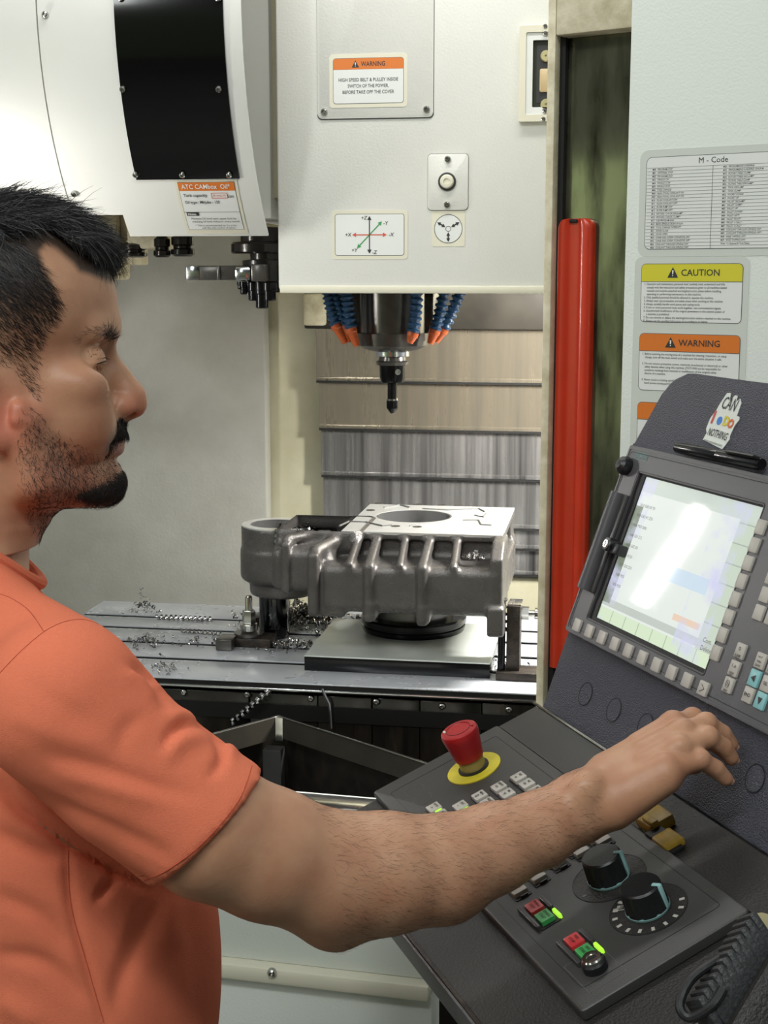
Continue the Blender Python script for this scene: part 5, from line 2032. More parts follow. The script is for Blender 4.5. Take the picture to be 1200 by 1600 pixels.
def mkey(x, y, me=KEY_B, led=None, legend=None):
    place('key_well', KEY_W, mcp, KF @ Matrix.Translation((x + .001, y, Z0)))
    k = place('key', me, mcp, KF @ Matrix.Translation((x, y, Z0 + .0006)))
    place('key_light', LED_ON if led else LED_OFF, mcp, KF @ Matrix.Translation((x + .0105, y + .001, Z0 + .0006)))
    if legend is not None:
        L = MB(KF)
        L.use('ink')
        add_text(L, legend[0], x, y + .0028, Z0 + .0052, .0034, 'CENTER', .02)
        add_text(L, legend[1], x, y - .0022, Z0 + .0052, .0046, 'CENTER', .02)
        L.build('legend', None, k)
    return k


far_keys = [(677.6, 1260.7), (719, 1258), (749, 1242), (779, 1228), (809.6, 1213)]
words = [('AUTO', '->'), ('JOG', '~'), ('MDA', '[]'), ('REPOS', '=>'), ('REF', 'o'), ('VAR', '1'), ('INC', '10'), ('RESET', '//'), ('SBL', '=|'), ('NC', '<>')]
n_ = 0
for ci in range(9):
    for ri, p_ in enumerate(far_keys):
        x, y = kp(p_[0], p_[1], .0105)
        mkey(x + .0200 * ci, y, led=(ci == 0 and ri in (0, 1)), legend=words[n_ % 10])
        n_ += 1
for (pa, pb) in (((795, 1397), (820, 1383)), ((827, 1375), (848, 1362)), ((856, 1352), (882, 1340)), ((890, 1335), (920, 1322)), ((922, 1317), (955, 1305))):
    xa, ya = kp(*pa, .010)
    xb, yb = kp(*pb, .010)
    mkey((xa + xb) / 2 - .001, (ya + yb) / 2 + .001)
KEY_R = key_mesh('red_key', .0155, .0128, .0042, 'key_red', .0008)
KEY_G = key_mesh('green_key', .0155, .0128, .0042, 'key_green', .0008)
for (pr, pg, pled, words_) in (((833, 1416), (852, 1431), (869, 1420), (('SPINDLE', 'STOP'), ('SPINDLE', 'START'))), ((899, 1468), (912, 1486), (930, 1475), (('FEED', 'STOP'), ('FEED', 'START')))):
    xr, yr = kp(*pr, .010)
    xg, yg = kp(*pg, .010)
    ym = (yr + yg) / 2
    x1_, x2_ = xr, xg
    mb = MB(KF)
    cxk, cyk = (xr + xg) / 2, ym
    mb.prism(rrect(.042, .020, .002, 3, cxk, cyk), Z0, Z0 + .0008)
    mb.build('key_well', 'groove', mcp)
    mb = MB(KF)
    mb.prism(rrect(.040, .0042, .002, 4, cxk, cyk - .0105), Z0, Z0 + .0048, bev=.0016)
    mb.prism(rrect(.022, .0042, .002, 4, cxk - .008, cyk + .0105), Z0, Z0 + .0042, bev=.0014)
    mb.build('key_rail', 'key_dark', mcp)
    for me_, x_, nm_, wd in ((KEY_R, cxk - .0098, 'red_key', words_[0]), (KEY_G, cxk + .0098, 'green_key', words_[1])):
        k = place(nm_, me_, mcp, KF @ Matrix.Translation((x_, cyk, Z0 + .0006)))
        L = MB(KF)
        L.use('groove')
        add_text(L, wd[0], x_, cyk + .0028, Z0 + .0051, .0030, 'CENTER', .01)
        add_text(L, wd[1], x_, cyk - .0018, Z0 + .0051, .0036, 'CENTER', .01)
        L.build('legend', None, k)
    mb = MB(KF)
    mb.prism(rrect(.0135, .0034, .0012, 3, cxk + .0125, cyk + .0105), Z0, Z0 + .0040, bev=.001)
    mb.build('key_light', 'led_green', mcp)
# key switch
TK = KF @ Matrix.Translation((ksx, ksy, Z0))
mb = MB(TK)
mb.use('knob_black').lathe([(.0100, 0), (.0100, .0065), (.0088, .0080)], 32)
mb.use('bolt_steel').lathe([(.0084, .0078), (.0084, .0100), (.0074, .0112), (.0046, .0112), (.0043, .0103), (0, .0103)], 32)
mb.use('groove').box((0, 0, .0105), (.0018, .0066, .0006))
mb.build('key_switch', None, mcp)
# override knobs
for i, (pb_, pt_, ang, marks) in enumerate((((952, 1372), (945, 1340), 50, 6), ((1013, 1420), (1002, 1394), 36, 14))):
    x, y = kp(pb_[0], pb_[1], Z0)
    TKn = KF @ Matrix.Translation((x, y, Z0))
    mb = MB(TKn)
    mb.use('console_black').prism(circle(.0325, 48), 0, .0004)
    mb.use('groove').ring(circle(.0327, 48), circle(.0319, 48), 0, .0006)
    mb.use('ink_grey' if i == 0 else 'key_grey')
    if i:
        for kx_ in range(11):
            a_ = math.radians(95 - 22 * kx_ - 30)
            R_ = Matrix.Translation((.0280 * math.cos(a_), .0280 * math.sin(a_), .0005)) @ Matrix.Rotation(a_, 4, 'Z')
            mb.box((0, 0, 0), (.0044, .0028, .0002), fr=R_)
        add_text(mb, '%', -.020, -.0180, .0007, .0090, 'CENTER', .02)
        for q_ in range(3):
            R_ = Matrix.Translation((-.0245 + .004 * q_, -.0105 - .0032 * q_, .0006)) @ Matrix.Rotation(.9, 4, 'Z')
            mb.box((0, 0, 0), (.0062, .0009, .0002), fr=R_)
    else:
        mb.box((.005, -.0275, .0006), (.0026, .0034, .0002))
        mb.box((.0275, .002, .0006), (.0030, .0040, .0002))
    mb.build('knob_scale', None, mcp)
    mb = MB(TKn)
    mb.use('teal_dull').lathe([(.0186, .0008), (.0188, .0014), (.0188, .0026), (.0180, .0030)], 40)
    mb.use('knob_black')
    prof_n = 48
    outer = []
    vs, fs = [], []
    lev = [(.0030, .0184), (.0180, .0174), (.0225, .0170), (.0240, .0156)]
    for (z_, r_) in lev:
        for k_ in range(prof_n):
            a_ = 2 * PI * k_ / prof_n
            rr_ = r_ * (1.0 - (.07 if (k_ % 6 == 0 and z_ < .02) else 0))
            vs.append((rr_ * math.cos(a_), rr_ * math.sin(a_), z_))
    for l_ in range(len(lev) - 1):
        for k_ in range(prof_n):
            k2_ = (k_ + 1) % prof_n
            fs.append((l_ * prof_n + k_, l_ * prof_n + k2_, (l_ + 1) * prof_n + k2_, (l_ + 1) * prof_n + k_))
    fs.append(tuple(range((len(lev) - 1) * prof_n, len(lev) * prof_n)))
    mb.add(vs, fs)
    kb = mb.build('override_knob', None, mcp)
    mb = MB(TKn)
    a_ = math.radians(ang)
    R_ = Matrix.Rotation(a_, 4, 'Z')
    mb.use('teal_pale').box((.0150, 0, .0243), (.007, .0034, .0010), fr=R_, bev=.0003)
    mb.box((.0180, 0, .0135), (.0026, .0040, .0215), fr=R_, bev=.0006)
    mb.build('knob_pointer', None, kb)

# yellow programme switch beside the panel
ysx, ysy = kp(1030, 1300, .004)
sw = thing('yellow_switch', 'worn yellow rocker switch mounted on the desk above the override knobs', 'switch', KF @ Matrix.Translation((ysx, ysy, .0005)))
SF = KF @ Matrix.Translation((ysx, ysy, .0005))
mb = MB(SF)
mb.box((-.016, .006, .006), (.030, .026, .012), bev=.003)
mb.box((-.008, -.001, .0125), (.018, .008, .006), bev=.002)
mb.build('rocker', 'switch_yellow', sw)
mb = MB(SF)
mb.box((.019, -.002, .004), (.026, .020, .008), bev=.0025)
mb.build('guard', 'switch_yellow', sw)
mb = MB(SF)
mb.box((.002, -.004, .004), (.012, .016, .008), bev=.001)
mb.box((.030, -.006, .002), (.012, .018, .004), bev=.001)
mb.build('switch_base', 'groove', sw)

# pen lying along the top of the display unit
pa, pb = np.array([*dp(1062, 701), .004]), np.array([*dp(1196, 727), .004])
A4 = np.array(DF)
wp = lambda p: A4[:3, :3] @ p + A4[:3, 3]
pa_w, pb_w = wp(pa), wp(pb)
pen = thing('pen', 'glossy black pen lying on the upper edge of the display unit', 'pen', z_frame(pa_w, pb_w - pa_w))
PL_ = np.linalg.norm(pb_w - pa_w)
mb = MB(z_frame(pa_w, pb_w - pa_w))
mb.use('pen_black').lathe([(.002, 0), (.0052, .002), (.0058, .012), (.0060, PL_ * .52), (.0056, PL_ * .525), (.0062, PL_ * .53), (.0064, PL_ * .96), (.005, PL_)], 20)
mb.build('barrel', None, pen)
mb = MB()
mb.tube([pa_w + (pb_w - pa_w) * t + DN * h_ + DV * .004 for t, h_ in ((.66, .0066), (.7, .008), (.85, .0086), (.97, .0082), (.99, .004))], .0018, 6)
mb.build('clip', 'pen_black', pen)

# ------------------------------------------------------------------ hand pendant hanging at the near end of the console
hA = at_depth(1185, 1450, 0.985)
hB = at_depth(1098, 1592, 0.955)
pend = thing('hand_pendant', 'black hand pendant with ribbed grip and blue button at the console end', 'pendant', z_frame(hB, hA - hB))
ax_ = (hA - hB)
Lp = np.linalg.norm(ax_)
side = at_depth(1160, 1560, 0.955) - at_depth(1110, 1540, 0.955)
PFm = frame(hB, ax_, np.cross(np.cross(ax_, side), ax_))
mb = MB(PFm)
nr = 12
for i in range(nr):
    x_ = Lp * (i + .5) / nr
    mb.box((x_, .0, 0), (Lp / nr * 1.04, .026, .028), fr=Matrix.Translation((x_, 0, 0)) @ Matrix.Rotation(.35, 4, 'Z') @ Matrix.Translation((-x_, 0, 0)), bev=.0022, seg=2)
mb.box((Lp / 2, .002, 0), (Lp * .98, .0255, .0275), bev=.006)
mb.build('ribbed_grip', 'pendant_grey', pend)
mb = MB(PFm)
hd = -1
mb.box((Lp * .45, .040, -.008), (Lp * 1.15, .058, .034), bev=.008, seg=3)
mb.build('pendant_body', 'console_black', pend)
mb = MB(PFm)
for i in range(6):
    mb.box((Lp * (.02 + .17 * i), .036, .0098), (.012, .016, .003), bev=.001)
mb.box((Lp * .36, .055, .0095), (.075, .010, .002), bev=.0008)
mb.build('pendant_keys', 'pendant_grey', pend)
mb = MB(PFm)
mb.lathe([(.014, 0), (.016, .004), (.016, .010), (.013, .013), (0, .0135)], 28, Matrix.Translation((Lp * .56, .083, .004)))
mb.build('blue_button', 'pendant_blue', pend)
mb = MB(PFm)
mb.lathe([(.012, 0), (.012, .012), (.008, .016)], 20, Matrix.Translation((Lp * 1.02, .004, .002)))
mb.build('cable_gland', 'brass', pend)
mb = MB()
cp = [(1165, 1478, .99), (1122, 1500, .975), (1080, 1530, .965), (1062, 1570, .955), (1078, 1590, .95), (1112, 1572, .945), (1130, 1545, .95)]
P_ = [at_depth(*c_) for c_ in cp]
PP = []
for i in range(len(P_) - 1):
    p0_, p1_, p2_, p3_ = P_[max(i - 1, 0)], P_[i], P_[i + 1], P_[min(i + 2, len(P_) - 1)]
    for t in np.linspace(0, 1, 8, endpoint=False):
        PP.append(.5 * ((2 * p1_) + (p2_ - p0_) * t + (2 * p0_ - 5 * p1_ + 4 * p2_ - p3_) * t * t + (3 * p1_ - p0_ - 3 * p2_ + p3_) * t ** 3))
PP.append(P_[-1])
mb.tube(PP, .0034, 10)
mb.build('pendant_cable', 'cable_black', pend)
# steel tray rail under the panel's near edge
mb = MB(KF)
mb.use('bolt_steel').cyl((XN + .012, lip, -.020), (XN + .012, FU, -.020), .004, seg=12)
mb.use('console_black').box((XN + .012, .07, -.045), (.02, .28, .04), bev=.003)
tag(mb.build('end_rail'), 'worn steel rail across the near end of the console', 'rail')

# ------------------------------------------------------------------ work lamp inside the machine (its tube mirrors in the screen)
def mirror_hit(px, py, X):
    q = on_plane(px, py, TL, DN)
    d = (q - CAM) / np.linalg.norm(q - CAM)
    r = d - 2 * (d @ DN) * DN
    return q + r * ((X - q[0]) / r[0])


WX = -1.2
la, lb = mirror_hit(1096, 795, WX), mirror_hit(1000, 945, WX)

# ================================================================== the operator
r_ = ray(110, 620)
HE1 = np.array([r_[1], -r_[0], 0.0])
HE1 /= np.linalg.norm(HE1)
HE3 = -r_ / np.linalg.norm(r_)
HE2 = np.cross(HE3, HE1)
HO = at_depth(60, 600, 1.22)
HB = np.stack([HE1, HE3, HE2], 1)         # columns: forward, towards the near shoulder, up


def hl(px, py, lat=0.0):
    r = ray(px, py)
    t = (lat + (HO - CAM) @ HE3) / (r @ HE3)
    return (CAM + r * t - HO) @ HB


def hw(px, py, lat=0.0):
    return HO + HB @ hl(px, py, lat)


def far_side(p):
    """mirror a world point to the other side of the head"""
    q = (np.asarray(p) - HO) @ HB
    q[1] = -q[1]
    return HO + HB @ q


def project(Pw):
    v = Pw - CAM
    d = v @ FW
    return 600 + FPX * (v @ RT) / d, 800 - FPX * (v @ UP) / d


def catmull(P, n=6, closed=False):
    P = np.asarray(P, float)
    N = len(P)
    out = []
    for i in range(N if closed else N - 1):
        a, b, c, d = [P[(i + k) % N] if closed else P[min(max(i + k, 0), N - 1)] for k in (-1, 0, 1, 2)]
        for t in np.linspace(0, 1, n, endpoint=False):
            out.append(.5 * (2 * b + (c - a) * t + (2 * a - 5 * b + 4 * c - d) * t * t + (3 * b - a - 3 * c + d) * t ** 3))
    if not closed:
        out.append(P[-1])
    return np.array(out)


def poly_sd(poly, X, Z):
    """signed distance to a closed 2D polygon, negative inside"""
    d2 = np.full(X.shape, 1e9)
    ins = np.zeros(X.shape, bool)
    n = len(poly)
    for i in range(n):
        a, b = poly[i], poly[(i + 1) % n]
        e = b - a
        wx, wz = X - a[0], Z - a[1]
        t = np.clip((wx * e[0] + wz * e[1]) / max(e @ e, 1e-14), 0, 1)
        d2 = np.minimum(d2, (wx - t * e[0]) ** 2 + (wz - t * e[1]) ** 2)
        c = ((a[1] <= Z) & (b[1] > Z)) | ((b[1] <= Z) & (a[1] > Z))
        with np.errstate(divide='ignore', invalid='ignore'):
            xi = a[0] + (Z - a[1]) * e[0] / (e[1] if abs(e[1]) > 1e-12 else 1e-12)
        ins ^= c & (X < xi)
    return np.where(ins, -1, 1) * np.sqrt(d2)


def table(poly, x0, x1, z0, z1, h=.0008):
    gx_, gz_ = np.arange(x0, x1, h), np.arange(z0, z1, h)
    return (x0, z0, h, poly_sd(poly, *np.meshgrid(gx_, gz_, indexing='ij')).astype(np.float32))


def look(tb, x, z):
    x0, z0, h, T = tb
    fx = np.clip((x - x0) / h, 0, T.shape[0] - 1.001)
    fz = np.clip((z - z0) / h, 0, T.shape[1] - 1.001)
    i, j = fx.astype(np.int32), fz.astype(np.int32)
    u, v = (fx - i).astype(np.float32), (fz - j).astype(np.float32)
    return (T[i, j] * (1 - u) + T[i + 1, j] * u) * (1 - v) + (T[i, j + 1] * (1 - u) + T[i + 1, j + 1] * u) * v


# ---- arm and hand joints (pixel, depth)
J = {k: at_depth(*v) for k, v in dict(
    sh=(98, 1100, 1.045), ua=(330, 1297, 1.062), ub=(420, 1335, 1.078), el=(516, 1368, 1.10), f1=(600, 1364, 1.112), f2=(690, 1358, 1.128), f3=(770, 1325, 1.145),
    f4=(840, 1297, 1.162), wr=(905, 1262, 1.18), ol=(524, 1448, 1.105)).items()}
HANDP = dict(
    pinky=[(958, 1250, 1.165), (1040, 1203, 1.160), (1094, 1188, 1.170), (1118, 1201, 1.176), (1134, 1217, 1.180)],
    ring=[(955, 1232, 1.175), (1062, 1172, 1.174), (1106, 1153, 1.188), (1130, 1168, 1.196), (1142, 1184, 1.200)],
    middle=[(950, 1214, 1.187), (1066, 1148, 1.192), (1103, 1132, 1.207), (1128, 1147, 1.215), (1141, 1163, 1.218)],
    index=[(946, 1200, 1.20), (1052, 1134, 1.212), (1082, 1124, 1.230), (1106, 1136, 1.238), (1120, 1152, 1.241)],
    thumb=[(930, 1232, 1.20), (985, 1212, 1.225), (1032, 1196, 1.235), (1062, 1192, 1.236), (1084, 1196, 1.232)])
HANDR = dict(pinky=(.0120, .0098, .0080, .0074, .0062), ring=(.0125, .0106, .0088, .0080, .0068), middle=(.0125, .0110, .0090, .0082, .0070),
             index=(.0125, .0108, .0088, .0080, .0068), thumb=(.015, .0135, .0108, .0095, .0080))
HP3 = {k: [at_depth(*p) for p in v] for k, v in HANDP.items()}

# ---- grid: fine round the head and the hand
hc_ = hw(20, 600)
hand_pts = np.concatenate([np.array(v) for v in HP3.values()])
hlo, hhi = hand_pts.min(0) - .02, hand_pts.max(0) + .02
hp_ = np.array([HO + HB @ np.array([x, y, z]) for x in (-.135, .11) for y in (-.105, .105) for z in (-.135, .165)])
flo, fhi = hp_.min(0), hp_.max(0)
flo[2], fhi[2] = (HO + HB @ np.array([0, 0, -.135]))[2], fhi[2]


def axis(lo, hi, base, fines):
    out = [lo]
    while out[-1] < hi:
        s = base
        for (a, b, h) in fines:
            if a - .004 <= out[-1] <= b + .004:
                s = min(s, h)
        out.append(out[-1] + s)
    return np.array(out)


FH, FG = .0014, .0019
xs = axis(-.95, max(hhi[0], fhi[0]) + .02, .0042, [(flo[0], fhi[0], FH), (hlo[0], hhi[0], FG)])
ys = axis(.80, 1.50, .0042, [(flo[1], fhi[1], FH), (hlo[1], hhi[1], FG)])
zs = axis(-.01, fhi[2] + .02, .014, [(.98, 2, .0042), (flo[2], fhi[2], FH), (hlo[2], hhi[2], FG)])
B = Field(xs, ys, zs)

# ---- head, in its own axes
hs = B.sl(flo, fhi)
X, Y, Z = B.pts(hs)
PXW = X - HO[0], Y - HO[1], Z - HO[2]
LX = (PXW[0] * HB[0, 0] + PXW[1] * HB[1, 0] + PXW[2] * HB[2, 0]).astype(np.float32)
LY = (PXW[0] * HB[0, 1] + PXW[1] * HB[1, 1] + PXW[2] * HB[2, 1]).astype(np.float32)
LZ = (PXW[0] * HB[0, 2] + PXW[1] * HB[1, 2] + PXW[2] * HB[2, 2]).astype(np.float32)
AY = np.abs(LY)
prof_px = [(20, 372), (70, 374), (112, 394), (137, 417), (153, 441), (166, 466), (174, 492), (177, 506), (175, 522), (170, 536), (168.5, 550), (170, 570), (174, 600), (180, 630),
           (188, 650), (193, 662), (196, 673), (194, 680), (190, 684), (184.5, 688), (187, 693), (189, 699), (187, 707), (180, 713), (177.5, 719), (180, 730), (184, 742), (184, 754), (177, 767),
           (163, 776), (140, 781), (112, 789), (85, 800), (66, 815), (20, 830), (-70, 800), (-110, 650), (-90, 480), (-40, 400)]
pp = np.array([hl(a, b)[[0, 2]] for a, b in prof_px])
pp = catmull(pp, 5, True)
TB = table(pp, -.16, .12, -.17, .16)
zt_ = np.array([hl(100, y)[2] for y in (820, 780, 755, 715, 690, 650, 600, 562, 512, 460, 400)])
bend = np.array([9, 24, 24, 17, 16, 13.0, 12.4, 12.6, 10.5, 8.4, 9.0])
width = np.array([.046, .049, .052, .0585, .061, .0655, .0685, .0695, .0705, .0705, .066])
cz = np.interp(LZ, zt_, bend).astype(np.float32)
wz = np.interp(LZ, zt_, width).astype(np.float32)
face = look(TB, LX + cz * AY ** 2, LZ)
D = smax(face, AY - wz, .030)


def E(c, r, k, op='add', both=True):
    """ellipsoid in head axes, on both sides"""
    global D
    ay = AY if both else LY
    q = [(LX - c[0]) / r[0], (ay - c[1]) / r[1], (LZ - c[2]) / r[2]]
    k0 = np.sqrt(q[0] ** 2 + q[1] ** 2 + q[2] ** 2)
    k1 = np.sqrt((q[0] / r[0]) ** 2 + (q[1] / r[1]) ** 2 + (q[2] / r[2]) ** 2) + 1e-6
    d = k0 * (k0 - 1) / k1
    D = smin(D, d, k) if op == 'add' else smax(D, -d, k)


def K(a, b, ra, rb, k, op='add'):
    global D
    a, b = np.asarray(a), np.asarray(b)
    ab = b - a
    t = np.clip(((LX - a[0]) * ab[0] + (AY - a[1]) * ab[1] + (LZ - a[2]) * ab[2]) / (ab @ ab), 0, 1)
    d = np.sqrt((LX - a[0] - t * ab[0]) ** 2 + (AY - a[1] - t * ab[1]) ** 2 + (LZ - a[2] - t * ab[2]) ** 2) - (ra + (rb - ra) * t)
    D = smin(D, d, k) if op == 'add' else smax(D, -d, k)


def at(px, py, lat):
    return hl(px, py, lat)


# cranium
c_ = hl(8, 470)
E(c_, (.092, .076, .078), .02)
# cheekbones, cheeks, jaw
E(at(118, 600, .050), (.024, .017, .015), .022)
E(at(122, 655, .040), (.028, .020, .030), .025)
K(at(158, 764, .014), at(58, 752, .056), .012, .0135, .022)
K(at(58, 752, .056), at(40, 660, .066), .0135, .010, .022)
E(at(170, 750, 0), (.0085, .016, .014), .014)
# brow ridge and orbits
K(at(168, 512, .008), at(146, 519, .040), .0075, .0075, .016)
E(at(162, 562, .032), (.0150, .0185, .0120), .012, 'sub')
E(at(176, 556, .015), (.007, .007, .012), .010, 'sub')
# nose
K(at(168, 554, 0), at(205, 619, 0), .0056, .0096, .014)
K(at(184, 586, 0), at(205, 618, 0), .0076, .0100, .010)
K(at(200, 617, 0), at(212.5, 635, 0), .0100, .0088, .008)
E(at(187, 636, .0125), (.0125, .0070, .0090), .007)
K(at(204, 645, 0), at(190, 655, 0), .0048, .0045, .006)
E(at(202, 650, .0078), (.0066, .0036, .0044), .0015, 'sub')
K(at(171, 644, .0225), at(180, 622, .0185), .0030, .0022, .004, 'sub')
# naso-labial furrow and lips
K(at(190, 683.5, .002), at(172, 699, .023), .0042, .0022, .006)
K(at(184, 700, .003), at(170, 703, .021), .0052, .0026, .006)
K(at(189, 688.5, 0), at(170, 701, .0235), .0010, .0012, .0025, 'sub')
# eyelids over the eyeball
EC = hl(139, 562, .0325)
ER = .0122
dE = np.sqrt((LX - EC[0]) ** 2 + (AY - EC[1]) ** 2 + (LZ - EC[2]) ** 2)
lidn = np.array([.30, 0, -.954])                                     # below the upper-lid plane
up_cut = ((LX - EC[0]) * lidn[0] + (LZ - EC[2]) * lidn[2]) - .0056
lid = np.maximum(dE - (ER + .0017), up_cut)
D = smin(D, lid, .0045)
lo_n = np.array([-.15, 0, .989])
lo_cut = ((LX - EC[0]) * lo_n[0] + (LZ - EC[2]) * lo_n[2]) + .0050
D = smin(D, np.maximum(dE - (ER + .0014), lo_cut), .0045)
D = smax(D, -(dE - ER), .0008)                                       # socket for the eye
# ear
ea = at(-2, 640, .070)
er = Matrix.Rotation(0.0, 3, 'Z')
ex_, ey_, ez_ = LX - ea[0], AY - ea[1], LZ - ea[2]
tl = math.radians(12)
ex2, ez2 = ex_ * math.cos(tl) + ez_ * math.sin(tl) * .6, ez_ * math.cos(tl) - ex_ * math.sin(tl) * .6
ey2 = ey_ + ex2 * .45
outer_ = np.sqrt((ex2 / .0195) ** 2 + (ez2 / .0345) ** 2 + (ey2 / .009) ** 2)
dear = (outer_ - 1) * .009
D = smin(D, dear, .006)
conch = (np.sqrt((ex2 / .0125) ** 2 + ((ez2 - .002) / .024) ** 2 + ((ey2 - .009) / .0075) ** 2) - 1) * .0075
D = smax(D, -conch, .004)
K(at(30, 640, .071), at(27, 655, .072), .006, .005, .006)
# neck
na, nb = hl(-48, 740), hl(-78, 985)
t_ = np.clip(((LX - na[0]) * (nb - na)[0] + (LZ - na[2]) * (nb - na)[2]) / ((nb - na)[0] ** 2 + (nb - na)[2] ** 2), 0, 1)
rn = .0565 + .004 * t_
dn = np.sqrt((LX - na[0] - t_ * (nb - na)[0]) ** 2 + (LY * 1.02) ** 2 + (LZ - na[2] - t_ * (nb - na)[2]) ** 2) - rn
D = smin(D, dn.astype(np.float32), .03)
HEADD = D.copy()
B.D[hs] = np.minimum(B.D[hs], D)
HEADBOX = (hs, LX, AY, LZ)


def put_torso(F, g, sleeve=True):
    """torso, shoulders and upper arm grown by g"""
    F.cap(hw(-62, 820), hw(-78, 1000), .0585 + (g * .0), .062, k=.02)
    A = HB
    F.ell(hw(42, 1235, 0), (.104 + g, .165 + g, .165 + g), A, k=.03)
    F.ell(hw(112, 1500, 0), (.128 + g, .165 + g, .24 + g), A, k=.06)
    F.cap(hw(-58, 945, .03), hw(88, 1062, .160), .036 + g, .048 + g, k=.045)
    F.cap(hw(-58, 945, -.03), hw(70, 1080, -.160), .036 + g, .048 + g, k=.045)
    F.cap(hw(100, 1075, -.17), hw(70, 1500, -.20), .055 + g, .05 + g, k=.03)


put_torso(B, -.004)
B.ell(hw(60, 1750, 0), (.12, .165, .16), HB, k=.06)
for s in (1, -1):
    hipp = hw(60, 1800, .09 * s)
    foot = hipp.copy()
    foot[2] = .09
    knee = hipp.copy()
    knee[2] = .48
    B.cap(hipp, knee, .085, .058, k=.04)
    B.cap(knee, foot, .058, .045, k=.02)
    B.cap(foot + HE1 * .12 - np.array([0, 0, .045]), foot - np.array([0, 0, .04]), .035, .04, k=.03)
# right arm
SM = at_depth(204, 1204, 1.054)
B.cap(J['sh'], SM, .054, .0505, k=.03)
B.cap(SM, J['ua'], .0505, .0500, k=.004)
B.cap(J['ua'], J['ub'], .0500, .0478, k=.01)
B.cap(J['ub'], J['el'], .0478, .0465, k=.012)
B.cap(J['el'], J['f1'], .0465, .0465, k=.015)
B.cap(J['ol'], J['ol'] + (J['f1'] - J['ol']) * .25, .013, .012, k=.03)
B.cap(J['f1'], J['f2'], .0450, .0415, k=.01)
B.cap(J['f2'], J['f3'], .0415, .0345, k=.01)
B.cap(J['f3'], J['f4'], .0345, .0295, k=.01)
B.cap(J['f4'], J['wr'], .0295, .0270, k=.01)
B.cap(J['wr'], at_depth(958, 1228, 1.182), .0265, .0250, k=.012)
u_ = at_depth(912, 1232, 1.152)
B.ell(u_ + np.array([.002, .006, 0]), (.010, .010, .010), k=.022)
for f in ('thumb', 'index', 'middle', 'ring', 'pinky'):
    P3, R3 = HP3[f], HANDR[f]
    for i in range(4):
        B.cap(P3[i], P3[i + 1], R3[i], R3[i + 1], k=.012 if i == 0 else (.004 if i == 1 else .0015))
    for i in (1, 2):                                                   # knuckles
        B.ell(P3[i] + np.array([0, 0, .0015]), (R3[i] * 1.05,) * 3, k=.003)
B.cap(at_depth(962, 1262, 1.165), at_depth(1036, 1218, 1.158), .0165, .0130, k=.014)     # heel of the hand
B.cap(at_depth(960, 1225, 1.185), at_depth(1046, 1172, 1.187), .0150, .0110, k=.012)
for f, a in (('index', .35), ('middle', .3), ('ring', .3), ('pinky', .3)):                 # faint tendons
    P3 = HP3[f]
    q0_, q1_ = P3[0] * .5 + P3[1] * .5, P3[1]
    B.cap(q0_ + np.array([-.003, -.004, .0085]), q1_ + np.array([-.001, -.002, .0065]), .0032, .0038, k=.008)
# left arm hangs on the far side
B.cap(hw(100, 1075, -.17), hw(60, 1480, -.215), .05, .042, k=.03)
B.cap(hw(60, 1480, -.215), hw(160, 1800, -.20), .042, .03, k=.01)
B.ell(hw(185, 1880, -.195), (.03, .018, .05), HB, k=.02)
V, Q = B.mesh()
V = relax(V, Q, 1, .3)
del B, X, Y, Z, face, cz, wz, dE, outer_, conch, dear, dn, t_, rn, D

# ---- skin tints as point values
q = (V - HO) @ HB
is_head = q[:, 2] > -.16
qm = q.copy()
qm[:, 1] = np.abs(qm[:, 1])
PXP, PYP = project(HO + qm @ HB.T)


def soft(poly, x, y, w=6.0):
    P = np.asarray(poly, float)
    return np.clip(.5 - poly_sd(P, x, y) / (2 * w), 0, 1)


SIDE = [(36, 384), (58, 412), (80, 445), (93, 474), (84, 498), (70, 522), (59, 555), (57, 611), (50, 640), (43, 668), (38, 640), (37, 618), (26, 577), (0, 566), (-60, 590), (-260, 640), (-260, 360), (0, 380)]
TOP = [(172, 440), (144, 430), (124, 424), (113, 410), (101, 400), (88, 388), (72, 380), (62, 392), (66, 412), (40, 440), (-40, 440), (-260, 460), (-260, 250), (60, 250), (200, 330)]
BEARD = [(42, 650), (52, 640), (66, 668), (100, 690), (135, 712), (160, 728), (178, 722), (192, 735), (194, 770), (170, 790), (130, 792), (85, 815), (66, 840), (48, 800), (38, 740), (34, 700)]
GOAT = [(182, 742), (191, 740), (195, 752), (193, 768), (178, 782), (148, 785), (120, 774), (136, 767), (156, 760), (172, 752)]
MUST = [(188, 653), (206, 664), (204, 680), (194, 681), (184, 687), (173, 700), (167, 712), (160, 711), (166, 694), (176, 674), (183, 660)]
BROW = [(178, 510), (181, 524), (170, 528), (150, 523), (124, 533), (118, 530), (140, 515), (164, 508)]
BROW_IN = [(162, 517), (176, 514), (181, 523), (173, 531), (162, 529)]
LIPS = [(198, 680), (190, 682), (180, 690), (168, 702), (170, 706), (180, 710), (192, 710)]
near = q[:, 2] > -.2
zero = np.zeros(len(V))


def mask(poly, w):
    o = zero.copy()
    o[is_head] = soft(poly, PXP[is_head], PYP[is_head], w)
    return o


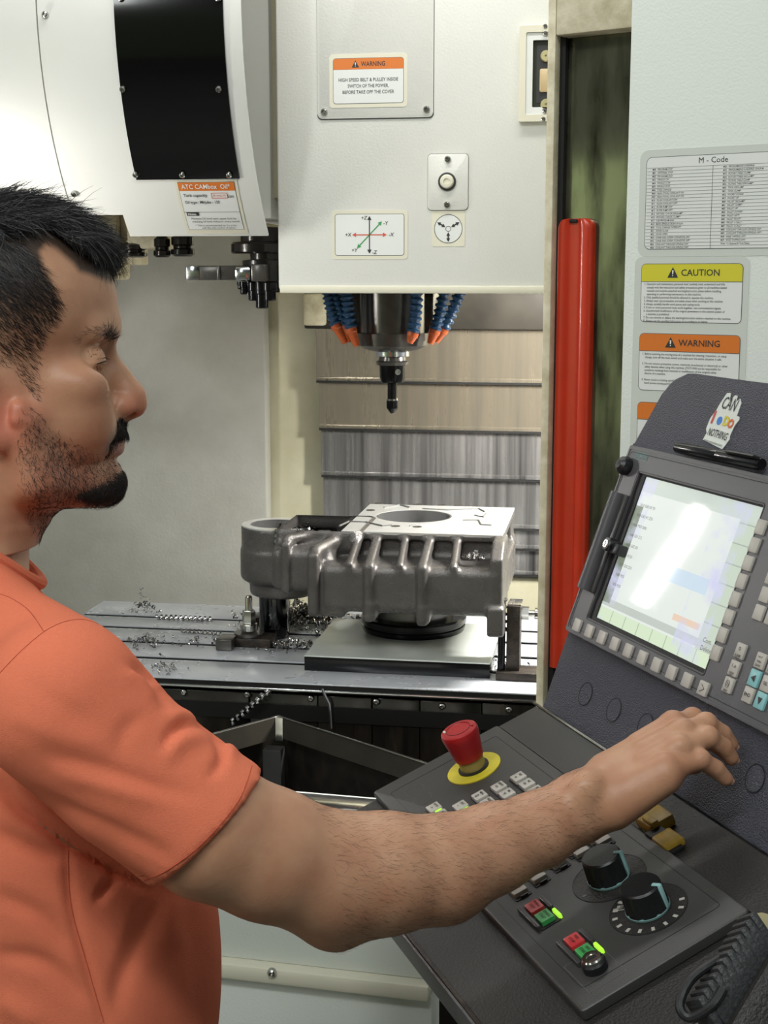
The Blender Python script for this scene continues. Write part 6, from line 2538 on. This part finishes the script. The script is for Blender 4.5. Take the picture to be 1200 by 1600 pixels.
fade = np.clip((575 - PYP) / 150, 0.25, 1.0)
hairm = np.maximum(mask(SIDE, 7) * fade, mask(TOP, 5))
hairm = np.where(is_head & (np.linalg.norm(q[:, [0, 2]] - hl(0, 640, .07)[[0, 2]], axis=1) < .03) & (np.abs(q[:, 1]) > .066), 0, hairm)
beardm = np.maximum.reduce([mask(BEARD, 12) * .30, mask(GOAT, 8) * .55, mask(MUST, 4) * .6, mask(BROW, 4) * .18])
lipm = mask(LIPS, 4) * (np.abs(q[:, 1]) < .026)
redm = np.maximum.reduce([np.exp(-((PXP - 212) ** 2 + (PYP - 632) ** 2) / 500.) * is_head * .55, np.exp(-((PXP - 10) ** 2 + (PYP - 660) ** 2) / 2600.) * is_head * .9,
                          np.exp(-((PXP - 90) ** 2 + (PYP - 760) ** 2) / 4000.) * is_head * .5])
m = bpy.data.materials.new('skin')
m.use_nodes = True
nt = m.node_tree
b = nt.nodes['Principled BSDF']
b.inputs['Roughness'].default_value = .46
b.inputs['Subsurface Weight'].default_value = .12
b.inputs['Subsurface Radius'].default_value = (.010, .004, .002)
b.inputs['Subsurface Scale'].default_value = .5
b.inputs['Specular IOR Level'].default_value = .42


def attr(n):
    a = nt.nodes.new('ShaderNodeAttribute')
    a.attribute_name = n
    return a.outputs['Fac']


pos = nt.nodes.new('ShaderNodeNewGeometry').outputs['Position']
nz = nt.nodes.new('ShaderNodeTexNoise')
nz.inputs['Scale'].default_value, nz.inputs['Detail'].default_value = 28, 5
nt.links.new(pos, nz.inputs['Vector'])
nr_ = nt.nodes.new('ShaderNodeMapRange')
nr_.inputs['From Min'].default_value, nr_.inputs['From Max'].default_value = .35, .7
nt.links.new(nz.outputs['Fac'], nr_.inputs['Value'])
col = mixc(nr_.outputs[0], lin((188, 143, 113)), lin((173, 123, 95)))
col = mixc(attr('red'), col, lin((192, 112, 88)))
col = mixc(attr('lip'), col, lin((150, 92, 80)))
fn = nt.nodes.new('ShaderNodeTexNoise')
fn.inputs['Scale'].default_value, fn.inputs['Detail'].default_value = 420, 2
nt.links.new(pos, fn.inputs['Vector'])
sp_ = nt.nodes.new('ShaderNodeMapRange')
sp_.inputs['From Min'].default_value, sp_.inputs['From Max'].default_value = .3, .62
sp_.inputs['To Min'].default_value = .45
nt.links.new(fn.outputs['Fac'], sp_.inputs['Value'])
bm_ = nt.nodes.new('ShaderNodeMath')
bm_.operation = 'MULTIPLY'
nt.links.new(attr('beard'), bm_.inputs[0])
nt.links.new(sp_.outputs[0], bm_.inputs[1])
col = mixc(bm_.outputs[0], col, lin((44, 36, 32)))
hm_ = nt.nodes.new('ShaderNodeMath')
hm_.operation = 'MULTIPLY'
nt.links.new(attr('hair'), hm_.inputs[0])
hm_.inputs[1].default_value = .9
col = mixc(hm_.outputs[0], col, lin((38, 34, 32)))
nt.links.new(col, b.inputs['Base Color'])
bp = nt.nodes.new('ShaderNodeBump')
bp.inputs['Strength'].default_value, bp.inputs['Distance'].default_value = .12, .0015
nt.links.new(fn.outputs['Fac'], bp.inputs['Height'])
nt.links.new(bp.outputs['Normal'], b.inputs['Normal'])
M['skin'] = m
M['hair'] = mat('hair', (20, 18, 18), 0.42, spec=.4)
M['beard_hair'] = mat('beard_hair', (30, 25, 23), 0.5, spec=.3)
M['eye_white'] = mat('eye_white', (206, 196, 188), 0.12)
M['eye_iris'] = mat('eye_iris', (46, 30, 22), 0.08)
M['shirt'] = mat('shirt', (230, 126, 94), 0.85, bump=.35, bscale=900, var=.35, vscale=340, rgb2=(218, 110, 80), stretch=(1, 1, 3), spec=.2)
M['shirt_seam'] = mat('shirt_seam', (186, 84, 58), .9)
M['trousers'] = mat('trousers', (44, 50, 66), .9, bump=.3, bscale=500)
M['shoe'] = mat('shoe', (30, 28, 27), .6)
foot0 = hw(60, 1800, 0)
person = link('person', np_mesh('person', V - np.array([foot0[0], foot0[1], 0]), Q, ['skin'], attrs=dict(hair=hairm, beard=beardm, lip=lipm, red=redm)))
person.location = (foot0[0], foot0[1], 0)
tag(person, 'man in an orange t-shirt seen in profile, reaching his right hand to the console', 'person')
PINV = wm(person).inverted()

# eyes
for s in (1, -1):
    c = HO + HB @ np.array([EC[0], EC[1] * s, EC[2]])
    gaze = HB @ np.array([.82, .05 * s, -.57])
    mb = MB(z_frame(c, gaze))
    r = ER - .0002
    mb.use('eye_white').lathe([(0, -r)] + [(r * math.cos(t), r * math.sin(t)) for t in np.linspace(-1.4, .85, 14)], 28)
    mb.use('eye_iris').lathe([(r * math.cos(t), r * math.sin(t)) for t in np.linspace(.85, 1.55, 6)] + [(0, r)], 28)
    mb.build('eye', None, person)

# hair: a combed mass on top, single strands everywhere
hs_, LX, AY, LZ = HEADBOX
tp = [hl(a, b_, .02)[[0, 2]] for a, b_ in [(166, 434), (148, 432), (126, 426), (112, 412), (97, 400), (80, 388), (70, 396), (60, 412), (30, 424), (-60, 430), (-240, 450), (-240, 240), (60, 240), (190, 340)]]
TT = table(np.array(tp), -.2, .12, -.02, .23, .0012)
st_ = (slice(None, None, 2),) * 3
thick = (.0085 + .004 * np.clip((LX[st_] + .02) / .08, 0, 1)).astype(np.float32)
HF_ = Field(xs[hs_[0]][::2], ys[hs_[1]][::2], zs[hs_[2]][::2])
wob = .0022 * np.sin(LX[st_] * 420 + LZ[st_] * 200) * np.sin(AY[st_] * 520 + LX[st_] * 90)
HF_.D = smax(HEADD[st_] - thick + wob, look(TT, LX[st_] + .15 * AY[st_], LZ[st_] - .35 * AY[st_]), .010)
for ax_i in range(3):
    for e_ in (0, -1):
        sl_ = [slice(None)] * 3
        sl_[ax_i] = e_
        HF_.D[tuple(sl_)] = .1
HV, HQ = HF_.mesh()
HV = relax(HV, HQ, 2, .5)


def vert_normals(V, Q):
    n = np.cross(V[Q[:, 2]] - V[Q[:, 0]], V[Q[:, 3]] - V[Q[:, 1]])
    N = np.zeros_like(V)
    for i in range(4):
        np.add.at(N, Q[:, i], n)
    return N / (np.linalg.norm(N, axis=1)[:, None] + 1e-12), n


BN, FN = vert_normals(V, Q)
if ((V[Q[:, 0]] - V.mean(0)) * FN).sum() < 0:
    print('FLIPPED normals')
HN, HFN = vert_normals(HV, HQ)


def strands(V, Q, FN, wface, n, length, direction, width, lift=.25, wav=.15, seg=3, jitter=.25):
    """thin ribbons growing from faces chosen by weight"""
    area = np.linalg.norm(FN, axis=1) * wface
    p = area / area.sum()
    f = RNG.choice(len(Q), n, p=p)
    ab = RNG.random((n, 2))
    a, b, c, d = (V[Q[f, i]] for i in range(4))
    root = (a * (1 - ab[:, :1]) + b * ab[:, :1]) * (1 - ab[:, 1:]) + (d * (1 - ab[:, :1]) + c * ab[:, :1]) * ab[:, 1:]
    N = FN[f] / (np.linalg.norm(FN[f], axis=1)[:, None] + 1e-12)
    dr = direction(root) + RNG.normal(size=(n, 3)) * jitter
    dr -= N * (dr * N).sum(1)[:, None]
    dr /= np.linalg.norm(dr, axis=1)[:, None] + 1e-9
    ln = length(root)[:, None] * (.6 + .8 * RNG.random((n, 1)))
    side = np.cross(dr, N)
    wv = RNG.normal(size=(n, 1)) * wav
    pts, wd = [], []
    for i in range(seg + 1):
        t = i / seg
        pts.append(root + ln * (dr * t + N * (lift * t - lift * .75 * t * t) + side * wv * t * t))
        wd.append(width * (1 - .75 * t))
    camdir = CAM - root
    w_ = np.cross(dr, camdir)
    w_ /= np.linalg.norm(w_, axis=1)[:, None] + 1e-9
    w_ = w_ * .8 + side * .2 + RNG.normal(size=(n, 3)) * .3
    w_ /= np.linalg.norm(w_, axis=1)[:, None]
    VV = np.stack([pts[i] + w_ * (wd[i] * e) for i in range(seg + 1) for e in (-.5, .5)], 1).reshape(-1, 3)
    base = np.arange(n)[:, None] * 2 * (seg + 1)
    FF = np.concatenate([base + np.array([[2 * i, 2 * i + 1, 2 * i + 3, 2 * i + 2]]) for i in range(seg)])
    return VV, FF


def pf(V, Q):
    c = V[Q].mean(1)
    qq = (c - HO) @ HB
    qq[:, 1] = np.abs(qq[:, 1])
    x, y = project(HO + qq @ HB.T)
    return c, qq, x, y


def dirs(fwd, up):
    return lambda R: np.tile(HE1 * fwd + HE2 * up, (len(R), 1))


fc, fq, fx, fy = pf(V, Q)
fh = fq[:, 2] > -.16
w_side = np.where(fh, soft(SIDE, fx, fy, 6), 0) * (fq[:, 0] > -.14)
ear_near = (np.linalg.norm(fq[:, [0, 2]] - hl(0, 640, .07)[[0, 2]], axis=1) < .028) & (fq[:, 1] > .066)
w_side[ear_near] = 0
Vs, Fs = [HV], [HQ]
off = len(HV)


def lenside(R):
    x, y = project(R)
    return np.interp(y, [400, 470, 560, 640], [.014, .009, .0045, .004])


hc2, hq2, hx2, hy2 = pf(HV, HQ)
up_w = ((HFN / (np.linalg.norm(HFN, axis=1)[:, None] + 1e-12)) * (hc2 - (HO + HB @ hl(0, 500)))).sum(1) > 0
for args in ((V, Q, FN, w_side * np.interp(fy, [400, 480, 570, 660], [1.0, 1.0, .6, .5]), 26000, lenside, dirs(.75, -.75), .00028, .22, .2, 3, .22),
             (HV, HQ, HFN, up_w * 1.0 * (hq2[:, 0] > -.13), 15000, lambda R: np.full(len(R), .024), dirs(.93, -.34), .00055, .26, .3, 4, .30),
             (HV, HQ, HFN, up_w * np.clip((hq2[:, 0] - .03) * 40, 0, 1), 4200, lambda R: np.full(len(R), .015), dirs(.6, -.8), .0005, .28, .3, 3, .35)):
    a_, f_ = strands(*args)
    Vs.append(a_)
    Fs.append(f_ + off)
    off += len(a_)
link('hair', np_mesh('hair', np.concatenate(Vs), np.concatenate(Fs), ['hair'], inv=PINV), person)

Vs, Fs, off = [], [], 0
for poly, w, n, ln, fwd, up, wd, lift, jit in ((BEARD, 14, 2300, .0050, .25, -.95, .00026, .45, .6), (GOAT, 7, 2300, .0070, .40, -.8, .00028, .75, .55), (MUST, 3, 1500, .0055, .25, -.85, .00034, .45, .3),
                                               (BROW, 3, 70, .0070, -.85, .15, .00026, .25, .25), (BROW_IN, 2, 110, .0075, .75, .1, .0003, .35, .35)):
    wgt = np.where(fh, soft(poly, fx, fy, w), 0)
    if poly is MUST:
        wgt = wgt * (fq[:, 1] < .03)
    a_, f_ = strands(V, Q, FN, wgt, n * 2, lambda R: np.full(len(R), ln), dirs(fwd, up), wd, lift, .35, 3, jit)
    Vs.append(a_)
    Fs.append(f_ + off)
    off += len(a_)
link('beard', np_mesh('beard', np.concatenate(Vs), np.concatenate(Fs), ['beard_hair'], inv=PINV), person)
# fine hair on the forearm
seg_d = J['wr'] - J['el']
tf = ((fc - J['el']) @ seg_d) / (seg_d @ seg_d)
w_arm = ((tf > -.05) & (tf < 1.0) & (np.linalg.norm(fc - (J['el'] + np.clip(tf, 0, 1)[:, None] * seg_d), axis=1) < .075) & ~fh).astype(float)
a_, f_ = strands(V, Q, FN, w_arm, 3200, lambda R: np.full(len(R), .0085), lambda R: np.tile(seg_d / np.linalg.norm(seg_d) + np.array([0, 0, -.45]), (len(R), 1)), .00011, .22, .3, 3, .3)
link('arm_hair', np_mesh('arm_hair', a_, f_, ['beard_hair'], inv=PINV), person)
# upper lashes
mb = MB()
for s in (1, -1):
    P = []
    for ph in np.linspace(-1.25, 1.25, 15):
        c_, s_2 = math.cos(ph), math.sin(ph)
        dx = (ER + .0021) * c_
        dz = (.30 * dx - .0056) / .954
        sc = math.sqrt(max(0, (ER + .0021) ** 2 - dz ** 2)) / (ER + .0021)
        P.append(HO + HB @ (np.array([EC[0], EC[1] * s, EC[2]]) + np.array([dx * sc, (ER + .0021) * s_2 * s * sc, dz])))
    mb.tube(P, .0007, 6)
for s in (1, -1):
    for k in range(16):
        ph = -1.05 + 2.1 * k / 15
        n0 = np.array([math.cos(ph), math.sin(ph) * s, 0])
        rt0 = np.array([EC[0], EC[1] * s, EC[2]]) + n0 * (ER + .0012) + np.array([0, 0, -.001 + .003 * math.cos(ph)])
        tip = rt0 + (n0 * .8 + np.array([0, 0, -.45])) * .006
        a, b_ = HO + HB @ rt0, HO + HB @ tip
        w0 = HE2 * .0002
        mb.add([a - w0, a + w0, b_], [(0, 1, 2)])
mb.build('eyelash', 'beard_hair', person)
M['nail'] = mat('nail', (196, 150, 128), .25)
# finger nails on the near fingers
mb = MB()
for f in ('pinky', 'ring', 'middle', 'index', 'thumb'):
    P3, R3 = HP3[f], HANDR[f]
    d = P3[4] - P3[3]
    d /= np.linalg.norm(d)
    n_ = np.cross(d, np.cross(np.array([.35, -.45, .82]), d))
    n_ /= np.linalg.norm(n_)
    c = P3[4] + d * R3[4] * .15 + n_ * R3[4] * .80
    fr = frame(c, d, np.cross(n_, d))
    P_ = []
    for i in range(5):
        row = []
        for j in range(5):
            u, v = (i / 4 - .5), (j / 4 - .5)
            row.append((u * .0095, v * R3[4] * 1.35 * (1 - .25 * max(0, u) * 2), -.0030 * (v * 2) ** 2 - .0006 * (u * 2) ** 2 + .0008))
        P_.append(row)
    M2 = MB(fr)
    M2.grid(P_)
    mb.use('nail').add(M2.v, M2.f) if 'nail' in M else mb.add(M2.v, M2.f)

mb.build('fingernail', 'nail', person)

# ---- t-shirt
lo = np.array([-.95, .80, hw(60, 1800, 0)[2]])
hi = np.array([J['ua'][0] + .10, 1.5, hw(0, 860, 0)[2]])
TS = Field(np.arange(lo[0], hi[0], .0042), np.arange(lo[1], hi[1], .0042), np.arange(lo[2] - .02, hi[2] + .03, .0042))
SL = Field(TS.x, TS.y, TS.z)
put_torso(TS, .004)
hem_c = at_depth(327, 1296, 1.062)
sdir = hem_c - SM
sdir /= np.linalg.norm(sdir)
SL.cap(J['sh'], SM, .0625, .0570, k=.004)
SL.cap(SM, hem_c, .0570, .0582, k=.006)
SL.cap(hem_c, hem_c + (hem_c - SM) * .4, .0582, .0582, k=.004)
Xg, Yg, Zg = TS.pts((slice(None),) * 3)
# hem plane follows the slanted cut of the sleeve
e_top, e_bot = at_depth(411, 1207, 1.065), at_depth(240, 1384, 1.045)
hv = e_bot - e_top
hn = np.cross(hv, np.cross(sdir, hv))
hn /= np.linalg.norm(hn)
if hn @ sdir < 0:
    hn = -hn
pl = ((Xg - e_top[0]) * hn[0] + (Yg - e_top[1]) * hn[1] + (Zg - e_top[2]) * hn[2]).astype(np.float32)
SL.D = smax(SL.D, pl, .003)
# hollow the sleeve's mouth
SL.cap(hem_c + sdir * .030, hem_c + sdir * .10, .0515, .0520, k=.002, op='sub')
TS.D = smin(TS.D, SL.D, .018)
del SL
# neckline: cut by a sloping plane
nk0 = hw(63, 910, 0)
nk1 = hw(2, 880, .066) + HE3 * -.066
nk1 = nk0 + (nk1 - nk0) * 2.2
nd = nk1 - nk0
nn = np.cross(HE3, nd)
nn /= np.linalg.norm(nn)
if nn[2] < 0:
    nn = -nn
pn = (Xg - nk0[0]) * nn[0] + (Yg - nk0[1]) * nn[1] + (Zg - nk0[2]) * nn[2]
ncut = hw(-62, 890, 0)
near_neck = np.sqrt((Xg - ncut[0]) ** 2 + (Yg - ncut[1]) ** 2 + (Zg - ncut[2]) ** 2) - .088
TS.D = smax(TS.D, smin(pn, -near_neck, .012).astype(np.float32), .004)
TS.D = smax(TS.D, (lo[2] - Zg).astype(np.float32) + 0 * TS.D, .004)
SV, SQ = TS.mesh()
SV = relax(SV, SQ, 2, .5)
del TS, pl, pn
SN, SFN = vert_normals(SV, SQ)
sx_, sy_ = project(SV)
facing = ((CAM - SV) * SN).sum(1) > 0
FOLDS = [  # pixel polyline, depth in mm (negative = crease), half width px
    ([(206, 1040), (226, 1050), (244, 1072), (258, 1098)], -6.0, 8), ([(262, 1120), (285, 1118), (310, 1132)], 3.5, 9), ([(246, 1060), (254, 1075)], 3.0, 10), ([(196, 1052), (222, 1062), (244, 1090)], 3.0, 10),
    ([(256, 1168), (268, 1146), (292, 1132), (326, 1136)], -4.5, 7), ([(262, 1182), (285, 1158), (318, 1154)], 3.5, 12),
    ([(330, 1144), (346, 1166), (346, 1190), (330, 1212)], -4.5, 8), ([(352, 1160), (366, 1182)], 3, 9),
    ([(80, 1180), (150, 1200), (231, 1226), (300, 1244)], -3.2, 13), ([(90, 1208), (170, 1228), (250, 1252)], 2.5, 14),
    ([(50, 1240), (139, 1280), (222, 1318), (262, 1340)], -3.5, 14), ([(222, 1120), (196, 1140), (186, 1170)], -2.2, 12),
    ([(0, 1226), (28, 1262), (70, 1292), (116, 1322), (185, 1362), (234, 1386)], -9, 9),
    ([(106, 1330), (112, 1415), (139, 1517), (165, 1600)], -4, 9), ([(185, 1362), (168, 1386), (152, 1408)], -5, 8), ([(240, 1400), (214, 1470), (190, 1530), (180, 1580)], -4.5, 16),
    ([(0, 1300), (60, 1330), (100, 1340)], -5, 12), ([(0, 1400), (60, 1430), (104, 1480)], -4, 14), ([(0, 1490), (70, 1505), (130, 1560)], -4, 13), ([(0, 1560), (60, 1600)], 4, 18),
    ([(300, 1420), (310, 1500), (306, 1600)], -2.5, 18), ([(270, 1400), (262, 1480)], 3, 20), ([(40, 1060), (90, 1100), (150, 1130)], -1.8, 16), ([(20, 1120), (90, 1150), (160, 1165)], 1.6, 14),
]
disp_ = np.zeros(len(SV))
for poly, mm, wpx in FOLDS:
    P = catmull(poly, 6)
    best = np.full(len(SV), 1e9)
    tt = np.zeros(len(SV))
    for i in range(len(P) - 1):
        e = P[i + 1] - P[i]
        t = np.clip(((sx_ - P[i, 0]) * e[0] + (sy_ - P[i, 1]) * e[1]) / (e @ e + 1e-9), 0, 1)
        dd = (sx_ - P[i, 0] - t * e[0]) ** 2 + (sy_ - P[i, 1] - t * e[1]) ** 2
        m_ = dd < best
        best = np.where(m_, dd, best)
        tt = np.where(m_, (i + t) / (len(P) - 1), tt)
    disp_ += np.where(facing, mm * .001 * np.exp(-best / (2 * (wpx * .75) ** 2)) * np.sin(PI * np.clip(tt * .9 + .05, 0, 1)) ** .6, 0)
SV = SV + SN * disp_[:, None]
shirt = link('t_shirt', np_mesh('t_shirt', SV, SQ, ['shirt'], inv=PINV), person)
# seams laid on the cloth
from mathutils.bvhtree import BVHTree
bvh = BVHTree.FromPolygons([tuple(v) for v in SV], [tuple(f) for f in SQ])


def on_shirt(px, py, off=.0002):
    r = ray(px, py)
    r = r / np.linalg.norm(r)
    h = bvh.ray_cast(Vector(CAM), Vector(r))
    return None if h[0] is None else np.array(h[0]) - r * off


for poly in ([(-6, 1058), (30, 1020), (69, 987), (100, 972), (130, 968), (158, 977), (186, 992)], [(68, 986), (46, 955), (20, 936), (-6, 926)], [(106, 1328), (111, 1415), (139, 1517), (162, 1598)],
             [(394, 1196), (372, 1252), (318, 1316), (264, 1358), (224, 1376)]):
    P = [on_shirt(x, y) for x, y in catmull(poly, 8)]
    P = [p for p in P if p is not None]
    if len(P) > 3:
        mb = MB()
        mb.tube(P, .00036, 5)
        mb.build('seam', 'shirt_seam', shirt)
# ribbed collar
mb = MB()
P = []
for k in range(41):
    a_ = 2 * PI * k / 40
    p = hw(-62, 880, 0) + HE1 * (.0660 * math.cos(a_)) + HE3 * (.0655 * math.sin(a_))
    p = p + HE2 * (-((p - nk0) @ nn) / (HE2 @ nn))
    P.append(p)
mb.tube(P, .0060, 10)
mb.build('collar', 'shirt', shirt)
# trousers and shoes below the frame
mb = MB()
hip = hw(60, 1760, 0)
for s in (1, -1):
    h_ = hw(60, 1800, .09 * s)
    mb.lathe([(.075, .10), (.078, .3), (.085, .5), (.105, .78), (.11, h_[2] + .02)], 20, Matrix.Translation((h_[0], h_[1], 0)))
TF_ = Matrix(((HE1[0], -HE1[1], 0, hip[0]), (HE1[1], HE1[0], 0, hip[1]), (0, 0, 1, 0), (0, 0, 0, 1)))
mb.lathe([(.12, hip[2] - .12), (1, hip[2] - .1), (1, hip[2] + .03), (.93, hip[2] + .14)], 24, TF_ @ Matrix.Diagonal((.15, .21, 1, 1)))
mb.build('trousers', 'trousers', person)
for s in (1, -1):
    h_ = hw(60, 1800, .09 * s)
    F_ = Matrix(((HE1[0], -HE1[1], 0, h_[0]), (HE1[1], HE1[0], 0, h_[1]), (0, 0, 1, 0), (0, 0, 0, 1)))
    mb = MB(F_)
    mb.prism([(-.10, -.04), (.12, -.05), (.19, -.03), (.20, 0), (.19, .03), (.12, .05), (-.10, .04), (-.12, 0)], 0, .10, bev=.03, seg=3)
    mb.build('shoe', 'shoe', person)
lamp = thing('work_lamp', 'long tubular work lamp on the left side of the machine chamber', 'lamp', Matrix.Translation((la + lb) / 2))
mb = MB()
mb.cyl(la, lb, .011, seg=20)
mb.build('lamp_tube', 'lamp_tube', lamp)
mb = MB()
d_ = (lb - la) / np.linalg.norm(lb - la)
mb.cyl(la - d_ * .03, la, .015, seg=20)
mb.cyl(lb, lb + d_ * .03, .015, seg=20)
mb.tube([la + np.array([-.026, .008, 0]), lb + np.array([-.026, .008, 0])], .010, 10)
mb.build('lamp_case', 'lamp_case', lamp)
